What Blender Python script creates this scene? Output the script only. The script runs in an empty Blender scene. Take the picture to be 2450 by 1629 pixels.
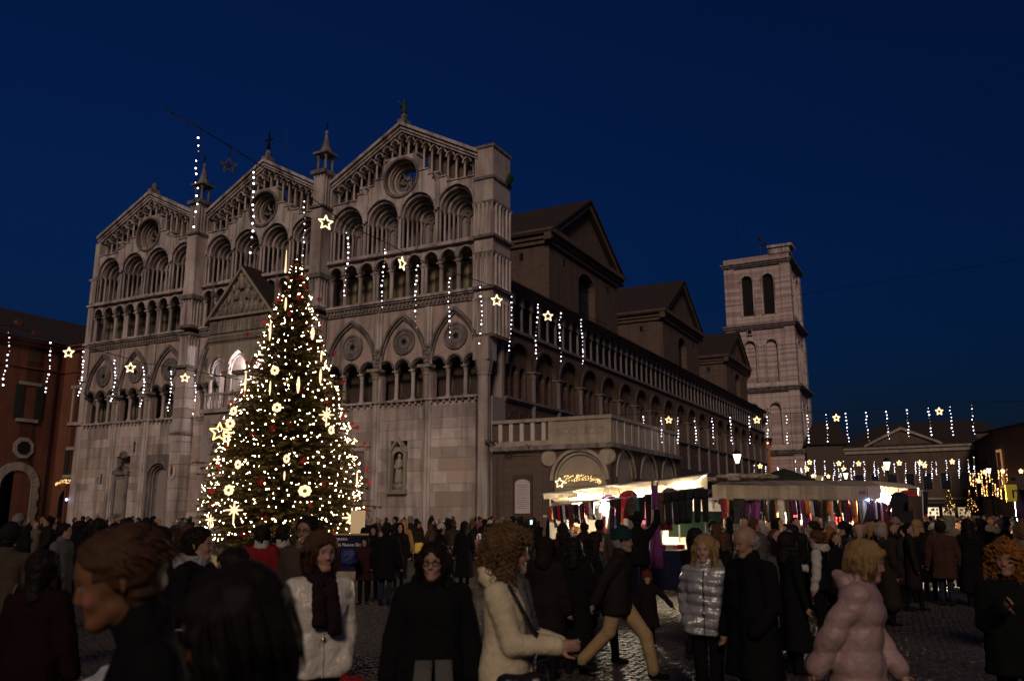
import bpy, math, random
import numpy as np
from mathutils import Vector, Matrix
random.seed(7); rnd = random.Random(7)
sc = bpy.context.scene; COL = sc.collection
PI = math.pi
# ------------------------------------------------------------------ camera
EYE = 1.92; DSC = 1.92/1.75; FPX = 2000.0; PITCH = math.atan(415.0/2000.0)
cam = bpy.data.cameras.new('camera'); camo = bpy.data.objects.new('camera', cam); COL.objects.link(camo)
camo.location = (0, 0, EYE); camo.rotation_euler = (PI/2+PITCH, 0, 0)
cam.lens = 36*FPX/2450.0; cam.sensor_width = 36; cam.clip_start = .05; cam.clip_end = 1500
cam.dof.use_dof = True; cam.dof.focus_distance = 24.0; cam.dof.aperture_fstop = 2.2
sc.camera = camo
# ------------------------------------------------------------------ dusk sky, afterglow, exposure
SUN_AZ = math.radians(-30); SUN_EL = 0.0     # afterglow comes from behind the camera, to its right
world = bpy.data.worlds.new('World'); sc.world = world; world.use_nodes = True
nt = world.node_tree; bg = nt.nodes['Background']
sky = nt.nodes.new('ShaderNodeTexSky'); sky.sky_type = 'NISHITA'; sky.sun_disc = False
sky.sun_elevation = math.radians(0.0); sky.sun_rotation = math.radians(150); sky.ozone_density = 6.0
nt.links.new(sky.outputs[0], bg.inputs[0]); bg.inputs[1].default_value = 0.112
sl = bpy.data.lights.new('sun', 'SUN'); sl.energy = 1.05; sl.angle = math.radians(14); sl.color = (1, .77, .62)
so = bpy.data.objects.new('sun', sl); COL.objects.link(so); so.location = (30, -30, 40)
so.rotation_euler = Vector((.10, .87, -.48)).to_track_quat('-Z', 'Y').to_euler()
vs = sc.view_settings; vs.view_transform = 'Standard'; vs.look = 'None'; vs.exposure = 0.0; vs.gamma = 1.0; vs.use_curve_mapping = False
sc.cycles.use_denoising = True; sc.cycles.sample_clamp_indirect = 2.0; sc.cycles.max_bounces = 5
sc.cycles.diffuse_bounces = 2; sc.cycles.glossy_bounces = 2; sc.cycles.transparent_max_bounces = 8
sc.cycles.caustics_reflective = False; sc.cycles.caustics_refractive = False
# ------------------------------------------------------------------ helpers
def px(x, y, d):                       # a direction in the view, d metres away over the ground -> a place
    a = (x-1225)/FPX; b = -(y-814.5)/FPX
    fw = math.cos(PITCH)-b*math.sin(PITCH); up = math.sin(PITCH)+b*math.cos(PITCH)
    t = d*DSC/math.hypot(a, fw); return Vector((a*t, fw*t, EYE+up*t))
def bear(x):                           # bearing of a column at eye level
    return (x-1225)/2042.6
def at(x, d, z=0.0):
    b = bear(x); n = math.hypot(b, 1); d *= DSC; return Vector((b*d/n, d/n, z))
def ln(o, parent=None):
    COL.objects.link(o)
    if parent is not None: o.parent = parent
    return o
def tag(o, label, cat, group=None, kind=None):
    if label: o['label'] = label
    if cat: o['category'] = cat
    if group: o['group'] = group
    if kind: o['kind'] = kind
    return o
def thing(name, label, cat, loc=(0, 0, 0), rz=0, group=None):
    o = bpy.data.objects.new(name, None); o.empty_display_size = .2; COL.objects.link(o)
    o.location = loc; o.rotation_euler = (0, 0, rz); return tag(o, label, cat, group)
def inst(src, parent, loc=None, rot=None, scale=None, name=None):
    o = src.copy(); COL.objects.link(o); o.parent = parent
    if name: o.name = name
    if loc is not None: o.location = loc
    if rot is not None: o.rotation_euler = rot
    if scale is not None: o.scale = scale
    return o
def newmesh(name, v, f, mats, mi=None, smooth=False):
    me = bpy.data.meshes.new(name); me.from_pydata(v, [], f)
    for m in (mats if isinstance(mats, (list, tuple)) else [mats]): me.materials.append(m)
    if mi is not None and len(mi) == len(me.polygons): me.polygons.foreach_set('material_index', mi)
    if smooth: me.polygons.foreach_set('use_smooth', [True]*len(me.polygons))
    me.update(); return me
class MB:
    def __init__(s, k=1.0): s.v = []; s.f = []; s.m = []; s.k = k
    def add(s, vs, fs, mi=0):
        n = len(s.v); s.v += [tuple(p) for p in vs]; s.f += [tuple(i+n for i in f) for f in fs]; s.m += [mi]*len(fs); return s
    def box(s, x0, x1, y0, y1, z0, z1, mi=0):
        v = [(x0,y0,z0),(x1,y0,z0),(x1,y1,z0),(x0,y1,z0),(x0,y0,z1),(x1,y0,z1),(x1,y1,z1),(x0,y1,z1)]
        return s.add(v, [(0,3,2,1),(4,5,6,7),(0,1,5,4),(1,2,6,5),(2,3,7,6),(3,0,4,7)], mi)
    def prism(s, pts, y0, y1, mi=0):   # polygon in x,z (anticlockwise seen from -y) swept along y
        n = len(pts); v = [(a, y0, b) for a, b in pts]+[(a, y1, b) for a, b in pts]
        f = [tuple(range(n)), tuple(range(2*n-1, n-1, -1))]+[((i+1) % n, i, n+i, n+(i+1) % n) for i in range(n)]
        return s.add(v, f, mi)
    def extr(s, pts, z0, z1, mi=0):    # polygon in x,y swept up
        n = len(pts); v = [(a, b, z0) for a, b in pts]+[(a, b, z1) for a, b in pts]
        f = [tuple(range(n-1, -1, -1)), tuple(range(n, 2*n))]+[(i, (i+1) % n, n+(i+1) % n, n+i) for i in range(n)]
        return s.add(v, f, mi)
    def lathe(s, prof, n=8, c=(0, 0), mi=0, axis='z', o=0.0, ph=0.0):   # profile [(r, h)]
        v = []
        for r, h in prof:
            for i in range(n):
                a = 2*PI*i/n+ph; p, q = r*math.cos(a), r*math.sin(a)
                v.append((c[0]+p, c[1]+q, h) if axis == 'z' else (c[0]+p, o+h, c[1]+q))
        f = []
        for j in range(len(prof)-1):
            for i in range(n):
                q = (j*n+i, j*n+(i+1) % n, (j+1)*n+(i+1) % n, (j+1)*n+i); f.append(q if axis == 'z' else q[::-1])
        e = (len(prof)-1)*n
        if axis == 'z': f += [tuple(range(n-1, -1, -1)), tuple(range(e, e+n))]
        else: f += [tuple(range(n)), tuple(range(e+n-1, e-1, -1))]
        return s.add(v, f, mi)
    def cone(s, p0, p1, r0, r1, n=6, mi=0):
        p0 = Vector(p0); p1 = Vector(p1); d = (p1-p0)
        if d.length < 1e-6: return s
        q = d.to_track_quat('Z', 'Y'); v = []
        for p, r in ((p0, r0), (p1, r1)):
            for i in range(n):
                a = 2*PI*i/n; v.append(p+q @ Vector((r*math.cos(a), r*math.sin(a), 0)))
        return s.add(v, [(i, (i+1) % n, n+(i+1) % n, n+i) for i in range(n)]+[tuple(range(n-1, -1, -1)), tuple(range(n, 2*n))], mi)
    def tube(s, pts, r, n=5, mi=0, r1=None):
        P = [Vector(p) for p in pts]; m = len(P); v = []
        for j, p in enumerate(P):
            d = (P[min(j+1, m-1)]-P[max(j-1, 0)]); q = d.to_track_quat('Z', 'Y') if d.length > 1e-7 else Matrix.Identity(3).to_quaternion()
            rr = r if r1 is None else r+(r1-r)*j/max(1, m-1)
            for i in range(n):
                a = 2*PI*i/n; v.append(p+q @ Vector((rr*math.cos(a), rr*math.sin(a), 0)))
        f = [(j*n+i, j*n+(i+1) % n, (j+1)*n+(i+1) % n, (j+1)*n+i) for j in range(m-1) for i in range(n)]
        return s.add(v, f+[tuple(range(n-1, -1, -1)), tuple(range((m-1)*n, m*n))], mi)
    def ell(s, c, r, n=8, m=5, mi=0, rot=None):
        v = []; 
        for j in range(m+1):
            t = PI*j/m-PI/2
            for i in range(n):
                a = 2*PI*i/n; p = Vector((r[0]*math.cos(t)*math.cos(a), r[1]*math.cos(t)*math.sin(a), r[2]*math.sin(t)))
                if rot is not None: p = rot @ p
                v.append(Vector(c)+p)
        return s.add(v, [(j*n+i, j*n+(i+1) % n, (j+1)*n+(i+1) % n, (j+1)*n+i) for j in range(m) for i in range(n)], mi)
    def wall(s, u0, u1, z0, z1, ops, y0, y1, mi=0, mj=None, n=8):
        # slab with arched openings: ops = [(centre, half width, base, spring, rise)], round-headed by default
        mj = mi if mj is None else mj
        cuts = []
        for (c, hw, zb, zs, rise) in sorted(ops):
            if rise <= 0: us = [c-hw, c+hw]; ts = [zs, zs]
            else:
                us = []; ts = []
                for i in range(n+1):
                    if rise <= hw*1.02:
                        a = PI-PI*i/n; us.append(c+hw*math.cos(a)); ts.append(zs+rise*math.sin(a))
                    else:
                        R = (hw*hw+rise*rise)/(2*hw); h = n//2; am = math.asin(min(1, rise/R))
                        if i <= h: a = am*i/h; us.append(c-hw+R-R*math.cos(a)); ts.append(zs+R*math.sin(a))
                        else: a = am*(n-i)/(n-h); us.append(c+hw-R+R*math.cos(a)); ts.append(zs+R*math.sin(a))
            cuts.append((us, ts, zb))
        def q(a, b, za, zb2, zc, zd):   # front and back quads
            s.add([(a,y0,za),(b,y0,zb2),(b,y0,zd),(a,y0,zc)], [(0,1,2,3)], mi); s.add([(a,y1,za),(b,y1,zb2),(b,y1,zd),(a,y1,zc)], [(3,2,1,0)], mj)
        x = u0
        for us, ts, zb in cuts:
            if us[0] > x+1e-4: q(x, us[0], z0, z0, z1, z1)
            for i in range(len(us)-1):
                a, b = us[i], us[i+1]
                if b-a > 1e-6: q(a, b, ts[i], ts[i+1], z1, z1)
                s.add([(a,y0,ts[i]),(b,y0,ts[i+1]),(b,y1,ts[i+1]),(a,y1,ts[i])], [(0,3,2,1)], mj)
            if zb > z0+1e-4: q(us[0], us[-1], z0, z0, zb, zb)
            s.add([(us[0],y0,zb),(us[-1],y0,zb),(us[-1],y1,zb),(us[0],y1,zb)], [(0,1,2,3)], mj)
            s.add([(us[0],y0,zb),(us[0],y1,zb),(us[0],y1,ts[0]),(us[0],y0,ts[0])], [(0,1,2,3)], mj)
            s.add([(us[-1],y0,zb),(us[-1],y1,zb),(us[-1],y1,ts[-1]),(us[-1],y0,ts[-1])], [(3,2,1,0)], mj)
            x = us[-1]
        if x < u1-1e-4: q(x, u1, z0, z0, z1, z1)
        s.add([(u0,y0,z1),(u1,y0,z1),(u1,y1,z1),(u0,y1,z1)], [(0,1,2,3)], mi); s.add([(u0,y0,z0),(u1,y0,z0),(u1,y1,z0),(u0,y1,z0)], [(3,2,1,0)], mi)
        s.add([(u0,y0,z0),(u0,y1,z0),(u0,y1,z1),(u0,y0,z1)], [(0,1,2,3)], mi); s.add([(u1,y0,z0),(u1,y1,z0),(u1,y1,z1),(u1,y0,z1)], [(3,2,1,0)], mi)
        return s
    def ring(s, c, zs, hw, rise, w, y0, y1, mi=0, n=10):  # archivolt round an opening of half width hw
        def pts(hw, rise):
            o = []
            for i in range(n+1):
                if rise <= hw*1.05: a = PI-PI*i/n; o.append((c+hw*math.cos(a), zs+rise*math.sin(a)))
                else:
                    R = (hw*hw+rise*rise)/(2*hw); h = n//2; am = math.asin(min(1, rise/R))
                    if i <= h: a = am*i/h; o.append((c-hw+R-R*math.cos(a), zs+R*math.sin(a)))
                    else: a = am*(n-i)/(n-h); o.append((c+hw-R+R*math.cos(a), zs+R*math.sin(a)))
            return o
        A = pts(hw, rise); B = pts(hw+w, rise+w*(1 if rise <= hw*1.05 else rise/hw*.8)); m = n+1
        v = [(a, y0, b) for a, b in A]+[(a, y0, b) for a, b in B]+[(a, y1, b) for a, b in A]+[(a, y1, b) for a, b in B]
        f = []
        for i in range(n):
            f += [(i, i+1, m+i+1, m+i), (2*m+i, 3*m+i, 3*m+i+1, 2*m+i+1), (m+i, m+i+1, 3*m+i+1, 3*m+i), (i+1, i, 2*m+i, 2*m+i+1)]
        f += [(0, m, 3*m, 2*m), (m-1, 3*m-1, 4*m-1, 2*m-1)]
        return s.add(v, f, mi)
    def hoop(s, c, z, r0, r1, y0, y1, n=20, mi=0, sx=1.0):      # flat ring in the wall plane
        v = []
        for y in (y0, y1):
            for r in (r0, r1):
                for i in range(n): a = 2*PI*i/n; v.append((c+sx*r*math.cos(a), y, z+r*math.sin(a)))
        f = []
        for i in range(n):
            j = (i+1) % n; f += [(i, n+i, n+j, j)[::-1], (n+i, 3*n+i, 3*n+j, n+j)[::-1], (i, j, 2*n+j, 2*n+i)[::-1], (2*n+i, 2*n+j, 3*n+j, 3*n+i)[::-1]]
        return s.add(v, f, mi)
    def mesh(s, name, mats, smooth=False):
        v = s.v if s.k == 1.0 else [(a*s.k, b*s.k, c*s.k) for a, b, c in s.v]
        return newmesh(name, v, s.f, mats, s.m, smooth)
    def obj(s, name, mats, parent=None, smooth=False, kind=None):
        o = bpy.data.objects.new(name, s.mesh(name, mats, smooth)); ln(o, parent)
        if kind: o['kind'] = kind
        return o
# ------------------------------------------------------------------ materials
def mat(name, col, rough=.8, col2=None, scale=1.0, stretch=(1, 1, 1), bump=0.0, bscale=None, metal=0.0, objvar=0.0, emit=None, estr=0.0, lo=.35, hi=.65, spec=.3, stain=0.0, sheen=0.0, trans=0.0, attr=None, local=False):
    m = bpy.data.materials.new(name); m.use_nodes = True; t = m.node_tree; N = t.nodes; L = t.links; b = N['Principled BSDF']
    b.inputs['Base Color'].default_value = (*col, 1); b.inputs['Roughness'].default_value = rough; b.inputs['Metallic'].default_value = metal
    b.inputs['Specular IOR Level'].default_value = spec
    if sheen: b.inputs['Sheen Weight'].default_value = sheen
    if emit: b.inputs['Emission Color'].default_value = (*emit, 1); b.inputs['Emission Strength'].default_value = estr
    src = None
    if local: src = N.new('ShaderNodeTexCoord').outputs['Object']
    else: src = N.new('ShaderNodeNewGeometry').outputs['Position']
    out = None
    if attr:
        a = N.new('ShaderNodeAttribute'); a.attribute_name = attr; out = a.outputs['Color']
    if col2:
        mp = N.new('ShaderNodeMapping'); mp.inputs['Scale'].default_value = stretch; L.new(src, mp.inputs[0])
        nz = N.new('ShaderNodeTexNoise'); nz.inputs['Scale'].default_value = scale; nz.inputs['Detail'].default_value = 5; nz.inputs['Roughness'].default_value = .6
        L.new(mp.outputs[0], nz.inputs['Vector'])
        r = N.new('ShaderNodeMapRange'); r.inputs[1].default_value = lo; r.inputs[2].default_value = hi; L.new(nz.outputs[0], r.inputs[0])
        mx = N.new('ShaderNodeMix'); mx.data_type = 'RGBA'; mx.inputs[6].default_value = (*col, 1); mx.inputs[7].default_value = (*col2, 1)
        L.new(r.outputs[0], mx.inputs[0]); out = mx.outputs[2]
    if stain:                           # grime streaks running down the stone
        mp = N.new('ShaderNodeMapping'); mp.inputs['Scale'].default_value = (1.6, 1.6, .13); L.new(src, mp.inputs[0])
        nz = N.new('ShaderNodeTexNoise'); nz.inputs['Scale'].default_value = 1.0; nz.inputs['Detail'].default_value = 6; L.new(mp.outputs[0], nz.inputs['Vector'])
        r = N.new('ShaderNodeMapRange'); r.inputs[1].default_value = .46; r.inputs[2].default_value = .72; r.inputs[3].default_value = 1; r.inputs[4].default_value = 1-stain; L.new(nz.outputs[0], r.inputs[0])
        mx = N.new('ShaderNodeMix'); mx.data_type = 'RGBA'; mx.blend_type = 'MULTIPLY'; mx.inputs[0].default_value = 1
        if out is not None: L.new(out, mx.inputs[6])
        else: mx.inputs[6].default_value = (*col, 1)
        L.new(r.outputs[0], mx.inputs[7]); out = mx.outputs[2]
    if objvar:
        oi = N.new('ShaderNodeObjectInfo'); r = N.new('ShaderNodeMapRange'); r.inputs[3].default_value = 1-objvar; r.inputs[4].default_value = 1+objvar; L.new(oi.outputs['Random'], r.inputs[0])
        mx = N.new('ShaderNodeMix'); mx.data_type = 'RGBA'; mx.blend_type = 'MULTIPLY'; mx.inputs[0].default_value = 1
        if out is not None: L.new(out, mx.inputs[6])
        else: mx.inputs[6].default_value = (*col, 1)
        L.new(r.outputs[0], mx.inputs[7]); out = mx.outputs[2]
    if out is not None: L.new(out, b.inputs['Base Color'])
    if bump:
        nz = N.new('ShaderNodeTexNoise'); nz.inputs['Scale'].default_value = bscale or scale*4; nz.inputs['Detail'].default_value = 4; L.new(src, nz.inputs['Vector'])
        bp = N.new('ShaderNodeBump'); bp.inputs['Strength'].default_value = bump; bp.inputs['Distance'].default_value = .05; L.new(nz.outputs[0], bp.inputs['Height']); L.new(bp.outputs[0], b.inputs['Normal'])
    if trans:
        tr = N.new('ShaderNodeBsdfTranslucent'); 
        if out is not None: L.new(out, tr.inputs[0])
        else: tr.inputs[0].default_value = (*col, 1)
        ms = N.new('ShaderNodeMixShader'); ms.inputs[0].default_value = trans; o = N['Material Output']
        L.new(b.outputs[0], ms.inputs[1]); L.new(tr.outputs[0], ms.inputs[2]); L.new(ms.outputs[0], o.inputs[0])
    return m
def glow(name, col, s, sample='AUTO'):
    m = bpy.data.materials.new(name); m.use_nodes = True; t = m.node_tree; t.nodes.clear()
    e = t.nodes.new('ShaderNodeEmission'); e.inputs[0].default_value = (*col, 1); e.inputs[1].default_value = s
    o = t.nodes.new('ShaderNodeOutputMaterial'); t.links.new(e.outputs[0], o.inputs[0]); m.cycles.emission_sampling = sample; return m
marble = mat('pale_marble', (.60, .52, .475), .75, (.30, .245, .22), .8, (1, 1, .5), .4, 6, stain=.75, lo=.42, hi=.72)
marble_v = mat('marble_blocks', (.60, .52, .47), .75, (.45, .34, .29), .7, (1, 1, 1), .3, 6, objvar=.22, stain=.6, lo=.4, hi=.7)
pinkstone = mat('pink_marble', (.48, .36, .29), .75, (.44, .37, .32), .9, (1, 1, 1), .3, 6, objvar=.2, stain=.35)
pinkwall = mat('pink_wall_stone', (.56, .41, .35), .8, (.43, .35, .30), .9, (1, 1, 2), .3, 5, stain=.6)
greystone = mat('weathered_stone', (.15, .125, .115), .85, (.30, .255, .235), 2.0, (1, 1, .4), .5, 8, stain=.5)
carved = mat('carved_stone', (.17, .14, .12), .85, (.36, .31, .26), 5.0, (1, 1, 1), .8, 14, stain=.4)
joint = mat('mortar', (.34, .28, .25), .9)
flankstone = mat('flank_stone', (.17, .15, .15), .85, (.26, .22, .20), 1.5, (1, 1, .4), .3, 8, stain=.4)
plaster = mat('ochre_plaster', (.30, .26, .15), .9, (.22, .19, .12), 1.0, (1, 1, 1))
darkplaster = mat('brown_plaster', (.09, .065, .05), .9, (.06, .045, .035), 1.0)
brick = mat('brick', (.095, .062, .048), .9, (.13, .085, .066), 1.3, (1, 1, 3), .3, 9, stain=.35)
brick2 = mat('pale_brick', (.145, .10, .078), .9, (.11, .076, .058), .9, (1, 1, 4), .3, 9, stain=.3)
rooftile = mat('roof_tile', (.028, .020, .018), .95, (.045, .03, .025), 3.0, bump=.5, bscale=9)
darkglass = mat('dark_glass', (.012, .014, .02), .25, spec=.5)
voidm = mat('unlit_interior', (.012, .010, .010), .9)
iron = mat('black_iron', (.02, .02, .022), .45, metal=.6)
stucco = mat('orange_stucco', (.20, .075, .042), .9, (.15, .055, .032), .7, (1, 1, .5), .2, 8, stain=.3)
shutter = mat('green_shutter', (.03, .035, .028), .7)
cream = mat('cream_stone', (.42, .36, .28), .85, (.33, .28, .22), 2.0, (1, 1, .6), .2, 8, stain=.3)
# ------------------------------------------------------------------ cathedral (its own axes: x right along the facade, y back, z up)
K = 58.3/55.0*DSC
P0 = Vector((-1.5871, 54.9771, 0))*K; RZ = math.radians(-28)
SD = Vector((math.sin(-RZ), math.cos(-RZ), 0)); ED = Vector((math.cos(-RZ), -math.sin(-RZ), 0))
def loc(u, o, z=0.0): return P0+(-ED*u-SD*o)*K+Vector((0, 0, z*K))       # u metres left of the corner, o in front of the facade
cath = thing('cathedral', 'large pale marble cathedral with three gabled facade and long brick side', 'cathedral', P0, RZ)
def B(): return MB(K)
GAB = [(1.1, 14.0, 30.45, 'r'), (15.1, 27.5, 30.35, 'm'), (28.7, 41.5, 30.1, 'l')]
BR = [0.45, 4.75, 9.08, 13.95]; BL = [28.75, 33.05, 37.15, 41.55]
gabback = mat('gable_back_brick', (.17, .13, .09), .9, (.11, .08, .06), 1.0)
colmesh = {}
def column(par, u, y, z0, z1, r, name='column', cap=.42, base=.22, m=None):
    h = round(z1-z0, 2); key = (h, r, cap, m.name if m else '')
    if key not in colmesh:
        b = B(); b.box(-r*1.5, r*1.5, -r*1.5, r*1.5, 0, base*.4); b.lathe([(r*1.4, base*.4), (r*1.35, base*.7), (r, base), (r*.93, h-cap), (r*1.1, h-cap+.03), (r*1.0, h-cap+.07), (r*1.35, h-cap*.45), (r*1.75, h-cap*.2)], 8, ph=PI/8)
        b.box(-r*1.8, r*1.8, -r*1.8, r*1.8, h-cap*.2, h); colmesh[key] = b.mesh(name, m or marble)
    o = bpy.data.objects.new(name, colmesh[key]); ln(o, cath if par is None else par); o.location = (-u*K, y*K, z0*K); return o
# -- core body behind the facade screen
b = B(); b.box(-42, 0, .6, 2.4, 0, 9.4)
for (u0, u1) in ((0, 13.98), (15.12, 27.48), (28.72, 42)):
    pass
b.box(-42, 0, 1.9, 2.45, 9.4, 24.9)
b.obj('facade_core', joint, cath)
# -- lower wall: courses of marble blocks, each a piece
def blocks(u0, u1, z0, z1, holes, rows, seed):
    r = random.Random(seed); z = z0
    while z < z1-.1:
        h = min(r.choice([.55, .72, .85, .98]), z1-z); 
        if z1-z-h < .3: h = z1-z
        u = u0
        while u < u1-.05:
            w = r.uniform(1.3, 3.4); w = min(w, u1-u)
            if u1-u-w < .6: w = u1-u
            sp = [(u, u+w)]
            for (a, c, za, zb) in holes:
                if z+h*.5 > za and z+h*.5 < zb:
                    sp = [q for (p, e) in sp for q in ((p, min(e, a)), (max(p, c), e)) if q[1]-q[0] > .08]
            for (p, e) in sp:
                pr = r.uniform(0, .035); g = .007
                mb = B(); mb.box(-e+g, -p-g, -.04-pr, .62, z+g, z+h-g)
                mb.obj('stone_block', pinkstone if r.random() < .25 else marble_v, cath)
            u += w
        z += h
DR = 11.4; DL = 31.3
blocks(0.9, 13.98, 0, 9.3, [(DR-1.35, DR+1.35, 0, 6.1), (6.35, 7.75, 3.2, 6.6), (8.75, 9.4, 0, 9.3), (4.42, 5.08, 0, 9.3)], 14, 3)
blocks(15.12, 27.48, 0, 9.3, [(17.6, 25.0, 0, 9.3)], 14, 4)
blocks(28.72, 41.6, 0, 9.3, [(DL-1.35, DL+1.35, 0, 6.1), (32.75, 33.4, 0, 9.3), (36.85, 37.5, 0, 9.3), (34.7, 36.4, 1.4, 6.0)], 14, 5)
# side doors: stepped round-headed portals
for c in (DR, DL):
    d = B(); 
    for i in range(4):
        hw = 1.35-i*.17; y = -.05+i*.2
        d.ring(-c, 4.6, hw-.17, hw-.17, .17, y, .75); 
        for s_ in (-1, 1): d.box(-c+s_*(hw-.085)-.085, -c+s_*(hw-.085)+.085, y, .75, 0, 4.6)
    d.wall(-c-1.36, -c+1.36, 0, 6.75, [(-c, 1.3, 0, 4.6, 1.3)], -.03, .3, 0, 0, 12); d.box(-c-1.0, -c+1.0, .62, .8, 3.7, 4.62); o = d.obj('side_portal', greystone, cath)
    d = B(); d.wall(-c-.86, -c+.86, 3.72, 5.6, [(-c, .6, 4.0, 4.4, .6)], .66, .8); d.box(-c-.6, -c+.6, .72, .78, 3.9, 5.1, 1); d.obj('tympanum', [cream, greystone], o)
    d = B(); d.box(-c-.84, -c+.84, .7, .8, 0, 3.7); d.box(-c-.03, -c+.03, .66, .8, 0, 3.7); d.obj('door', mat('dark_door', (.015, .012, .01), .7), o)
# niche with its statue and gabled frame, right bay
d = B(); N = 7.05
d.prism([(-N-.78, 5.85), (-N, 6.95), (-N+.78, 5.85), (-N+.55, 5.85), (-N, 6.6), (-N-.55, 5.85)][::-1], -.3, .1)
for s_ in (-1, 1): d.box(-N+s_*.62-.1, -N+s_*.62+.1, -.25, .1, 3.3, 5.9)
d.box(-N-.8, -N+.8, -.35, .3, 3.0, 3.3); d.wall(-N-.72, -N+.72, 3.3, 6.2, [(-N, .5, 3.3, 5.4, .5)], -.1, .1); niche = d.obj('niche', cream, cath)
d = B(); d.box(-N-.7, -N+.7, .45, .6, 3.2, 6.5); d.obj('niche_back', greystone, niche)
d = B(); d.box(-N-.35, -N+.35, -.2, .35, 3.3, 3.7); d.lathe([(.36, 3.7), (.34, 4.0), (.24, 4.7), (.27, 5.1), (.2, 5.32), (.08, 5.4), (.07, 5.44), (.12, 5.5), (.13, 5.62), (.06, 5.74)], 9, (-N, .05))
for s_ in (-1, 1): d.tube([(-N+s_*.2, .0, 5.25), (-N+s_*.33, -.02, 4.9), (-N+s_*.12, -.25, 4.75)], .08, 5)
d.obj('niche_statue', cream, niche, True)
# wall monument with broken pediment and bust, left bay
d = B(); A = 35.55
d.box(-A-.85, -A+.85, -.15, .3, 1.4, 4.9); d.box(-A-1.0, -A+1.0, -.35, .3, 4.9, 5.15); d.box(-A-.95, -A+.95, -.28, .3, 1.2, 1.42)
for s_ in (-1, 1):
    d.box(-A+s_*.72-.13, -A+s_*.72+.13, -.27, 0, 1.42, 4.9); d.prism([(-A+s_*1.05, 5.15), (-A+s_*.3, 5.6), (-A+s_*.3, 5.15)][::s_], -.32, .2)
mon = d.obj('wall_monument', greystone, cath)
d = B(); d.box(-A-.5, -A+.5, -.19, 0, 1.7, 4.5); d.obj('inscription_panel', cream, mon)
d = B(); d.ell((-A, -.12, 5.55), (.26, .2, .22)); d.ell((-A, -.12, 5.92), (.14, .15, .18)); d.obj('bust', mat('dark_bronze', (.04, .035, .03), .5, metal=.5), mon, True)
d = B(); d.box(-A-.45, -A+.45, -.18, .1, 6.3, 6.75); d.ell((-A, -.15, 6.75), (.4, .12, .2)); d.obj('scroll_crest', greystone, mon, True)
# oval coat of arms on the left pier: white shield, red centre
d = B(); d.lathe([(.02, -.05), (.36, -.03), (.38, 0)], 14, (0, 0), axis='y'); cr = d.obj('coat_of_arms', mat('white_enamel', (.6, .58, .55), .6), cath)
cr.location = (-28.15*K, -1.2*K, 4.9*K); cr.scale = (1, 1, 1.45)
d = B(); d.prism([(-.14, -.05), (-.11, .22), (0, .28), (.11, .22), (.14, -.05), (0, -.26)][::-1], -.075, -.05, 0); d.obj('shield', mat('red_enamel', (.25, .03, .02), .6), cr)
d = B(); d.tube([(-.1, -.08, .24), (0, -.08, .44), (.1, -.08, .24)], .03, 5); d.obj('mitre', mat('gold_paint', (.35, .22, .06), .5), cr)
# slit windows
for (u, z) in ((34.3, 7.2), (38.2, 4.6)):
    d = B(); d.box(-u-.06, -u+.06, -.1, 0, z-.45, z+.45); d.obj('slit_window', voidm, cath)
# -- clustered shafts between bays of the lower zone
for u in (4.75, 9.08, 33.05, 37.15):
    d = B(); 
    for k_, (du, r) in enumerate(((-.2, .11), (.02, .14), (.24, .11))): d.lathe([(r*1.2, 0), (r*1.2, .5), (r, .6), (r, 15.9)], 8, (-u+du, -.12-(.1 if k_ == 1 else 0)))
    d.box(-u-.33, -u+.33, -.05, .3, 0, 9.35); d.obj('clustered_shaft', marble, cath, False)
    d = B(); d.lathe([(.28, 9.3), (.25, 9.4), (.25, 11.0), (.32, 11.1), (.30, 11.2), (.5, 11.55)], 8, (-u, -.22)); d.box(-u-.52, -u+.52, -.7, .1, 11.55, 11.75); d.obj('shaft_capital', cream, cath)
    d = B()
    for k_ in range(5): d.ell((-u+.05*(-1)**k_, -.35, 11.95+.28*k_), (.27-.02*k_, .25, .2), 7, 4)
    d.obj('carved_bracket', carved, cath)
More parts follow.
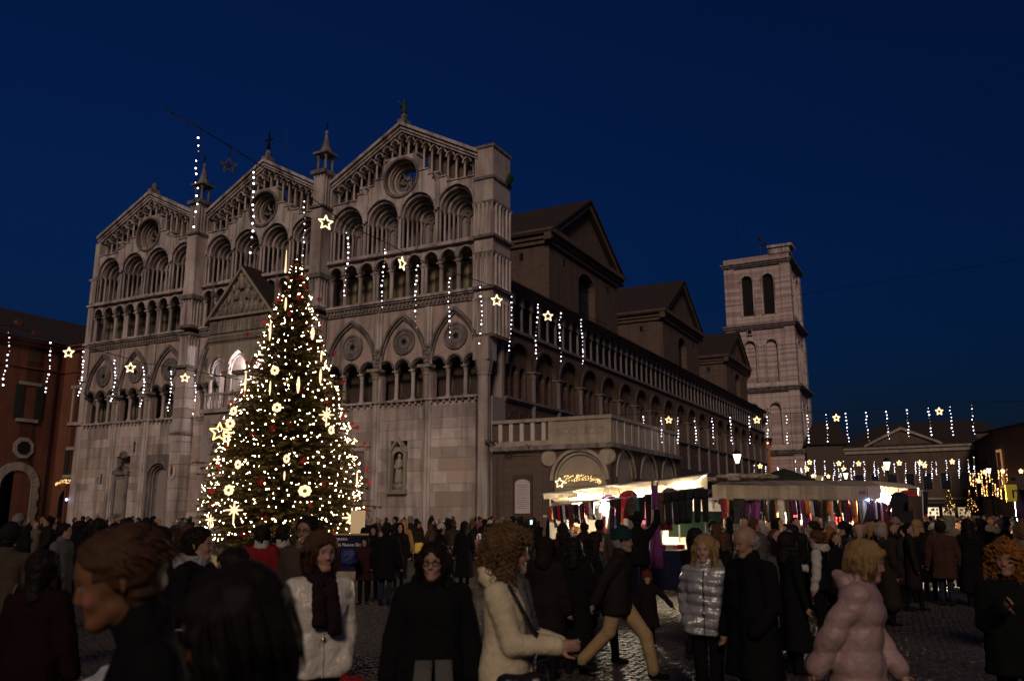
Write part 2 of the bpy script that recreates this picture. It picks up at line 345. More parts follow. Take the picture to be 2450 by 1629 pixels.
# -- lower triple-arched gallery + pointed gables + roses
def bay_lower(u0, u1, hidden=False):
    c = (u0+u1)/2; w = u1-u0; pw = w/3.05; ops = [(-(c+(j-1)*pw), pw*.43, 11.55, 11.62, pw*.43) for j in range(3)]
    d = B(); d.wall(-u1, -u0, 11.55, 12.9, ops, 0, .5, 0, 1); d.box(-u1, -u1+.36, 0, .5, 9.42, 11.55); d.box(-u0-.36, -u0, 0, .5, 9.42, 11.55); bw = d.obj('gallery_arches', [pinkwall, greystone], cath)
    d = B(); d.box(-u1+.2, -u0-.2, -.32, .2, 9.3, 9.45)
    for j in range(8): d.box(-u1+.4+j*(w-.8)/7-.06, -u1+.4+j*(w-.8)/7+.06, -.25, .05, 9.1, 9.3)
    d.obj('sill', marble, bw)
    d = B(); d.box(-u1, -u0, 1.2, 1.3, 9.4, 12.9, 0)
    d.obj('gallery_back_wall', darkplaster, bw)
    for j in range(3):
        d = B(); q = -(c+(j-1)*pw); d.lathe([(.26, -.1), (.26, 0)], 12, (0, 0), axis='y'); o = d.obj('olive_panel', plaster, bw); o.location = ((q+.30)*K, 1.18*K, 10.45*K); o.scale = (1.15, 1, 3.7)
    for j in range(2): column(bw, c+(j-.5)*pw, .25, 9.45, 11.58, .14)
    d = B()
    for (q, hw, zb, zs, ri) in ops: d.ring(q, 11.75, pw*.40, pw*.40, .1, -.16, .05)
    d.obj('hood_mould', greystone, bw)
    d = B(); d.ring(-c, 12.1, w*.5-.42, 3.15, .12, -.16, .04, n=14); d.ring(-c, 12.1, w*.5-.28, 3.35, .16, -.3, .04, n=14); d.obj('pointed_gable', greystone, bw)
    d = B(); r = min(.95, w*.22)
    for (r0, r1, y) in ((r*.84, r, -.14), (r*.62, r*.8, -.08), (r*.5, r*.6, -.12)): d.hoop(-c+.05, 13.65, r0, r1, y, .1)
    ro = d.obj('rose_window', greystone, bw)
    d = B(); d.lathe([(r*.52, 0), (r*.52, .05)], 16, (-c+.05, 13.65), axis='y', o=-.06); d.obj('tracery_disc', carved, ro)
    d = B(); pt = []
    for i in range(16): a = 2*PI*i/16; q = r*(.36 if i % 2 == 0 else .15); pt.append((-c+.05+q*math.cos(a), 13.65+q*math.sin(a)))
    d.prism(pt, -.085, -.06); d.obj('star_opening', voidm, ro)
for B_ in (BR, BL):
    for j in range(3): bay_lower(B_[j], B_[j+1])
bay_lower(15.1, 17.7); bay_lower(24.9, 27.5)
# -- wall above with frieze, ledge, arcaded gallery, string course
for gi, (u0, u1, za, tg) in enumerate(GAB):
    c = (u0+u1)/2; W = u1-u0
    d = B(); d.box(-u1, -u0, 0.01, 1.7, 12.9, 16.02); d.obj('pink_wall', pinkwall, cath)
    d = B(); d.box(-u1, -u0, -.12, 1.7, 16.02, 16.62); fr = d.obj('frieze', carved, cath)
    d = B(); n = int(W/.33)
    for j in range(n): q = -u1+(j+.5)*W/n; d.box(q-.08, q+.08, -.24, -.1, 16.16, 16.42); d.ell((q+.16, -.14, 16.5), (.09, .09, .07), 5, 3)
    d.obj('leaf_carving', carved, fr)
    d = B(); d.box(-u1, -u0, -.42, 1.7, 16.62, 16.80); d.box(-u1, -u0, -.3, -.1, 16.5, 16.62); d.obj('ledge', marble, cath)
    pit = W/9.0; ops = [(-(u0+(j+.5)*pit), pit*.41, 16.8, 19.25, pit*.41*1.15) for j in range(9)]
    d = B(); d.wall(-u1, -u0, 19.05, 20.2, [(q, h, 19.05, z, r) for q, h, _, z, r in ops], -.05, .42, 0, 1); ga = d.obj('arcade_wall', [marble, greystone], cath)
    d = B()
    for (q, h, zb, zs, ri) in ops: d.ring(q, zs, h+.02, ri+.02, .1, -.15, 0)
    d.obj('arch_moulding', marble, ga)
    d = B(); d.box(-u1, -u0, 1.5, 1.6, 16.8, 20.2); d.box(-u1, -u0, .42, 1.5, 20.0, 20.2); d.obj('back_wall', plaster, ga)
    for j in range(10):
        u = u0+j*pit
        if j in (3, 6):
            column(ga, u-.15, .18, 16.8, 19.08, .12); column(ga, u+.15, .18, 16.8, 19.08, .12)
        else: column(ga, min(max(u, u0+.15), u1-.15), .18, 16.8, 19.08, .15)
    r = random.Random(gi+3)
    for j in range(9):                                     # doors and reveals behind the gallery, their shade put in as dark slabs
        d = B(); q = -(u0+(j+.5)*pit); d.box(q-.62, q-.62+r.uniform(.25, .6), 1.42, 1.5, 16.8, 19.4); d.obj('shade_slab', darkplaster if r.random() < .7 else voidm, ga)
    d = B(); d.box(-u1, -u0, -.38, 1.7, 20.2, 20.36); d.box(-u1, -u0, -.28, 1.7, 20.36, 20.5); d.obj('string_course', marble, cath)
    # -- upper arcade of deep splayed arches
    p4 = W/4.0; R0 = p4*.47
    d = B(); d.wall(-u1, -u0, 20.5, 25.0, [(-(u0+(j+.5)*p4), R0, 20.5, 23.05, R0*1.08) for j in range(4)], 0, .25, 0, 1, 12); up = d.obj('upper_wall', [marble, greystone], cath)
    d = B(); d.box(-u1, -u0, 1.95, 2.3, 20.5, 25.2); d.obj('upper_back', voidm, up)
    for j in range(4):
        q = -(u0+(j+.5)*p4); d = B()
        d.ring(q, 23.05, R0+.01, R0*1.08+.01, .13, -.16, .1, 0, 12)
        for i in range(5):
            r = R0-.17*i-.17; d.ring(q, 23.05, r, r*1.08, .17+.002*i, .1+.34*i, 2.0, 1 if i % 2 else 0, 12)
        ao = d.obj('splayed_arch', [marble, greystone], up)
        for i in range(5):
            for s_ in (-1, 1):
                column(ao, -(q+s_*(R0-.085-.17*i)), .2+.34*i, 20.5, 23.05, .085, 'colonnette', .3, .15)
        d = B(); hw = R0-.85
        d.wall(q-hw-.05, q+hw+.05, 20.5, 24.2, [(q-hw*.5, hw*.4, 20.5, 22.6, hw*.55), (q+hw*.5, hw*.4, 20.5, 22.6, hw*.55)], 1.75, 1.9, 0, 0, 6)
        d.lathe([(.12, 20.5), (.1, 20.7), (.1, 22.2), (.19, 22.5)], 8, (q, 1.7)); d.hoop(q, 23.35, .12, .26, 1.68, 1.8, 12); d.obj('mullioned_window', greystone, ao)
    for j in (1, 3):
        u = u0+j*p4; d = B(); d.lathe([(.13, 23.05), (.1, 23.2), (.1, 25.3), (.16, 25.4), (.3, 25.75)], 8, (-u, -.1)); d.lathe([(.1, 23.2), (.1, 25.3)], 6, (-u+.17, -.1)); d.box(-u-.32, -u+.32, -.4, .1, 25.75, 25.9); d.obj('gable_shaft', marble, up)
    # -- gable with oculus and stepped gallery under the rake
    zl = 26.95; sl_ = (za-zl)/(W/2)
    d = B(); nst = 8; hw = W/2; z_in = 25.0
    # wall under the steps: polygon columns each side so the steps are real
    for j in range(nst):
        for s_ in (-1, 1):
            a0 = hw*j/nst; a1 = hw*(j+1)/nst; top = max(25.05, za-sl_*a1-2.75); x0, x1 = sorted((-c+s_*a0, -c+s_*a1))
            if a1 <= 1.56: continue
            lo = 25.0
            if a0 < 1.56: x0, x1 = sorted((-c+s_*1.5, -c+s_*a1))
            d.box(x0, x1, 0, .9, lo, top); d.box(x0, x1, -.1, .9, top, top+.08)
    RC = 26.2; 
    n = 28                                                 # spandrel between the oculus and its square field
    for i in range(n):
        a0, a1 = 2*PI*i/n, 2*PI*(i+1)/n
        def sq(a):
            m_ = 1.56/max(abs(math.cos(a)), abs(math.sin(a))); return (-c+m_*math.cos(a), RC+m_*math.sin(a))
        p = [(-c+1.46*math.cos(a0), RC+1.46*math.sin(a0)), sq(a0), sq(a1), (-c+1.46*math.cos(a1), RC+1.46*math.sin(a1))]
        d.prism(p[::-1] if False else p, .01, .9)
    d.box(-c-1.5, -c+1.5, .01, .9, RC+1.56, RC+1.72)
    gb = d.obj('gable_wall', marble, up)
    d = B()
    for i in range(5): d.hoop(-c, RC, 1.42-.13*i, 1.56-.13*i if i else 1.6, (-.12 if i == 0 else .08+.22*i), 1.3, 28, i % 2)
    oc = d.obj('oculus', [greystone, pinkstone], gb)
    if tg != 'r':
        d = B(); d.lathe([(.95, 0), (.95, .05)], 20, (-c, RC), axis='y', o=1.3); d.obj('oculus_glass', voidm, oc)
    d = B()
    for i in range(7): a = 2*PI*i/7+.4; d.tube([(-c+.2*math.cos(a), 1.1, RC+.2*math.sin(a)), (-c+.55*math.cos(a+.25), 1.08, RC+.55*math.sin(a+.25)), (-c+.92*math.cos(a), 1.1, RC+.92*math.sin(a))], .1 if i in (2, 3, 4) else .05, 5)
    d.obj('broken_tracery', greystone, oc)
    if tg == 'r':
        d = B(); d.lathe([(.9, 0), (.9, .05)], 5, (-c-.42, RC-.25), axis='y', o=1.2); d.obj('brick_infill', greystone, oc)
    # dark back of the raked gallery
    d = B(); d.prism([(-u0, 25.0), (-u0, zl), (-c, za-.1), (-u1, zl), (-u1, 25.0), (-c-1.7, 25), (-c-1.7, 28.0), (-c+1.7, 28.0), (-c+1.7, 25.0)][::-1], 1.0, 1.25); d.obj('gallery_back', gabback, gb)
    for j in range(9):
        for s_ in (-1, 1):
            a = hw*(j+.12)/9.1+.3
            if a > hw-.05: continue
            zt = za-sl_*a-1.12; jst = min(nst-1, int(a/hw*nst)); zb = max(25.13, za-sl_*hw*(jst+1)/nst-2.67)
            if a < 1.6: zb = max(zb, RC+1.72)
            if zt-zb > .5: column(gb, c-s_*a, .3, zb, zt, .085, 'gable_column', .26, .12)
    d = B(); na = 9                                        # little stepped arches hung under the rake
    for j in range(-na, na+1):
        a = abs(j)*hw/9.1; q = -c+(1 if j > 0 else -1)*a; zt = za-sl_*a-1.12
        if a < hw-.25: d.ring(q, zt, .30, .36, .1, .0, .7, 0, 6)
    d.obj('raked_arches', marble, gb)
    d = B()
    for s_ in (-1, 1):
        e = hw+.25; ax = -c
        pts = [(ax, za-.62), (ax+s_*e, za-.62-sl_*e), (ax+s_*e, za-sl_*e), (ax, za)]
        d.prism(pts if s_ < 0 else pts[::-1], -.15, 1.3)
        pts = [(ax, za-.16), (ax+s_*e, za-.16-sl_*e), (ax+s_*e, za+.1-sl_*e), (ax, za+.1)]
        d.prism(pts if s_ < 0 else pts[::-1], -.42, 1.4)
        pts = [(ax, za-.42), (ax+s_*e, za-.42-sl_*e), (ax+s_*e, za-.28-sl_*e), (ax, za-.28)]
        d.prism(pts if s_ < 0 else pts[::-1], -.27, .5)
    d.obj('raking_cornice', marble, gb)
    d = B(); d.box(-c-.3, -c+.3, -.3, .6, za-.1, za+.35); d.lathe([(.3, za+.35), (.2, za+.5), (.26, za+.7), (.1, za+1.0)], 8, (-c, .15)); fin = d.obj('finial', greystone, gb)
    if tg == 'r':                                          # bronze figure on the right gable
        d = B(); d.lathe([(.22, za+1.0), (.2, za+1.5), (.1, za+1.75), (.13, za+1.95), (.07, za+2.15)], 7, (-c, .15)); d.tube([(-c-.1, .15, za+1.6), (-c-.45, .1, za+1.9), (-c-.5, .1, za+2.1)], .07, 5); d.ell((-c-.25, .35, za+1.7), (.3, .08, .35), 6, 4); d.obj('rooftop_statue', mat('green_bronze', (.03, .05, .04), .6), fin)
        d = B(); d.cone((-c+1.25, .6, za-.7), (-c+1.3, .6, za+2.6), .025, .02, 4); d.obj('lightning_rod', iron, fin)
    elif tg == 'm':
        d = B(); d.box(-c-.05, -c+.05, .1, .2, za+.9, za+2.6); d.box(-c-.4, -c+.4, .1, .2, za+1.9, za+2.0); d.lathe([(.16, za+1.2), (.16, za+1.5)], 6, (-c, .15)); d.obj('iron_cross', iron, fin)
        d = B(); d.cone((-c+1.5, .6, za-.9), (-c+1.5, .6, za+2.6), .02, .02, 4); d.obj('lightning_rod', iron, fin)
    else:
        d = B(); d.ell((-c-.15, .4, za+.55), (.2, .3, .25), 6, 4); d.obj('stone_boss', greystone, fin)
# -- piers
def cluster(par, u0, u1, y0, z0, z1, side=True, nf=4, ns=3):
    d = B(); d.box(-u1+.07, -u0-.07, y0+.09, 1.0, z0, z1)
    for j in range(nf): q = -u1+.1+(u1-u0-.2)*j/(nf-1); d.lathe([(.13, z0), (.13, z0+.18), (.085, z0+.24), (.085, z1-.3), (.11, z1-.24), (.16, z1)], 7, (q, y0+.1))
    if side:
        for j in range(ns): d.lathe([(.13, z0), (.13, z0+.18), (.085, z0+.24), (.085, z1-.3), (.11, z1-.24), (.16, z1)], 7, (-u0-.1, y0+.35+j*.33)); d.lathe([(.085, z0), (.085, z1)], 6, (-u1+.1, y0+.35+j*.33))
    return d.obj('colonnette_cluster', marble, par)
for (u0, u1) in ((14.0, 15.1), (27.5, 28.7)):
    pr = bpy.data.objects.new('pier', None); ln(pr, cath); Y = -1.12
    d = B()
    z = 0.0; r = random.Random(int(u0*10)); 
    while z < 13.3:
        h = min(r.uniform(.7, 1.1), 13.3-z); 
        mb = B(); g = .015; mb.box(-u1+g*.3, -u0-g*.3, Y-r.uniform(0, .02), .9, z+g, z+h-g); mb.obj('stone_block', pinkstone if r.random() < .25 else marble_v, pr); z += h
    d.box(-u1-.08, -u0+.08, Y-.1, .6, 7.9, 8.1); d.box(-u1-.15, -u0+.15, Y-.2, .6, 13.3, 13.5)
    d.box(-u1-.15, -u0+.15, Y-.2, .6, 16.62, 16.85); d.box(-u1-.1, -u0+.1, Y-.12, .6, 16.05, 16.25); d.box(-u1-.12, -u0+.12, Y-.15, .6, 19.1, 19.45)
    d.box(-u1-.12, -u0+.12, Y-.15, .8, 24.7, 24.85); d.box(-u1-.15, -u0+.15, Y-.2, 1.2, 27.45, 27.75); d.obj('pier_cornice', greystone, pr)
    cluster(pr, u0, u1, Y, 13.5, 16.05); cluster(pr, u0, u1, Y, 16.85, 19.1); cluster(pr, u0, u1, Y, 24.85, 27.45)
    d = B(); d.box(-u1+.02, -u0-.02, Y, .9, 19.45, 24.7); d.obj('pier_shaft', marble_v, pr)
    c = (u0+u1)/2; cy = -.45; d = B()
    for sx in (-1, 1):
        for sy in (-1, 1): d.lathe([(.15, 27.75), (.1, 27.9), (.1, 28.9), (.2, 29.2)], 7, (-c+sx*.38, cy+sy*.38))
    d.lathe([(.12, 27.75), (.12, 29.2)], 6, (-c, cy)); d.box(-c-.7, -c+.7, cy-.7, cy+.7, 29.2, 29.36)
    d.lathe([(.58, 29.36), (.36, 29.8), (.17, 30.6), (.10, 30.95), (.17, 31.1), (.06, 31.35)], 8, (-c, cy)); d.obj('pinnacle', greystone, pr)
    d = B(); d.box(-c-.03, -c+.03, cy-.03, cy+.03, 31.3, 32.0); d.box(-c-.17, -c+.17, cy-.03, cy+.03, 31.7, 31.76); d.obj('iron_cross', iron, pr)
# right corner pier (shows its side too)
pr = bpy.data.objects.new('corner_pier', None); ln(pr, cath)
d = B(); d.box(-1.15, .38, -.12, 2.4, 13.4, 16.6); d.box(-1.12, .36, -.1, 2.4, 16.8, 27.0); d.obj('pier_core', marble_v, pr)
d = B()
for z, e in ((13.3, .1), (16.62, .22), (19.1, .12), (20.3, .2), (22.75, .15), (24.6, .08), (26.95, .07)): d.box(-1.15-e*.3, .38+e, -.12-e, 2.4+e, z, z+.2)
d.obj('pier_cornice', greystone, pr)
for (z0, z1) in ((13.5, 16.0), (16.85, 19.1), (20.5, 22.75)):
    d = B()
    for j in range(5): d.lathe([(.13, z0), (.09, z0+.2), (.09, z1-.3), (.15, z1)], 7, (-1.05+j*.34, -.2))
    for j in range(5): d.lathe([(.13, z0), (.09, z0+.2), (.09, z1-.3), (.15, z1)], 7, (.45, .2+j*.5))
    d.obj('colonnette_cluster', marble, pr)
d = B(); d.lathe([(.5, 0), (.5, .8), (.44, 1.0), (.44, 10.7), (.5, 10.8), (.48, 10.9), (.62, 11.6), (.66, 11.75)], 8, (-.42, .15), ph=PI/8); d.box(-1.0, .2, -.35, .8, 11.75, 13.3); d.obj('octagonal_shaft', marble_v, pr)
d = B(); d.lathe([(.1, 27.15), (.8, 27.17), (.0, 27.35)], 4, (-.38, 1.1), ph=PI/4); d.obj('pier_cap', rooftile, pr)
d = B()
for j in range(3): d.ell((.5+.1*j, 1.9, 24.9+.2*j), (.25, .3, .3), 6, 4)
d.obj('wall_plant', mat('wall_plant_leaf', (.02, .035, .012), .9), pr)
b = B(); b.box(-42.1, -41.5, -.15, 2.4, 9.4, 26.3)
for z in (9.4, 13.3, 16.6, 20.2, 22.7): b.box(-42.35, -41.4, -.3, 2.4, z, z+.2)
for j in range(3): b.lathe([(.1, 13.5), (.1, 16.4)], 6, (-42+j*.25, -.2)); b.lathe([(.1, 16.8), (.1, 20.1)], 6, (-42+j*.25, -.2)); b.lathe([(.1, 20.5), (.1, 22.7)], 6, (-42+j*.25, -.2))
b.box(-42.25, -41.4, -.12, 2.4, 0, 9.4); b.obj('left_corner_pier', marble_v, cath)
# -- porch: portal below, gothic loggia above, carved frieze and pediment
po = bpy.data.objects.new('porch', None); ln(po, cath); PC = 21.15; PH = 3.3; PY = -1.75
d = B(); d.wall(-PC-PH, -PC+PH, 0, 9.3, [(-PC, 2.45, 0, 5.6, 2.45)], PY, .4, 0, 0, 14); d.obj('porch_wall', marble_v, po)
d = B(); d.box(-PC-PH, -PC+PH, .55, .7, 0, 9.3); d.obj('porch_back', marble, po)
d = B()
for i in range(4): d.ring(-PC, 5.2, 1.35+.2*i, 1.35+.2*i, .2, .5-.2*i, .6, 0, 12)
for i in range(4):
    for s_ in (-1, 1): d.lathe([(.1, 0), (.1, 5.2)], 6, (-PC+s_*(1.45+.2*i), .5-.2*i))
d.obj('portal_arches', cream, po)
d = B(); d.box(-PC-1.3, -PC+1.3, .48, .56, 0, 4.6); d.obj('portal_door', mat('bronze_door', (.05, .04, .03), .6), po)
d = B(); d.box(-PC-PH-.2, -PC+PH+.2, PY-.25, .3, 9.3, 9.6); d.obj('loggia_floor', marble, po)
d = B(); d.wall(-PC-PH, -PC+PH, 12.2, 14.75, [(-PC-2.15, .85, 12.2, 12.45, 1.25), (-PC, 1.02, 12.2, 12.45, 1.6), (-PC+2.15, .85, 12.2, 12.45, 1.25)], PY, PY+.35, 0, 0, 12); lg = d.obj('loggia_arches', cream, po)
d = B(); 
for q, h, ri in ((-2.15, .85, 1.25), (0, 1.02, 1.6), (2.15, .85, 1.25)): d.ring(-PC+q, 12.45, h, ri, .16, PY-.12, PY+.05, 0, 12); d.ring(-PC+q, 12.45, h-.2, ri-.3, .08, PY+.05, PY+.2, 0, 12)
d.obj('tracery_arch', marble, lg)
for u in (-PH+.25, -1.2, -.95, .95, 1.2, PH-.25): column(lg, PC+u, PY+.2, 9.6, 12.25, .15)
d = B(); d.box(-PC-PH, -PC+PH, .4, .5, 9.6, 14.7); d.box(-PC-PH, -PC+PH, PY+.35, .4, 14.4, 14.6); d.obj('loggia_back', cream, lg)
for j in range(17):
    d = B(); q = -PC-PH+.3+j*(2*PH-.6)/16; d.lathe([(.06, 9.6), (.09, 9.9), (.05, 10.2), (.06, 10.7)], 6, (q, PY+.02)); d.obj('baluster', marble, po)
d = B(); d.box(-PC-PH, -PC+PH, PY-.1, PY+.15, 10.7, 10.85); d.obj('handrail', marble, po)
for (q, y, z, s_) in ((0, -.6, 13.6, .1), (0, .3, 7.0, .12)):
    d = B(); d.ell((-PC+q, y, z), (s_, s_, s_*.6), 8, 5); d.obj('floodlight', glow('portal_lamp', (1, .70, .34), 2600) if q == 0 and z < 8 else glow('loggia_lamp', (.95, .86, .9), 2600), po)
d = B(); d.lathe([(.32, 9.6), (.3, 10.4), (.26, 11.2), (.3, 11.7), (.1, 11.95), (.15, 12.1), (.16, 12.3), (.1, 12.5)], 9, (-PC, PY+.9)); d.tube([(-PC-.25, PY+.85, 11.6), (-PC-.3, PY+.6, 11.2), (-PC, PY+.5, 11.1)], .09, 5); d.ell((-PC-.15, PY+.55, 11.5), (.14, .14, .25)); d.obj('statue', mat('gilded_statue', (.55, .5, .4), .5), po, True)
d = B(); d.box(-PC-PH-.05, -PC+PH+.05, PY-.05, .3, 14.75, 16.75); fz = d.obj('frieze', carved, po)
r = random.Random(5)
for j in range(22):                                        # row of little standing figures
    q = -PC-PH+.2+j*(2*PH-.4)/21; d = B(); hh = r.uniform(.85, 1.05); d.lathe([(.12, 15.55), (.09, 15.55+hh*.55), (.12, 15.55+hh*.75), (.04, 15.55+hh*.84), (.07, 15.55+hh*.92), (.04, 15.55+hh)], 6, (q, PY-.1)); d.obj('relief_figure', cream if r.random() < .6 else carved, fz)
d = B()
for j in range(26): q = -PC-PH+.1+j*(2*PH-.2)/25; d.wall(q-.1, q+.1, 14.9, 15.4, [(q, .06, 14.9, 15.2, .06)], PY-.16, PY-.05, 0, 0, 4)
d.obj('blind_arcade', cream, fz)
d = B(); PA = 20.75; PZ = 16.85
d.prism([(-PC-PH-.1, PZ), (-PC+PH+.1, PZ), (-PC, PA-.35)], PY, .2); d.obj('pediment_field', carved, po)
d = B(); 
for s_ in (-1, 1):
    e = PH+.35; k_ = (PA-PZ)/(PH+.1); pts = [(-PC, PA-.3), (-PC+s_*e, PA-.3-k_*e), (-PC+s_*e, PA-k_*e), (-PC, PA)]
    d.prism(pts if s_ < 0 else pts[::-1], PY-.35, PY+.25); pts = [(-PC, PA), (-PC+s_*e, PA-k_*e), (-PC+s_*e, PA+.12-k_*e), (-PC, PA+.12)]; d.prism(pts if s_ < 0 else pts[::-1], PY-.3, 1.6, 1)
d.box(-PC-PH-.3, -PC+PH+.3, PY-.3, .2, PZ-.15, PZ+.05); d.obj('pediment_cornice', [cream, rooftile], po)
for (du, z, s_) in [(0, 19.0, 1.25), (-.55, 18.2, .9), (.55, 18.2, .9), (0, 17.3, .8)]+[(-2.2+.55*i, 17.1, .75) for i in range(9)]+[(-1.4, 18.0, .7), (1.4, 18.0, .7), (-.9, 18.9, .6), (.9, 18.9, .6), (0, 20.0, .5), (1.9, 17.8, .5), (-1.9, 17.8, .5)]:
    d = B(); d.lathe([(.22*s_, 0), (.19*s_, .5*s_), (.24*s_, .75*s_), (.07*s_, .9*s_), (.13*s_, 1.02*s_), (.07*s_, 1.2*s_)], 7, (0, 0)); o = d.obj('relief_figure', cream if r.random() < .5 else carved, po, True); o.location = ((-PC+du)*K, (PY-.04)*K, (z-.1)*K); o.rotation_euler = (0, r.uniform(-.25, .25), 0)
d = B(); d.ring(-PC, 18.0, .75, 1.3, .14, PY-.14, PY+.05, 0, 12)
for s_ in (-1, 1): d.lathe([(.2, 16.9), (.14, 17.6), (.12, 18.6), (.2, 18.8), (.03, 19.6)], 6, (-PC+s_*(PH+.1), PY+.1)); d.lathe([(.12, 19.6), (.15, 20.2), (.22, 20.4), (.05, 20.9)], 6, (-PC-1.9+s_*.02, .2))
d.lathe([(.2, PA), (.1, PA+.3), (.18, PA+.9), (.1, PA+1.4), (.13, PA+1.6), (.05, PA+1.8)], 7, (-PC, PY+.1)); d.obj('finial', greystone, po)
# -- nave flank: arcade bay and gallery bay repeated along the side
NB = 20; BP = 4.36; Y0 = 2.55
fl = bpy.data.objects.new('nave_flank', None); ln(fl, cath)
d = B(); d.box(-14, -1.0, 2.4, 92, 0, 17.6); d.obj('nave_body', brick, fl)
def tor(mb):                                               # turn a wall drawn in x,z (front to -y) so that it faces +x
    mb.v = [(-y, x, z) for x, y, z in mb.v]; return mb
h = BP/2
d = B(); d.wall(-h, h, 9.6, 14.35, [(0, 1.95, 9.6, 11.85, 1.9)], 0, .4, 0, 1, 12); d.ring(0, 11.85, 1.8, 1.78, .22, -.12, .05, 1, 12); tor(d); m1 = d.mesh('great_arch', [brick2, brick])
d = B(); d.wall(-h, h, 9.6, 13.8, [(q, .48, 9.65, 11.6, .48) for q in (-1.25, 0, 1.25)], .35, .8, 0, 0, 8); tor(d); m2 = d.mesh('triple_arch', [brick])
d = B(); d.box(-h, h, .95, 1.0, 9.6, 14); tor(d); m3 = d.mesh('arcade_back', [voidm])
d = B(); d.box(-h, h, -.2, .2, 14.3, 14.52); tor(d); m7 = d.mesh('string_course', [flankstone])
d = B(); d.box(-h, h, -.25, .4, 9.42, 9.6); d.box(-h, h, -.1, .2, 9.25, 9.42); tor(d); m4 = d.mesh('string_course', [flankstone])
g3 = BP/3
d = B(); d.wall(-h, h, 16.45, 17.45, [(-h+g3*(j+.5), g3*.38, 16.45, 16.62, g3*.44) for j in range(3)], 0, .3, 0, 0, 8); d.box(-h, h, 1.1, 1.2, 14.4, 17.5, 1); tor(d); m5 = d.mesh('gallery_arches', [flankstone, voidm])
d = B(); d.box(-h, h, -.45, 1.2, 17.45, 17.6); d.box(-h, h, -.6, 1.2, 17.6, 17.78, 1); tor(d); m6 = d.mesh('eave', [flankstone, rooftile])
def putn(me, y, par=fl):
    o = bpy.data.objects.new(me.name, me); ln(o, par); o.location = (0, y*K, 0); return o
for i in range(NB):
    yc = Y0+BP*(i+.5)-1.1+.8
    a_ = putn(m1, yc); 
    for m_ in (m2, m3, m4, m5, m6, m7): putn(m_, yc)
    for q in (-.62, .62): column(fl, -(-.55), yc+q, 9.65, 11.65, .1, 'small_column', .35, m=flankstone)
    c_ = column(fl, -.06, yc+h, 5.5, 11.85, .2, 'great_column', .55, m=flankstone); 
    for j in range(3): column(fl, -.05+.2, yc-h+g3*j, 14.5, 16.48, .11, 'gallery_column', .3, m=flankstone)
d = B(); d.box(-.9, .02, 2.4, 92, 0, 9.3); fw = d.obj('lower_brick_wall', brick, fl)
d = B()
for i in range(60): q = 3.4+i*1.45; w_ = MB(K); w_.ring(q, 8.2, .42, .42, .12, -.06, .05, 0, 6); tor(w_); d.v += []; n_ = len(d.v); d.v += w_.v; d.f += [tuple(k+n_ for k in f_) for f_ in w_.f]; d.m += w_.m
d.obj('blind_arches', mat('red_brick', (.17, .075, .05), .9, (.12, .06, .04), 2.0), fl)
d = B(); d.add([(.6, 2.4, 17.78), (.6, 92, 17.78), (-7, 92, 21.0), (-7, 2.4, 21.0), (.6, 2.4, 17.6), (.6, 92, 17.6)], [(0, 1, 2, 3), (4, 5, 1, 0)]); d.obj('aisle_roof', rooftile, fl)
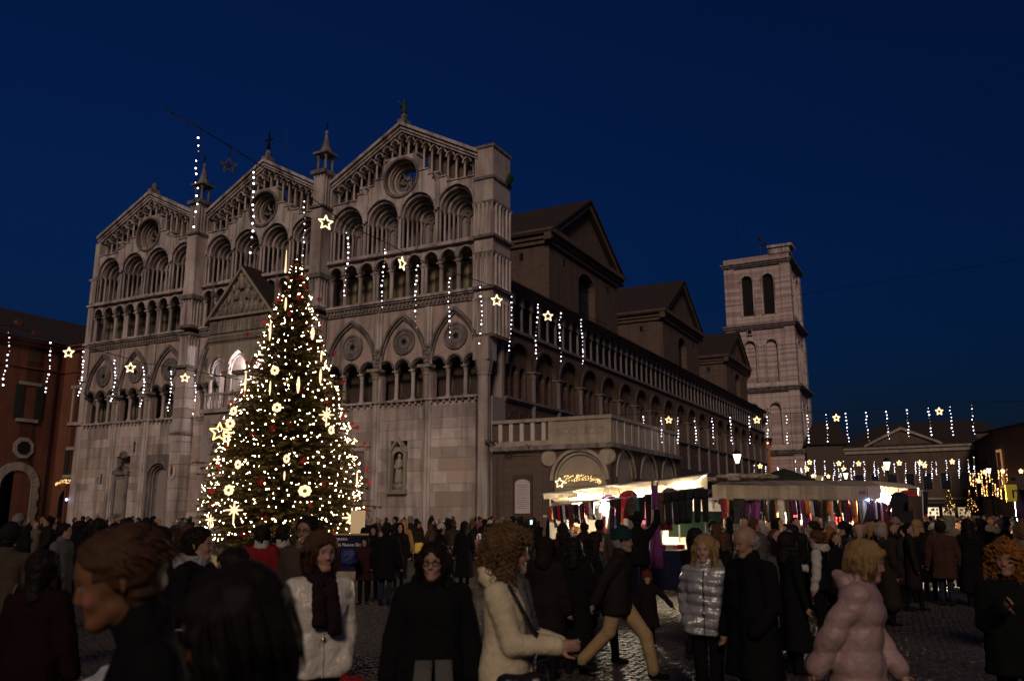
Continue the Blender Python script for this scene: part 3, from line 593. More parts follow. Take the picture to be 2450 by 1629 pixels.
# brick buttress blocks with pediments
for bi, (s0, s1, za_, zc, wz, w0, w1) in enumerate(((15.9, 32.5, 31.7, 25.0, 24.3, 22.4, 26.4), (47.8, 63.4, 31.4, 24.7, 23.9, 54.0, 57.6), (78.7, 92.6, 30.3, 24.3, 23.6, 84.2, 87.6))):
    m_ = (s0+s1)/2; ov = .75; x1 = -3.0; zt = zc+1.4
    bl = bpy.data.objects.new('brick_transept', None); ln(bl, cath)
    d = B(); d.wall(s0, s1, 16, zc, [((w0+w1)/2, (w1-w0)/2, 16.5, wz-1.3, 1.3)], 0, .9); d.v = [(x1-y, x, z) for x, y, z in d.v]; d.box(-24, x1-.9, s0, s1, 16, zt); d.obj('block_wall', brick2, bl)
    d = B(); d.box(x1-.95, x1-.7, w0-.1, w1+.1, 16.4, wz+.1); wn = d.obj('window', mat('leaded_glass', (.02, .03, .032), .4), bl)
    d = B(); 
    for q in range(1, 4): d.box(x1-.7, x1-.66, w0+(w1-w0)*q/4-.03, w0+(w1-w0)*q/4+.03, 16.5, wz-.2)
    for q in range(6): d.box(x1-.7, x1-.66, w0, w1, 17+q*1.2, 17.05+q*1.2)
    d.obj('glazing_bar', iron, wn)
    d = B()
    for (e0, z0, z1) in ((.25, zc, zc+.4), (.45, zc+.4, zc+.8), (ov, zc+.8, zc+1.25)): d.box(-24, x1+e0, s0-e0, s1+e0, z0, z1)
    d.obj('cornice', cream if False else brick2, bl)
    kk = (za_-zt)/((s1-s0)/2)
    d = B(); d.add([(x1, s0, zt-.2), (x1, s1, zt-.2), (x1, m_, za_-.3), (-24, s0, zt-.2), (-24, s1, zt-.2), (-24, m_, za_-.3)], [(0, 1, 2), (5, 4, 3), (0, 2, 5, 3), (1, 4, 5, 2)]); d.obj('pediment', brick2, bl)
    d = B(); e = (s1-s0)/2+ov
    for s_ in (-1, 1):
        for (ex, a, c_, mi) in ((ov*.75, -.75, -.1, 0), (ov, -.1, .12, 1)):
            v = []
            for x in (x1+ex, (-24 if mi else x1-.1)):
                v += [(x, m_, za_+a), (x, m_+s_*e, za_+a-kk*e), (x, m_+s_*e, za_+c_-kk*e), (x, m_, za_+c_)]
            d.add(v, [(0, 1, 2, 3), (7, 6, 5, 4), (0, 4, 5, 1), (1, 5, 6, 2), (2, 6, 7, 3), (3, 7, 4, 0)], mi)
    d.obj('gable_roof', [brick2, rooftile], bl)
    for (q, z) in ((s0+3.2, zc-.9), (s1-2.6, zc-.9)):
        d = B(); d.box(x1-.05, x1+.02, q-.18, q+.18, z-.35, z+.35); d.obj('vent_hole', voidm, bl)
    d = B(); d.box(-5.9, -5.5, s0-.02, s0+.1, zc-1.2, zc-.5); d.obj('vent_hole', voidm, bl)
d = B(); d.box(-24, -13.5, 2.4, 92, 17, 25.2); d.obj('clerestory', brick, fl)
d = B(); d.add([(-12.8, 2.4, 25.2), (-12.8, 93, 25.2), (-20, 93, 28.6), (-20, 2.4, 28.6), (-12.8, 2.4, 24.9), (-12.8, 93, 24.9)], [(0, 1, 2, 3), (4, 5, 1, 0)]); d.obj('nave_roof', rooftile, fl)
# ------------------------------------------------------------------ bell tower
bt = thing('bell_tower', 'tall square marble bell tower with paired arches, unfinished top', 'bell tower', P0, RZ)
banded = mat('banded_marble', (.60, .50, .46), .8, (.42, .29, .26), 1.0, (.02, .02, 1.5), .3, 6, lo=.46, hi=.54, stain=.35)
tz = [0, 11.9, 22.3, 33.0, 44.0]; TX0, TX1, TY0, TY1 = -6.0, 5.0, 93.2, 104.2
for li in range(4):
    z0, z1 = tz[li], tz[li+1]; e = (3-li)*.12; lv = bpy.data.objects.new('storey', None); ln(lv, bt)
    X0, X1, Ya, Yb = TX0-e, TX1+e, TY0-e, TY1+e
    deep = (li == 3); d = B()
    if li == 0: ops = []
    else: ops = [((X0+X1)/2+s_*1.75, .88, z0+(1.6 if deep else .9), z1-(3.2 if deep else 3.6), .88) for s_ in (-1, 1)]
    for axis in (0, 1):
        w_ = B(); w_.wall(X0+1.6, X1-1.6, z0, z1-.8, ops, .25, .9, 0, 0, 10)
        for (q, hw, zb, zs, ri) in ops:
            w_.ring(q, zs, hw, ri, .3, .05, .3, 1, 10)
            for s_ in (-1, 1): w_.lathe([(.2, zb), (.16, zb+.2), (.16, zs-.3), (.28, zs)], 8, (q+s_*(hw+.16), .2), 1)
        if axis: cx_ = (X0+X1)/2; w_.v = [(X1-y, (Ya+Yb)/2+(x-cx_), z) for x, y, z in w_.v]
        else: w_.v = [(x, Ya+y, z) for x, y, z in w_.v]
        w_.obj('arched_wall', [banded, marble], lv)
        if ops:
            for (q, hw, zb, zs, ri) in ops:
                k_ = B(); k_.box(q-hw-.1, q+hw+.1, .75, .88, zb-.1, zs+ri+.1)
                if axis: cx_ = (X0+X1)/2; k_.v = [(X1-y, (Ya+Yb)/2+(x-cx_), z) for x, y, z in k_.v]
                else: k_.v = [(x, Ya+y, z) for x, y, z in k_.v]
                k_.obj('arch_infill', voidm if deep else banded, lv)
    d = B()
    for (a, c) in ((X0, Ya), (X1-1.65, Ya), (X1-1.65, Yb-1.65)): d = B(); d.box(a, a+1.65, c, c+1.65, z0, z1-.8); d.obj('corner_pilaster', banded, lv)
    d = B(); d.box(X0+.95, X1-.95, Ya+.95, Yb-.95, z0, z1-.2); d.obj('core', voidm, lv)
    d = B()
    for (ee, a, c) in ((.12, z1-.85, z1-.6), (.35, z1-.6, z1-.3), (.55, z1-.3, z1-.05)): d.box(X0-ee, X1+ee, Ya-ee, Yb+ee, a, c)
    d.obj('cornice', greystone, lv)
d = B(); d.box(TX0, TX1, TY0, TY1, 43.95, 44.9); d.obj('parapet', banded, bt)
d = B(); d.box(TX1-3.3, TX1+.2, TY0-.2, TY0+2.6, 44.9, 45.9); d.box(TX1-3.4, TX1+.7, TY0-.5, TY0+2.9, 45.9, 46.35); d.obj('corner_block', marble, bt)
d = B(); d.lathe([(7.2, 44.9), (.1, 46.5)], 4, ((TX0+TX1)/2, (TY0+TY1)/2), ph=PI/4); d.obj('low_roof', rooftile, bt)
d = B(); c = (TX0+TX1)/2; d.cone((c, 98, 46.2), (c, 98, 50), .06, .04, 5); d.ell((c+.1, 98, 49.4), (.35, .1, .5), 6, 4); d.box(c, c+1.1, 97.96, 98.04, 48.1, 48.5); d.obj('weather_vane', iron, bt)
d = B(); d.cone((c-3.4, 96, 45), (c-3.5, 96, 52), .035, .02, 4); d.obj('lightning_rod', iron, bt)
d = B(); d.wall(-2.6, -1.7, 31.2, 32.9, [(-2.15, .33, 31.4, 32.3, .33)], 92.95, 93.05, 0, 0, 6); d.box(-2.5, -1.8, 93.02, 93.06, 31.3, 32.8, 1); d.obj('small_window', [marble, voidm], bt)
# ------------------------------------------------------------------ walled terrace (loggia) against the cathedral flank
lo = thing('loggia', 'low brick terrace building with carved parapet and round arches beside the cathedral', 'building', P0, RZ)
LX = 8.6
d = B(); d.wall(4.35, LX-.05, 0, 5.6, [(6.48, 1.78, 0, 3.7, 1.78)], 0, .6, 0, 0, 14); d.box(.35, 4.35, .12, .6, 0, 5.75, 1); d.box(.35, 4.4, .05, .6, 5.3, 5.75, 1); d.obj('front_wall', [brick, brick2], lo)
d = B(); d.wall(.62, 14.0, 0, 5.6, [(s_, 1.6, 0, 3.9, 1.7) for s_ in (2.5, 6.9, 11.3)], 0, .6, 0, 0, 12); d.v = [(LX-y, x, z) for x, y, z in d.v]; d.obj('side_wall', brick, lo)
d = B(); d.ring(6.48, 3.7, 1.78, 1.78, .2, -.08, .1, 0, 14); d.ring(6.48, 3.7, 1.58, 1.58, .15, .1, .55, 0, 14)
d.obj('arch_moulding', cream, lo)
d = B()
for s_ in (2.5, 6.9, 11.3): d.ring(s_, 3.9, 1.6, 1.7, .16, -.06, .1, 0, 12); d.ring(s_, 3.9, 1.42, 1.5, .14, .12, .5, 0, 12)
d.v = [(LX-y, x, z) for x, y, z in d.v]; d.obj('side_arch_moulding', cream, lo)
d = B(); d.box(4.45, LX-.4, .25, .35, 0, 5.5); d.box(LX-.28, LX-.18, .4, 13.9, 0, 5.5); d.obj('arch_screen', mat('shop_plaster', (.34, .29, .23), .9, (.28, .23, .18), .6), lo)
for (q, z) in ((4.42, 5.1), (8.3, 5.1)):
    d = B(); d.lathe([(.1, -.06), (.5, -.05), (.55, .1)], 18, (q, z), axis='y', o=0); d.obj('roundel', cream, lo)
d = B(); d.box(.3, LX+.25, -.28, 1.0, 5.62, 5.9); d.box(LX-.8, LX+.25, 1.0, 14, 5.62, 5.9); d.obj('cornice', greystone, lo)
d = B(); d.box(4.4, LX+.02, -.02, .3, 5.9, 7.4); d.box(LX-.3, LX+.03, .3, 14, 5.9, 7.4); pa = d.obj('carved_parapet', cream, lo)
d = B()
for j in range(6): d.hoop(5.05+j*.58, 6.75, .17, .24, -.06, 0, 12)
d.box(4.45, 4.75, -.08, 0, 5.95, 7.4); d.box(LX-.2, LX+.06, -.08, .2, 5.95, 7.4); d.obj('ring_carving', cream, pa)
for j in range(10):
    d = B(); q = 1.0+j*1.32; d.box(LX+.02, LX+.08, q-.08, q+.08, 5.95, 7.4); d.obj('parapet_pilaster', marble_v, pa)
d = B(); d.box(.3, LX+.12, -.12, .4, 7.4, 7.62); d.box(LX-.4, LX+.12, .4, 14, 7.4, 7.62); d.box(.3, 4.4, -.02, .3, 5.9, 6.22); d.obj('coping', cream, lo)
d = B(); d.box(.3, 4.4, .06, .25, 6.22, 7.4); d.obj('parapet_brick', brick2, lo)
for j in range(5):
    d = B(); q = .95+j*.78; d.box(q-.13, q+.13, -.04, .06, 6.22, 7.4); d.obj('white_pilaster', mat('white_stone', (.55, .5, .48), .8) if j == 0 else bpy.data.materials['white_stone'], lo)
wst = bpy.data.materials['white_stone']
d = B(); d.wall(1.82, 3.22, 1.35, 4.1, [(2.52, .55, 1.7, 3.55, .3)], .02, .12, 0, 0, 8); d.obj('plaque_frame', mat('dark_stone_frame', (.08, .05, .04), .8), lo)
d = B(); d.wall(1.95, 3.09, 1.7, 3.9, [], .07, .1); pq = d.obj('inscribed_plaque', wst, lo)
d = B(); r = random.Random(2)
for j in range(12): d.box(2.08, 2.94-r.uniform(0, .15), .062, .07, 2.0+j*.13, 2.03+j*.13)
d.obj('inscription_line', greystone, pq)
for q in (.5, 1.0, 3.75): 
    d = B(); d.box(q-.17, q+.17, .03, .12, 0, 5.3); d.obj('brick_pilaster', brick2, lo)
d = B(); d.box(3.95, 4.2, .05, .12, 1.45, 1.6); d.obj('street_sign', wst, lo)
for (q, z, s_) in ((.5, 6.15, .25), (1.6, 5.55, .25), (3.2, 5.8, .15), (.2, 6.2, .2)):
    d = B(); rr = random.Random(int(q*10))
    for j in range(40): c = Vector((q+rr.gauss(0, s_), -.1-rr.random()*.2, z+rr.gauss(0, s_*.7))); t = .1; d.add([c+Vector((rr.uniform(-t, t), rr.uniform(-t, t), rr.uniform(-t, t))) for _ in range(3)], [(0, 1, 2)])
    d.obj('wall_plant', mat('weed_leaf', (.03, .045, .015), .9) if q == .5 else bpy.data.materials['weed_leaf'], lo)
# lean-to row of shops along the flank
sh = thing('shop_row', 'low dark row of shops with sloping tiled roof along the cathedral flank', 'building', P0, RZ)
d = B(); d.box(.1, 3.2, 14.3, 90, 0, 5.2); d.obj('shop_wall', brick, sh)
d = B(); d.add([(4.0, 14.3, 5.0), (4.0, 90, 5.0), (.1, 90, 6.6), (.1, 14.3, 6.6), (4.0, 14.3, 4.85), (4.0, 90, 4.85), (.1, 14.3, 6.4)], [(0, 1, 2, 3), (4, 5, 1, 0), (4, 0, 3, 6)]); d.obj('tiled_roof', rooftile, sh)
for j in range(17):
    d = B(); q = 16+j*4.36; d.wall(q-1.9, q+1.9, 0, 4.3, [(q, 1.5, 0, 2.6, 1.3)], 0, .2, 0, 0, 8); d.v = [(3.4-y, x, z) for x, y, z in d.v]; d.box(3.18, 3.2+.01, q-1.5, q+1.5, .1, 3.9, 1); d.obj('shop_arch', [cream, voidm], sh)
# ------------------------------------------------------------------ ground and paving
def cobmat(name, c1, c2, s):
    m = bpy.data.materials.new(name); m.use_nodes = True; t = m.node_tree; N = t.nodes; L = t.links; b = N['Principled BSDF']
    g = N.new('ShaderNodeNewGeometry'); v = N.new('ShaderNodeTexVoronoi'); v.inputs['Scale'].default_value = s; L.new(g.outputs['Position'], v.inputs['Vector'])
    v2 = N.new('ShaderNodeTexVoronoi'); v2.feature = 'DISTANCE_TO_EDGE'; v2.inputs['Scale'].default_value = s; L.new(g.outputs['Position'], v2.inputs['Vector'])
    mx = N.new('ShaderNodeMix'); mx.data_type = 'RGBA'; mx.inputs[6].default_value = (*c1, 1); mx.inputs[7].default_value = (*c2, 1)
    sx = N.new('ShaderNodeSeparateColor'); L.new(v.outputs['Color'], sx.inputs[0]); L.new(sx.outputs[0], mx.inputs[0]); L.new(mx.outputs[2], b.inputs['Base Color'])
    r = N.new('ShaderNodeMapRange'); r.inputs[2].default_value = .12; L.new(v2.outputs['Distance'], r.inputs[0])
    bp = N.new('ShaderNodeBump'); bp.inputs['Distance'].default_value = .02; bp.inputs['Strength'].default_value = .9; L.new(r.outputs[0], bp.inputs['Height']); L.new(bp.outputs[0], b.inputs['Normal'])
    b.inputs['Roughness'].default_value = .5; return m
gm = cobmat('cobbled_ground', (.022, .018, .016), (.045, .037, .032), 7.5)
d = MB(); d.add([(-500, -60, -.03), (500, -60, -.03), (500, 900, -.03), (-500, 900, -.03)], [(0, 1, 2, 3)])
ground = d.obj('ground', gm); ground['kind'] = 'structure'
cob = mat('cobblestone', (.042, .034, .029), .5, (.024, .02, .018), 7.0, (1, 1, 1), .3, 40, objvar=.35)
rr = random.Random(11); items = []
dy = 8.6; row = 0
while dy < 23:
    s = .118; hwid = dy*.60; x = -hwid
    while x < hwid:
        yy = dy+.10*abs(math.sin(x*PI/1.25+(row//12)*PI/2))
        items.append((x+rr.uniform(-.012, .012), yy+rr.uniform(-.01, .01), s*rr.uniform(.86, .97), rr.uniform(-.006, .008), rr.uniform(-.2, .2))); x += s
    dy += .112; row += 1
def cobv(x, y, s, z, a):
    h = s/2; q = h*.72; c, n_ = math.cos(a), math.sin(a)
    return [(x+c*p-n_*r, y+n_*p+c*r, zz) for (p, r, zz) in ((-h,-h,-.03),(h,-h,-.03),(h,h,-.03),(-h,h,-.03),(-h*.96,-h*.96,-.004+z),(h*.96,-h*.96,-.004+z),(h*.96,h*.96,-.004+z),(-h*.96,h*.96,-.004+z),(-q,-q,.008+z),(q,-q,.008+z),(q,q,.008+z),(-q,q,.008+z))]
cf = [(0,1,5,4),(1,2,6,5),(2,3,7,6),(3,0,4,7),(4,5,9,8),(5,6,10,9),(6,7,11,10),(7,4,8,11),(8,9,10,11)]
d = MB(); d.add(cobv(0, 0, .11, 0, 0), cf); cm = d.mesh('cobblestone', cob)
# the nearest stones one sees between the walkers stay single pieces, the rest is one paving
vis = [it for it in items if it[1] < 11.5 and 700 < 1225+it[0]/it[1]*2042 < 2450]
rr.shuffle(vis); pick = set(id(i) for i in sorted(vis, key=lambda i: i[1])[:300])
big = MB()
for it in items:
    if id(it) in pick:
        o = bpy.data.objects.new('cobblestone', cm); ln(o, ground); o.location = (it[0], it[1], it[3]); o.rotation_euler = (0, 0, it[4]); o.scale = (it[2]/.11, it[2]/.11, 1)
    else: big.add(cobv(*it), cf)
big.obj('cobble_paving', cob, ground, kind='stuff')
d = MB(K); d.box(-43, .6, -2.2, 0, 0, .14); d.box(-43, .6, -1.7, 0, .14, .28); o = d.obj('stone_steps', greystone); o.location = P0-Vector((0, 0, .02)); o.rotation_euler = (0, 0, RZ); o['kind'] = 'structure'
# ------------------------------------------------------------------ orange palace on the left
pal = thing('orange_palace', 'orange plastered palace with dark green shutters and round stone portal', 'building', P0, RZ)
PX = -45.5
def rot_w(d): d.v = [(PX-y, x, z) for x, y, z in d.v]; return d   # wall drawn in x,z -> wing that faces the square
d = B(); d.wall(-18, .4, 0, 16.6, [(-3.0, 1.4, 0, 4.0, 1.4), (-8.5, .55, 9.9, 12.9, 0), (-2.7, .55, 9.9, 12.9, 0), (-13, .55, 9.9, 12.9, 0)], 0, .6, 0, 1, 14); rot_w(d); wg = d.obj('wing_wall', [stucco, voidm], pal)  # reveals of the openings take the near-black material, shade put into the colour
d = B(); d.box(-18, .4, .62, .7, 0, 16); rot_w(d); d.obj('dark_interior', voidm, wg)
d = B(); d.wall(-45.5, -41.95, 0, 16.6, [(-43.25, 1.15, 0, 2.75, 1.1), (-43.2, .5, 9.8, 12.9, 0), (-43.0, .5, 5.1, 7.3, 0)], .4, 1.0, 0, 1, 10); d.box(-45.5, -42, 1.02, 1.1, 0, 16, 1); rw = d.obj('return_wall', [stucco, voidm], pal)  # stucco reveals here are coloured near-black for shade as well
for k_ in range(13):                                       # rusticated arch stones of the portal
    a0, a1 = PI*k_/13+.01, PI*(k_+1)/13-.01; d = B()
    d.prism([(-3.0+r*math.cos(a), 4.0+r*math.sin(a)) for r, a in ((1.4, a0), (2.1, a0), (2.1, a1), (1.4, a1))], -.14, .4); rot_w(d); d.obj('arch_stone', cream, pal)
for k_ in range(7):
    for s_ in (-1, 1):
        d = B(); w_ = .72 if k_ % 2 else .6; a, c = sorted((-3.0+s_*1.4, -3.0+s_*(1.4+w_))); d.box(a, c, -.14, .4, k_*.57+.01, (k_+1)*.57-.01); rot_w(d); d.obj('arch_stone', cream, pal)
def shut_win(par, c, zb, zt, hw, wing, y=0.0, full=True, wsh=.75):
    f = B(); f.box(c-hw-.5, c+hw+.5, y-.09, y+.1, zt, zt+.28); f.box(c-hw-.45, c+hw+.45, y-.16, y+.1, zb-.28, zb)
    if not full: f.box(c-hw-.25, c-hw, y-.06, y+.1, zb, zt); f.box(c+hw, c+hw+.25, y-.06, y+.1, zb, zt)
    if wing: rot_w(f)
    wn = f.obj('window', cream, par)
    g = B(); g.box(c-hw, c+hw, y+.3, y+.34, zb, zt)
    if wing: rot_w(g)
    g.obj('pane', darkglass, wn)
    g = B(); g.box(c-.03, c+.03, y+.24, y+.3, zb, zt); g.box(c-hw, c+hw, y+.24, y+.3, (zb+zt)/2-.03, (zb+zt)/2+.03); g.box(c-hw, c-hw+.08, y+.22, y+.3, zb, zt); g.box(c+hw-.08, c+hw, y+.22, y+.3, zb, zt)
    if wing: rot_w(g)
    g.obj('window_bar', cream, wn)
    if full:
        for s_ in (-1, 1):
            g = B(); a, e = sorted((c+s_*hw, c+s_*(hw+wsh))); g.box(a, e, y-.1, y-.04, zb, zt)
            for q in range(14): zz = zb+.1+(zt-zb-.2)*q/14; g.box(a+.07, e-.07, y-.125, y-.1, zz, zz+.1)
            if wing: rot_w(g)
            g.obj('shutter', shutter, wn)
for c in (-2.7, -8.5, -13): shut_win(pal, c, 9.9, 12.9, .55, True)
shut_win(pal, -43.2, 9.8, 12.9, .5, False, .4, False); shut_win(pal, -43.0, 5.1, 7.3, .5, False, .4, True, .55)
d = B(); d.lathe([(.62, -.1), (.98, -.1), (.98, .02)], 8, (-2.7, 7.35), axis='y', ph=PI/8); rot_w(d); ow = d.obj('oval_window', cream, pal)
d = B(); d.lathe([(.62, -.13), (.62, -.09)], 8, (-2.7, 7.35), axis='y', ph=PI/8); rot_w(d); d.obj('pane', voidm, ow)
d = B(); d.box(-18, .4, -.3, 0, 16.4, 16.75); d.box(-18, .4, -.55, 0, 16.75, 17.0); d.box(-18, .4, -.1, 0, 14.4, 14.55); rot_w(d); d.box(PX, -42, .1, .4, 16.4, 16.75); d.box(PX, -42, -.1, .4, 16.75, 17.0); d.box(PX, -42, .3, .4, 14.4, 14.55); d.obj('cornice', stucco, pal)
for c in (-2.6, -8.5):
    d = B(); d.box(c-.6, c+.6, -.03, .05, 15.0, 16.2); rot_w(d); d.obj('attic_window', mat('attic_shutter', (.08, .05, .035), .8) if c > -3 else bpy.data.materials['attic_shutter'], pal)
d = B(); d.add([(PX+.7, -18, 17.0), (PX+.7, -.2, 17.0), (-42, -.2, 17.0), (-42, 9, 19.6), (PX-5, 9, 20.5), (PX-5, -18, 20.5), (PX+.7, 0, 17)], [(0, 1, 4, 5), (1, 2, 3, 4)]); d.obj('tiled_roof', rooftile, pal)
d = B(); d.box(PX-2.2, PX-1.7, -3.6, -3.1, 17.6, 18.9); d.box(PX-.4, PX-.1, -2.9, -2.4, 17.3, 17.9); d.obj('chimney', stucco, pal)
d = B(); d.cone((PX+.12, -.4, .5), (PX+.12, -.4, 16.4), .06, .06, 6); d.obj('downpipe', iron, pal)
# ------------------------------------------------------------------ far side of the square
def house(name, label, x0, x1, d, yb_top, wallm, depth=14, tilt=0, roofrise=2.2, cat='building'):
    # x0..x1 across the view at distance d, eaves height given by the picture row yb_top
    a = at(x0, d); b = at(x1, d+tilt); L = (b-a).length; ang = math.atan2(b.y-a.y, b.x-a.x); z = EYE+(1235-yb_top)/2042.6*d*DSC
    t = thing(name, label, cat, a, ang); w = MB(); w.box(0, L, 0, depth, 0, z); w.obj('wall', wallm, t)
    r = MB(); o = .5; r.add([(-o, -o, z), (L+o, -o, z), (L+o, depth+o, z), (-o, depth+o, z), (L*.18, depth/2, z+roofrise), (L*.82, depth/2, z+roofrise), (-o, -o, z-.2), (L+o, -o, z-.2), (L+o, depth+o, z-.2), (-o, depth+o, z-.2)], [(0, 1, 5, 4), (1, 2, 5), (2, 3, 4, 5), (3, 0, 4), (6, 7, 1, 0), (7, 8, 2, 1), (9, 6, 0, 3)]); r.obj('roof', rooftile, t)
    return t, L, z
dimpl = mat('dim_plaster', (.16, .105, .078), .9, (.12, .08, .06), .4, (1, 1, 1), stain=.3)
t, L, z = house('pediment_building', 'long low building with a wide triangular pediment at the far end of the square', 2037, 2346, 130, 1088, dimpl, 18, -3, 4.2)
d = MB(); d.box(-.3, L+.3, -.5, 0, z-.5, z); d.box(-.2, L+.2, -.25, 0, z-1.1, z-.5); d.obj('cornice', cream, t)
m_ = L*.47; w_ = L*.29; d = MB(); d.prism([(m_-w_, z), (m_+w_, z), (m_, z+2.5)], -.2, 8); pd = d.obj('pediment', dimpl, t)
d = MB(); 
for s_ in (-1, 1): pts = [(m_, z+2.3), (m_+s_*(w_+.3), z-.15), (m_+s_*(w_+.3), z+.2), (m_, z+2.75)]; d.prism(pts if s_ < 0 else pts[::-1], -.55, .2)
d.obj('raking_cornice', cream, pd)
for j in range(7):
    q = 1.6+j*(L-3.2)/6; d = MB(); d.box(q-.75, q+.75, -.05, .05, 5.4, 8.0); w = d.obj('window', mat('dim_frame', (.2, .16, .13), .8) if 'dim_frame' not in bpy.data.materials else bpy.data.materials['dim_frame'], t)
    d = MB(); d.box(q-.6, q+.6, -.07, -.04, 5.5, 7.9); d.obj('pane', darkglass, w)
d = MB(); d.box(0, L, -.3, 0, 4.0, 4.3); d.obj('string_course', cream, t)
shop = glow('shop_interior_light', (1, .80, .50), 1.1); shopdim = glow('shelf_light', (1, .72, .42), .45)
d = MB(); d.box(L*.24, L*.95, -2.6, 0, 3.3, 3.45); d.box(L*.24, L*.95, -2.7, -2.6, 2.95, 3.45); d.obj('dark_awning', mat('dark_awning', (.012, .02, .018), .8), t)
for j in range(6):
    q = L*.26+j*L*.115; d = MB(); d.box(q, q+L*.1, -.12, 0, .5, 3.0); w = d.obj('shop_window', iron, t)
    d = MB(); d.box(q+.1, q+L*.1-.1, -.14, -.1, .6, 2.9); d.obj('lit_pane', shopdim if j % 3 else shop, w)
    d = MB(); r = random.Random(j)
    for k_ in range(16): a = q+.2+r.random()*(L*.1-.6); zz = .8+r.choice([0, .55, 1.1, 1.6]); d.box(a, a+r.uniform(.08, .25), -.2, -.15, zz, zz+r.uniform(.2, .4))
    d.obj('goods', mat('window_goods', (.12, .08, .07), .8) if j == 0 else bpy.data.materials['window_goods'], w)
t2, L2, z2 = house('street_building', 'dim tall building with windows on the street corner right of the pediment building', 2350, 2424, 128, 1088, dimpl, 30, -22, 1.5)
for j in range(5):
    for k_ in range(2):
        q = 2.0+j*(L2-4)/4; d = MB(); d.box(q-.5, q+.5, -.06, .02, 3.9+k_*3.3, 5.9+k_*3.3); d.obj('window', darkglass, t2)
t3, L3, z3 = house('dark_roofed_house', 'dark house between bell tower and pediment building with one lit window', 1940, 2040, 150, 1078, mat('dark_house_wall', (.10, .075, .06), .9), 14, 0, 4.5)
d = MB(); d.box(L3*.17, L3*.4, -.1, 0, 6.2, 8.9); w = d.obj('window', bpy.data.materials['dim_frame'], t3); d = MB(); d.box(L3*.19, L3*.38, -.13, -.09, 6.3, 8.8); d.obj('lit_pane', glow('window_light', (1, .62, .2), .22), w); d = MB(); d.box(L3*.28, L3*.29, -.16, -.12, 6.3, 8.8); d.box(L3*.19, L3*.38, -.16, -.12, 7.5, 7.6); d.obj('window_bar', iron, w)
t4, L4, z4 = house('dark_back_house', 'dark roof rising behind the pediment building', 2170, 2410, 175, 1062, bpy.data.materials['dark_house_wall'], 14, 0, 3.0)
t5, L5, z5 = house('right_corner_house', 'brick house cut by the right picture edge with a lit banner', 2396, 2600, 95, 1062, mat('brown_house', (.22, .14, .10), .9, (.17, .11, .08), .6), 16, -14, 1.2)
d = MB(); d.box(1.0, 2.1, -.25, -.15, 4.6, 8.6); bn = d.obj('banner_frame', glow('banner_light', (1, .45, .18), .32), t5); d = MB(); d.box(1.15, 1.95, -.28, -.24, 4.8, 8.3); d.obj('banner', mat('banner_cloth', (.35, .12, .06), .8), bn)
for i_, (a, c, e_) in enumerate(((1.25, 8.0, 0), (1.25, 6.9, 1), (1.25, 5.8, 2))):
    d = MB(); d.box(1.3, 1.42, -.31, -.27, c-.8, c); d.box(1.68, 1.8, -.31, -.27, c-.8, c)
    d.add([(1.42, -.3, c), (1.5, -.3, c), (1.68, -.3, c-.8), (1.6, -.3, c-.8)], [(0, 1, 2, 3)]); d.obj('letter', cream, bn)
t6, L6, z6 = house('orange_lit_house', 'small orange lit house glimpsed between cathedral and bell tower', 1812, 1852, 150, 1062, mat('orange_house', (.45, .16, .06), .9), 8, 0, .3)
t7, L7, z7 = house('street_end_house', 'warm lit house closing the narrow street full of lights', 2340, 2450, 190, 1120, mat('warm_house', (.5, .28, .11), .9), 8, 0, 1.5)
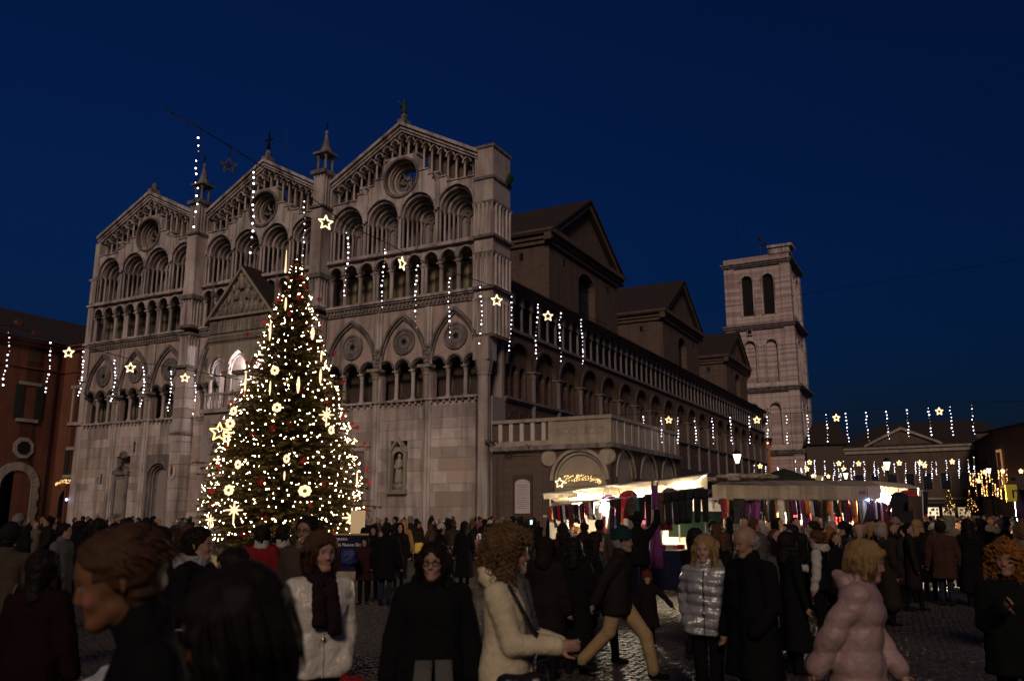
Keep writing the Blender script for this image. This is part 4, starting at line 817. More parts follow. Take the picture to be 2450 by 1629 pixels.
# ------------------------------------------------------------------ people: every body, coat and head of hair is grown as one smooth surface
def axis(lo, hi, fine, coarse, f0, f1):
    a = [lo]
    while a[-1] < hi:
        x = a[-1]; a.append(x+(fine if f0-fine < x < f1 else coarse))
    return np.array(a)
def grow(prims, ax, disp=None):
    X, Y, Z = ax; F = np.full((len(X), len(Y), len(Z)), 9.0); Bst = np.full(F.shape, 9.0); G = np.zeros(F.shape, np.int8)
    for kind, a, b, ra, rb, g, k in prims:
        a = np.asarray(a, float); b = np.asarray(b, float); m = .06+k
        if kind == 'e': lo, hi = a-b-m, a+b+m
        else: R = max(ra, rb); lo, hi = np.minimum(a, b)-R-m, np.maximum(a, b)+R+m
        i0, i1 = np.searchsorted(X, [lo[0], hi[0]]); j0, j1 = np.searchsorted(Y, [lo[1], hi[1]]); k0, k1 = np.searchsorted(Z, [lo[2], hi[2]])
        if i1 <= i0 or j1 <= j0 or k1 <= k0: continue
        S = (slice(i0, i1), slice(j0, j1), slice(k0, k1))
        x = X[i0:i1][:, None, None]; y = Y[j0:j1][None, :, None]; z = Z[k0:k1][None, None, :]
        if kind == 'e':
            q = np.sqrt(((x-a[0])/b[0])**2+((y-a[1])/b[1])**2+((z-a[2])/b[2])**2); d = (q-1)*min(b)
        else:
            ba = b-a; L = max(1e-9, ba @ ba); t = np.clip(((x-a[0])*ba[0]+(y-a[1])*ba[1]+(z-a[2])*ba[2])/L, 0, 1)
            d = np.sqrt((x-a[0]-t*ba[0])**2+(y-a[1]-t*ba[1])**2+(z-a[2]-t*ba[2])**2)-(ra+(rb-ra)*t)
        f = F[S]
        if kind == 'c-' or g < 0: F[S] = np.maximum(f, -d); continue
        h = np.clip(.5+.5*(f-d)/k, 0, 1); F[S] = f*(1-h)+d*h-k*h*(1-h)
        w = d < Bst[S]; Bst[S] = np.where(w, d, Bst[S]); G[S] = np.where(w, g, G[S])
    if disp is not None:
        o = disp(X[:, None, None], Y[None, :, None], Z[None, None, :])
        if isinstance(o, tuple): F = np.maximum(F+o[0], o[1]-Z[None, None, :])
        else: F += o
    s = F < 0; nx, ny, nz = F.shape
    c = s[:-1, :-1, :-1].astype(np.int8)
    for di, dj, dk in ((1,0,0),(0,1,0),(0,0,1),(1,1,0),(1,0,1),(0,1,1),(1,1,1)): c = c+s[di:nx-1+di, dj:ny-1+dj, dk:nz-1+dk]
    act = (c > 0) & (c < 8); I, J, Kk = np.nonzero(act); n = len(I); idx = np.full(act.shape, -1); idx[I, J, Kk] = np.arange(n)
    P = np.zeros((n, 3)); cnt = np.zeros(n); axs = (X, Y, Z)
    off = [(0,0,0),(1,0,0),(0,1,0),(1,1,0),(0,0,1),(1,0,1),(0,1,1),(1,1,1)]
    for p in range(8):
        for q in range(p+1, 8):
            df = [off[q][t]-off[p][t] for t in range(3)]
            if sum(abs(t) for t in df) != 1: continue
            A = (I+off[p][0], J+off[p][1], Kk+off[p][2]); Bq = (I+off[q][0], J+off[q][1], Kk+off[q][2]); fa = F[A]; fb = F[Bq]; m = (fa < 0) != (fb < 0)
            t = np.where(m, fa/np.where(m, fa-fb, 1), 0)
            for e in range(3): P[:, e] += np.where(m, axs[e][A[e]]*(1-t)+axs[e][Bq[e]]*t, 0)
            cnt += m
    P /= cnt[:, None]; qs = []
    for e in range(3):
        sl = [slice(None)]*3; sh = [slice(None)]*3; sl[e] = slice(0, -1); sh[e] = slice(1, None)
        d = s[tuple(sl)] != s[tuple(sh)]; a_, b_ = [t for t in range(3) if t != e]
        ii = np.nonzero(d); ii = [np.array(t) for t in ii]; ok = (ii[a_] > 0) & (ii[b_] > 0) & (ii[a_] < F.shape[a_]-1) & (ii[b_] < F.shape[b_]-1); ii = [t[ok] for t in ii]
        if not len(ii[0]): continue
        def cell(u, v): t = [None]*3; t[e] = ii[e]; t[a_] = ii[a_]-u; t[b_] = ii[b_]-v; return idx[t[0], t[1], t[2]]
        q = np.stack([cell(1, 1), cell(0, 1), cell(0, 0), cell(1, 0)], 1); inside = s[ii[0], ii[1], ii[2]]; fl = inside if e != 1 else ~inside
        q = np.where(fl[:, None], q, q[:, ::-1]); qs.append(q)
    Q = np.concatenate(qs); Q = Q[(Q >= 0).all(1)]
    return P, Q, G[I, J, Kk]
def np_mesh(name, P, Q, mats, mi=None, col=None):
    me = bpy.data.meshes.new(name); me.vertices.add(len(P)); me.vertices.foreach_set('co', P.astype(np.float32).ravel()); me.loops.add(Q.size); me.polygons.add(len(Q))
    me.loops.foreach_set('vertex_index', Q.astype(np.int32).ravel()); me.polygons.foreach_set('loop_start', np.arange(0, Q.size, 4, dtype=np.int32)); me.polygons.foreach_set('loop_total', np.full(len(Q), 4, np.int32))
    for m in mats: me.materials.append(m)
    if mi is not None: me.polygons.foreach_set('material_index', mi.astype(np.int32))
    me.polygons.foreach_set('use_smooth', np.ones(len(Q), bool))
    if col is not None:
        ca = me.color_attributes.new('tone', 'FLOAT_COLOR', 'POINT'); ca.data.foreach_set('color', np.concatenate([col, np.ones((len(col), 1))], 1).astype(np.float32).ravel())
    me.update(calc_edges=True); return me
skin = mat('skin', (.5, .3, .22), .55, attr='tone', local=True); skin.node_tree.nodes['Principled BSDF'].inputs['Subsurface Weight'].default_value = .08
skin2 = mat('skin_plain', (.28, .16, .11), .6)
MATC = {}
def cloth(key, col, rough=.85, col2=None, bump=.25, bscale=22, **kw):
    kw.setdefault('spec', .06 if rough > .6 else .4)
    if key not in MATC: MATC[key] = mat(key, col, rough, col2 or tuple(c*.75 for c in col), 6.0, (1, 1, 1), bump, bscale, local=True, **kw)
    return MATC[key]
def colmat(name, rough=.85):                                # takes the colour of the object that wears it
    m = bpy.data.materials.new(name); m.use_nodes = True; t = m.node_tree; b = t.nodes['Principled BSDF']; o = t.nodes.new('ShaderNodeObjectInfo'); t.links.new(o.outputs['Color'], b.inputs[0]); b.inputs['Roughness'].default_value = rough; b.inputs['Specular IOR Level'].default_value = .06
    g = t.nodes.new('ShaderNodeTexCoord'); z = t.nodes.new('ShaderNodeTexNoise'); z.inputs['Scale'].default_value = 14; t.links.new(g.outputs['Object'], z.inputs[0]); bp = t.nodes.new('ShaderNodeBump'); bp.inputs['Distance'].default_value = .05; bp.inputs['Strength'].default_value = .35; t.links.new(z.outputs[0], bp.inputs['Height']); t.links.new(bp.outputs[0], b.inputs['Normal']); return m
wear = colmat('coat_cloth'); hairm = colmat('hair', .55)
black = cloth('black_wool', (.007, .006, .007), .95); shoe = cloth('dark_shoe', (.008, .007, .006), .7); denim = cloth('dark_denim', (.018, .024, .042), .9); darktr = cloth('dark_trousers', (.007, .0065, .007), .95); khaki = cloth('khaki_cotton', (.36, .25, .12), .85); whitetr = cloth('white_trousers', (.55, .50, .40), .8)
V = lambda *a: np.array(a, float)
def pose(h=1.7, arms='down', stride=0.0, lean=0.0, hy=0.0, hp=0.0, wide=1.0, female=False, lift=None):
    J = {}; s = h/1.7; J['s'] = s
    def up(p):                                             # upper body leans forward about the hips
        p = np.array(p, float); z = p[2]-.93; c, n = math.cos(lean), math.sin(lean); return V(p[0], p[1]*c-z*n, .93+z*c+p[1]*n)*s
    J['up'] = up; sw = (.172 if female else .195)*wide
    J['pel'] = up((0, 0, .95)); J['che'] = up((0, 0, 1.25)); J['neck'] = up((0, .02, 1.43)); J['head'] = up((0, -.015-.05*math.sin(hp), 1.585))
    for n, sg in (('L', 1), ('R', -1)):
        sh = up((sg*sw, .01, 1.365)); J['sh'+n] = sh; pr = arms if isinstance(arms, str) else arms[0 if n == 'L' else 1]
        tg = {'down': (sg*(sw+.115), -.04, .82), 'pocket': (sg*(sw-.02), -.13, .88), 'front': (sg*.035, -.30, 1.08), 'fold': (-sg*.10, -.24, 1.13), 'chest': (sg*.05, -.25, 1.24), 'swingf': (sg*(sw+.03), -.24, .90), 'swingb': (sg*(sw+.05), .22, .86), 'up': (sg*(sw+.12), -.25, 1.78), 'reach': (sg*(sw+.05), -.50, 1.12), 'side': (sg*(sw+.42), -.12, .92), 'phone': (sg*.08, -.36, 1.62), 'bag': (sg*(sw+.04), .0, .78)}[pr] if isinstance(pr, str) else pr
        w = up(tg); d = w-sh; L1, L2 = .285*s, .26*s; D = np.linalg.norm(d); D2 = min(D, (L1+L2)*.995); w = sh+d/D*D2; a = (L1*L1-L2*L2+D2*D2)/(2*D2); hh = math.sqrt(max(0, L1*L1-a*a))
        pole = V(sg*.55, .75, -.25); u = d/D; pv = pole-u*(pole @ u); pv /= np.linalg.norm(pv); J['el'+n] = sh+u*a+pv*hh; J['wr'+n] = w; J['arm'+n] = pr
        J['hip'+n] = V(sg*.088, 0, .90)*s; y = -sg*stride/2
        J['ank'+n] = V(sg*.09, y+(.02 if y > 0 else 0), .085+(.10 if y > .2 else 0))*s; kn = (J['hip'+n]+J['ank'+n])/2; kn[1] -= .02+abs(stride)*.12; J['kn'+n] = kn; J['toe'+n] = J['ank'+n]+V(sg*.02, -.15, -.05 if y <= .2 else -.07)*s
    return J
def hand(J, n, g=0):
    w, e = J['wr'+n], J['el'+n]; s = J['s']; u = (w-e)/np.linalg.norm(w-e); sg = 1 if n == 'L' else -1
    side = np.cross(u, V(0, -1, .2)); ns = np.linalg.norm(side); side = side/ns if ns > .1 else V(1, 0, 0); nor = np.cross(side, u); P = []
    pc = w+u*.075*s; P.append(('r', w, pc, .024*s, .034*s, g, .02)); 
    for i, (o, l) in enumerate(((-.028, .062), (-.009, .074), (.011, .070), (.029, .055))):
        b0 = w+u*.085*s+side*o*s; m = b0+(u*.9+nor*.3*1)*l*.55*s; t = m+(u*.55+nor*.85)*l*.5*s; P += [('r', b0-u*.03*s, b0, .0105*s, .0105*s, g, .008), ('r', b0, m, .0105*s, .0095*s, g, .004), ('r', m, t, .0095*s, .008*s, g, .004)]
    t0 = w+u*.03*s-side*.026*s*sg; P += [('r', t0, t0+(u*.5-side*.75*sg+nor*.3)*.045*s, .014*s, .011*s, g, .01), ('r', t0+(u*.5-side*.75*sg+nor*.3)*.045*s, t0+(u*.95-side*.85*sg+nor*.6)*.07*s, .011*s, .009*s, g, .005)]
    return P
def hframe(J, hy, hp):                                     # head frame: turned and nodded
    c, n = math.cos(hy), math.sin(hy); cp, sp = math.cos(hp), math.sin(hp); s = J['s']*1.0; H = J['head']
    def f(x, y, z):
        y2, z2 = y*cp-z*sp, z*cp+y*sp; return H+V(x*c-y2*n, x*n+y2*c, z2)*s
    return f
def headprims(f, s, g=0, fem=False):
    P = []; E = lambda p, r, k: P.append(('r', f(*p), f(*p), r*s, r*s, g, k))
    P.append(('r', f(0, -.015, .035), f(0, .03, .04), .082*s, .086*s, g, .03)); P.append(('r', f(0, -.02, .06), f(0, .02, .07), .072*s, .075*s, g, .03))
    P.append(('r', f(0, -.035, -.01), f(0, -.05, -.075), .062*s, .034*s, g, .03)); P.append(('r', f(.03, -.02, -.06), f(.012, -.065, -.092), .035*s, .022*s, g, .025)); P.append(('r', f(-.03, -.02, -.06), f(-.012, -.065, -.092), .035*s, .022*s, g, .025))
    for sx in (-1, 1):
        P.append(('r', f(sx*.036, -.066, -.018), f(sx*.03, -.072, -.03), .024*s, .022*s, g, .02))       # cheek
        P.append(('r', f(sx*.014, -.092, .034), f(sx*.048, -.076, .036), .012*s, .010*s, g, .012))       # brow
        P.append(('r', f(sx*.080, .012, .0), f(sx*.082, .02, .03), .012*s, .016*s, g, .008)); P.append(('r', f(sx*.078, .01, -.02), f(sx*.08, .012, .0), .009*s, .011*s, g, .006))
    for sx in (-1, 1): P.append(('r', f(sx*.031, -.098, .012), f(sx*.034, -.098, .012), .013*s, .013*s, -1, .01))   # eye socket cut
    for sx in (-1, 1): P.append(('r', f(sx*.031, -.078, .012), f(sx*.033, -.078, .012), .0145*s, .0145*s, g, .003))
    P.append(('r', f(0, -.088, .026), f(0, -.105, -.022), .009*s, .0125*s, g, .012)); P.append(('r', f(.011, -.094, -.026), f(-.011, -.094, -.026), .009*s, .010*s, g, .008))
    P.append(('r', f(-.018, -.086, -.052), f(.018, -.086, -.052), .010*s, .010*s, g, .008)); P.append(('r', f(-.013, -.085, -.063), f(.013, -.085, -.063), .010*s, .010*s, g, .008)); P.append(('r', f(-.008, -.078, -.092), f(.008, -.078, -.092), .018*s, .018*s, g, .015))
    return P
def facecol(Pn, f, J, hy, hp, tone=(.30, .165, .11), lips=(.40, .13, .11), brow=(.06, .035, .02), hand_ok=True):
    tone = tuple(.62*t for t in tone); H = J['head']; s = J['s']; c, n = math.cos(hy), math.sin(hy); q = (Pn-H)/s; x = q[:, 0]*c+q[:, 1]*n; y = -q[:, 0]*n+q[:, 1]*c; z = q[:, 2]; cp, sp = math.cos(hp), math.sin(hp); y, z = y*cp+z*sp, -y*sp+z*cp
    C = np.tile(np.array(tone), (len(Pn), 1)); front = y < -.05
    def blend(m, col, a=1.0): m = np.clip(m, 0, 1)[:, None]*a; C[:] = C*(1-m)+np.array(col)*m
    ax = np.abs(x)
    blend(np.exp(-((ax-.045)/.022)**2-((z+.022)/.02)**2)*front, (.5, .2, .15), .5)
    blend((np.exp(-(x/.02)**4-((z+.057)/.0085)**2))*front, lips, .9); blend(np.exp(-(x/.019)**4-((z+.0575)/.002)**2)*front, (.1, .03, .03), .8)
    blend(np.exp(-((ax-.032)/.017)**4-((z-.036)/.0048)**2)*front, brow, .85)
    e = np.exp(-((ax-.0315)/.0145)**4-((z-.012)/.0068)**4)*front; blend(e*1.3, (.30, .27, .25)); blend(np.exp(-((ax-.0315)/.0065)**4-((z-.012)/.0075)**4)*front*1.3, (.02, .014, .01)); blend(np.exp(-((ax-.0315)/.016)**4-((z-.0195)/.003)**2)*front, (.03, .018, .015), .8)
    blend(np.exp(-((ax-.009)/.004)**2-((z+.036)/.003)**2)*front, (.1, .04, .03), .7)
    return C
def legs(J, g, k=1.0):
    P = []; s = J['s']
    for n in 'LR': P += [('r', J['hip'+n], J['kn'+n], .088*s*k, .062*s*k, g, .03), ('r', J['kn'+n], J['ank'+n]+V(0, 0, .03)*s, .062*s*k, .052*s*k, g, .02)]
    return P
def shoes(J, g):
    P = []; s = J['s']
    for n in 'LR': P += [('r', J['ank'+n]+V(0, .03, -.045)*s, J['toe'+n]+V(0, 0, 0)*s, .038*s, .034*s, g, .02), ('r', J['ank'+n]+V(0, .02, -.03)*s, J['ank'+n]+V(0, .01, .05)*s, .042*s, .045*s, g, .02)]
    return P
def torso(J, g, th=0.0, hem=None, flare=0.0, belly=0.0):
    s = J['s']; up = J['up']; P = []; w = abs(J['shL'][0])/s
    P += [('r', up((w*.72, .01, 1.345)), up((-w*.72, .01, 1.345)), (.062+th)*s, (.062+th)*s, g, .05)]
    for sx in (-1, 1): P += [('r', up((sx*w*.40, -.005, 1.26)), up((sx*w*.33, -.0, 1.06)), (.102+th)*s, (.088+th+belly)*s, g, .05), ('r', up((sx*w*.33, 0, 1.06)), up((sx*.075, .01, .93)), (.088+th+belly)*s, (.103+th)*s, g, .05), ('r', up((sx*w*.2, .02, 1.40)), up((sx*w*.62, .015, 1.355)), (.05+th*.8)*s, (.05+th*.8)*s, g, .04)]
    P += [('r', up((0, .02, 1.40)), up((0, .01, 1.47)), (.062+th*.6)*s, (.06+th*.6)*s, g, .03)]
    if hem is not None:
        for sx in (-1, 1): 
            hp_ = J['kn'+('L' if sx > 0 else 'R')]; z = hem
            P += [('r', up((sx*.07, .0, .95)), V(sx*(.07+flare*.6), hp_[1]/s*.35*(.93-z)/.45, z-.06)*s, (.103+th)*s, (.108+th+flare)*s, g, .05)]
    return P
def sleeves(J, g, th=0.0, cut=.0):
    P = []; s = J['s']
    for n in 'LR':
        w = J['wr'+n]+(J['el'+n]-J['wr'+n])*cut; P += [('r', J['sh'+n], J['el'+n], (.056+th)*s, (.045+th)*s, g, .016), ('r', J['el'+n], w, (.045+th)*s, (.036+th)*s, g, .016)]
    return P
def wrinkle(a=.006, f=16, seed=0, hem=None):
    r = np.random.RandomState(seed); D = r.normal(size=(5, 3)); D[:, 2] *= 1.6; ph = r.rand(5)*6
    def fn(x, y, z):
        o = 0
        for i in range(5): o = o+np.sin((x*D[i, 0]+y*D[i, 1]+z*D[i, 2])*f*(.6+.25*i)+ph[i]+1.5*np.sin((x*D[i, 1]-z*D[i, 0])*f*.5))
        o = a*o/2.2
        if hem is not None: return o, hem
        return o
    return fn
def puffy(a=.012, band=.13, z0=0.0, seed=1, hem=None):
    w = wrinkle(.0025, 26, seed)
    def fn(x, y, z):
        o = -a*(np.abs(np.sin((z-z0+.015*np.sin(x*9))*PI/band))**.75-.75)+w(x, y, z)
        return (o, hem) if hem is not None else o
    return fn
def bounds(prims):
    lo = np.full(3, 9.); hi = np.full(3, -9.)
    for kind, a, b, ra, rb, g, k in prims:
        if g < 0: continue
        a = np.asarray(a); b = np.asarray(b)
        if kind == 'e': l, h = a-b, a+b
        else: R = max(ra, rb); l, h = np.minimum(a, b)-R, np.maximum(a, b)+R
        lo = np.minimum(lo, l); hi = np.maximum(hi, h)
    return lo-.05, hi+.05
def surf(prims, vox, fine=None, fbox=None, disp=None):
    lo, hi = bounds(prims); ax = []
    for e in range(3):
        if fine: ax.append(axis(lo[e], hi[e], fine, vox, fbox[0][e], fbox[1][e]))
        else: ax.append(np.arange(lo[e], hi[e]+vox, vox))
    return grow(prims, ax, disp)
def addm(name, P, Q, mats, par, mi=None, col=None, color=None):
    o = bpy.data.objects.new(name, np_mesh(name, P, Q, mats, mi, col)); ln(o, par)
    if color: o.color = (*[c*(.55 if max(color) < .06 else .8) for c in color], 1) if name == 'coat' else (*color, 1)
    return o
def strands(name, roots, m, par, r=random, col=None, curl=0.0, wid=.006, color=None):
    # locks of hair: list of polylines
    d = MB()
    for pts in roots: d.tube(pts, wid*r.uniform(.7, 1.3), 4, 0, wid*.3)
    return d.obj(name, m, par, True)
HAIRC = {'brown': (.06, .03, .016), 'dark': (.012, .009, .008), 'blonde': (.22, .14, .06), 'ginger': (.20, .08, .02), 'grey': (.22, .20, .18), 'lightbrown': (.10, .058, .026)}
def person(label, x, d, h=1.7, yaw=0, coat=(.012, .011, .012), cm=None, arms='down', stride=0.0, lean=0.0, hy=0.0, hp=0.0, hem=.62, th=.02, flare=.02, trous=None, hair='short', hc='dark', tone=(.46, .27, .19), fem=False, hat=None, scarf=None, hood=None, glasses=False, puff=None, wide=1.0, vox=.018, fine=.0085, group=None, at_=None, seed=0, collar=True, sleeve=None, earring=False, cat='person', sleevecut=0.0, belly=0.0, zip_=None, legk=1.0):
    root = thing('person', label, cat, at_ if at_ is not None else at(x, d), math.radians(yaw)-math.atan(bear(x)) if at_ is None else math.radians(yaw), group)
    hy, hp = math.radians(hy), math.radians(hp); J = pose(h, arms, stride, lean, hy, hp, wide, fem); s = J['s']; f = hframe(J, hy, hp); r = random.Random(seed+int(x))
    # body: head, neck, trunk, arms with hands, legs - one surface
    pr = headprims(f, s, 0, fem)+[('r', J['neck']-V(0, 0, .03), f(0, .012, -.06), .052*s, .05*s, 0, .03)]
    for n in 'LR':
        pr += [('r', J['sh'+n], J['el'+n], .045*s, .036*s, 0, .02), ('r', J['el'+n], J['wr'+n], .036*s, .024*s, 0, .02)]
        if J['arm'+n] != 'pocket': pr += hand(J, n)
    pr += torso(J, 1, -.012)+legs(J, 1, legk)+shoes(J, 2); Hc = J['head']; fb = (Hc-.135*s, Hc+.135*s)
    P, Q, G = surf(pr, vox*.95, fine, fb); C = facecol(P, f, J, hy, hp, tone, brow=HAIRC[hc] if hc != 'blonde' else (.12, .07, .03))
    bo = addm('body', P, Q, [skin, trous or darktr, shoe], root, G[Q[:, 0]], C)
    # coat
    cp = torso(J, 0, th, hem, flare, belly)+([] if sleeve else sleeves(J, 0, th*.7, sleevecut))
    if collar:
        for k_ in range(8):
            a = 2*PI*k_/8; p = J['neck']+V(.068*math.cos(a), .062*math.sin(a)-.005, .015)*s; cp.append(('r', p, p+V(0, 0, .045)*s, .022*s, .02*s, 0, .02))
    P, Q, G = surf(cp, vox, disp=(puffy(.030 if puff < .12 else .017, puff, .05, seed, hem*s if hem else None) if puff else wrinkle(.0034, 26, seed, hem*s if hem else None))); co = addm('coat', P, Q, [cm or wear], root, None, None, coat)
    if zip_:
        fr = [P[m][np.argmin(P[m][:, 1])]*V(0, 1, 1)+V(J['neck'][0], 0, 0) for z in np.arange(max(P[:, 2].min(), .3)+.03, J['neck'][2]-.02, .03) for m in [np.nonzero((abs(P[:, 2]-z) < .02) & (abs(P[:, 0]-J['neck'][0]) < .03))[0]] if len(m)]
        if len(fr) > 3:
            d_ = MB(); d_.tube([p+V(0, -.004, 0) for p in fr], .006, 5); zo = d_.obj('zip', zip_, root)
            d_ = MB(); q = fr[len(fr)//3]; d_.ell(q+V(0, -.012, 0), (.016, .008, .016), 8, 5); d_.obj('buckle', bpy.data.materials.get('chrome') or mat('chrome', (.6, .58, .55), .2, metal=1.0), zo, True)
    if sleeve: P, Q, G = surf(sleeves(J, 0, th*.7), vox, disp=wrinkle(.006, 18, seed)); addm('sleeves', P, Q, [sleeve], root)
    # hood lying on the back or worn
    if hood:
        hp_ = []
        if hood[0] == 'down':
            for k_ in range(12): a = 2*PI*k_/12; p = J['neck']+V(.088*math.cos(a), .005+.085*math.sin(a), .012)*s; hp_.append(('r', p, p+V(0, 0, .045)*s, .032*s, .028*s, 0, .04))
            for k_ in range(9): a = PI*(k_/8)+0.0; p = J['neck']+V(.12*math.cos(a), .045+.075*math.sin(a), .0+.02*math.sin(a))*s; hp_.append(('r', p, p+V(0, .015, .04)*s, .038*s, .030*s, 0, .04))
        else:
            hp_ += [('r', f(0, .03, .03), f(0, .05, .05), .128*s, .128*s, 0, .05), ('r', f(0, .07, -.05), J['neck']+V(0, .05, 0), .11*s, .12*s, 0, .05)]
            for sx in (-1, 1): hp_ += [('r', f(sx*.085, -.03, .03), f(sx*.09, -.02, -.11), .035*s, .05*s, 0, .04)]
            hp_ += [('r', f(0, -.11, -.0), f(0, -.11, -.05), .075*s, .06*s, -1, .02)]
        P, Q, G = surf(hp_, .012, disp=wrinkle(.005, 22, seed)); addm('hood', P, Q, [hood[1]], root)
    # hair
    hp_ = []; cut = []
    if hair in ('short', 'bob', 'long', 'crop'):
        tk = {'short': .012, 'crop': .006, 'bob': .019, 'long': .018}[hair]
        hp_ = [('r', f(0, .0, .055), f(0, .035, .055), (.088+tk)*s, (.092+tk)*s, 0, .03), ('r', f(0, .045, .03), f(0, .05, -.01), (.082+tk)*s, (.07+tk)*s, 0, .03)]
        if hair == 'bob':
            for sx in (-1, 1): hp_ += [('r', f(sx*.075, .01, .03), f(sx*.088, .0, -.085), .035*s, .034*s, 0, .03), ('r', f(sx*.07, -.03, .055), f(sx*.088, -.03, -.03), .028*s, .022*s, 0, .03)]
            hp_ += [('r', f(0, .06, 0), f(0, .075, -.09), .075*s, .06*s, 0, .04), ('r', f(-.05, -.085, .075), f(.04, -.088, .082), .02*s, .02*s, 0, .02)]
        if hair == 'long':
            for sx in (-1, 1): hp_ += [('r', f(sx*.075, .01, .02), f(sx*.10, .0, -.14), .035*s, .045*s, 0, .03), ('r', f(sx*.07, -.03, .06), f(sx*.095, -.03, -.08), .024*s, .026*s, 0, .03)]
            hp_ += [('r', f(0, .06, 0), f(0, .085, -.20), .08*s, .08*s, 0, .04)]
        cut = [('r', f(0, -.135, -.005), f(0, -.13, -.06), .082*s, .085*s, -1, .02)]
        if hair in ('short', 'crop'): cut = [('r', f(0, -.13, .0), f(0, -.12, -.08), .098*s, .10*s, -1, .02), ('r', f(.1, -.055, -.02), f(.1, -.03, -.1), .05*s, .05*s, -1, .02), ('r', f(-.1, -.055, -.02), f(-.1, -.03, -.1), .05*s, .05*s, -1, .02)]
        if hat in ('beanie', 'knit'): hp_ = [q for i, q in enumerate(hp_) if i != 0]
        P, Q, G = surf(hp_+cut, .0105, disp=wrinkle(.006, 55, seed)); ho = addm('hair', P, Q, [hairm], root, None, None, HAIRC[hc])
        if fine < .012 and hair in ('short', 'crop') and not hat:
            L = []
            for k_ in range(520):
                a = r.uniform(-2.7, 2.7); b_ = r.uniform(.15, 1.5); R1 = .101; q0 = V(R1*math.sin(b_)*math.sin(a), .022+R1*1.05*math.sin(b_)*math.cos(a), .05+R1*math.cos(b_)); 
                if q0[1] < -.03 and q0[2] < .095: continue
                q1 = q0+V(r.gauss(0, .012), .02+r.gauss(0, .012), .004-.02*b_); q2 = q1+V(r.gauss(0, .012), .018, -.014*b_-.004); L.append([f(*q0), f(*(q1*1.03-V(0, 0, .002))), f(*q2)])
            so_ = strands('hair_locks', L, hairm, root, r, wid=.0032*s); so_.color = (*[c*1.3 for c in HAIRC[hc]], 1)
        if fine < .012 and hair in ('bob', 'long'):
            L = []; 
            for k_ in range(340):
                a = r.uniform(-2.5, 2.5); b0 = .095+r.uniform(0, .03); ln_ = .11 if hair == 'bob' else .2; z1 = -.06-r.random()*ln_*.6
                L.append([f(b0*math.sin(a)*.75, .03+b0*math.cos(a)*.7, .10), f(b0*1.08*math.sin(a), .02+b0*1.05*math.cos(a), .03), f(b0*1.1*math.sin(a), .02+b0*1.1*math.cos(a), (z1+.03)/2), f(b0*1.02*math.sin(a)+r.gauss(0, .006), .02+b0*1.02*math.cos(a), z1)] if abs(a) < 1.9 or z1 < 0 else [f(0, 0, .12), f(0, .02, .13)])
            so_ = strands('hair_locks', L, hairm, root, r, wid=.0034*s); so_.color = (*[c*1.15 for c in HAIRC[hc]], 1)
    elif hair == 'curly':
        big = .036
        hp_ = [('r', f(0, .01, .06), f(0, .05, .04), (.09+big)*s, (.095+big)*s, 0, .03), ('r', f(0, .06, 0), f(0, .075, -.09), .11*s, .10*s, 0, .04)]
        for sx in (-1, 1): hp_ += [('r', f(sx*.085, .01, .04), f(sx*.10, .015, -.08), .05*s, .055*s, 0, .04)]
        cut = [('r', f(0, -.145, .0), f(0, -.14, -.07), .094*s, .10*s, -1, .02)]
        P, Q, G = surf(hp_+cut, .012, disp=wrinkle(.02, 60, seed)); addm('hair', P, Q, [hairm], root, None, None, HAIRC[hc]); L = []
        for k_ in range(620):
            q = r.randrange(len(P)); p = P[q]; lv_ = (p-f(0, 0, 0))/s; yl = -lv_[0]*math.sin(hy)+lv_[1]*math.cos(hy)
            if yl < -.055 and lv_[2] < .085: continue
            o = (p-f(0, .03, .0)); o = o/np.linalg.norm(o); a0 = r.random()*6; pts = []
            t1 = np.cross(o, V(0, 0, 1)); t1 = t1/(np.linalg.norm(t1)+1e-6); 
            for j in range(9): t = j/8; pts.append(p+o*.016*math.sin(t*2.2)+V(0, 0, -.075*t)+(t1*math.cos(a0+t*9)+o*math.sin(a0+t*9))*.012)
            L.append(pts)
        so_ = strands('curls', L, hairm, root, r, wid=.0038*s); so_.color = (*[c*1.3 for c in HAIRC[hc]], 1)
    elif hair == 'bald':
        hp_ = [('r', f(0, .05, .0), f(0, .055, -.02), .085*s, .075*s, 0, .03)]+[('r', f(sx*.07, .02, .02), f(sx*.07, .03, .0), .024*s, .024*s, 0, .03) for sx in (-1, 1)]+[('r', f(0, -.1, .12), f(0, .03, .13), .09*s, .095*s, -1, .02), ('r', f(0, -.1, -.06), f(0, -.1, 0), .1*s, .1*s, -1, .02)]
        P, Q, G = surf(hp_, .011, disp=wrinkle(.003, 50, seed)); addm('hair', P, Q, [hairm], root, None, None, HAIRC['grey'])
    if hat:
        hm = {'knit_green': cloth('green_knit', (.010, .036, .030), .95, None, .6, 60), 'knit_red': cloth('red_knit', (.14, .02, .016), .95, None, .6, 60), 'knit_white': cloth('white_knit', (.5, .46, .42), .95, None, .6, 60), 'knit_dark': cloth('dark_knit', (.015, .014, .015), .95, None, .6, 60), 'cap_dark': cloth('dark_cap', (.014, .013, .014), .9), 'cap_light': cloth('light_cap', (.18, .15, .125), .9), 'hat_black': cloth('black_felt', (.01, .009, .009), .9), 'knit_yellow': cloth('yellow_knit', (.4, .30, .03), .95, None, .6, 60)}[hat]
        P_ = [('r', f(0, .005, .085), f(0, .035, .07), .112*s, .114*s, 0, .02), ('r', f(0, .0, .14), f(0, .03, .13), .07*s, .07*s, 0, .03)]
        for k_ in range(10): a = 2*PI*k_/10; P_.append(('r', f(.104*math.sin(a), .02-.112*math.cos(a), .055), f(.104*math.sin(a+.6), .02-.112*math.cos(a+.6), .055), .02*s, .02*s, 0, .012))
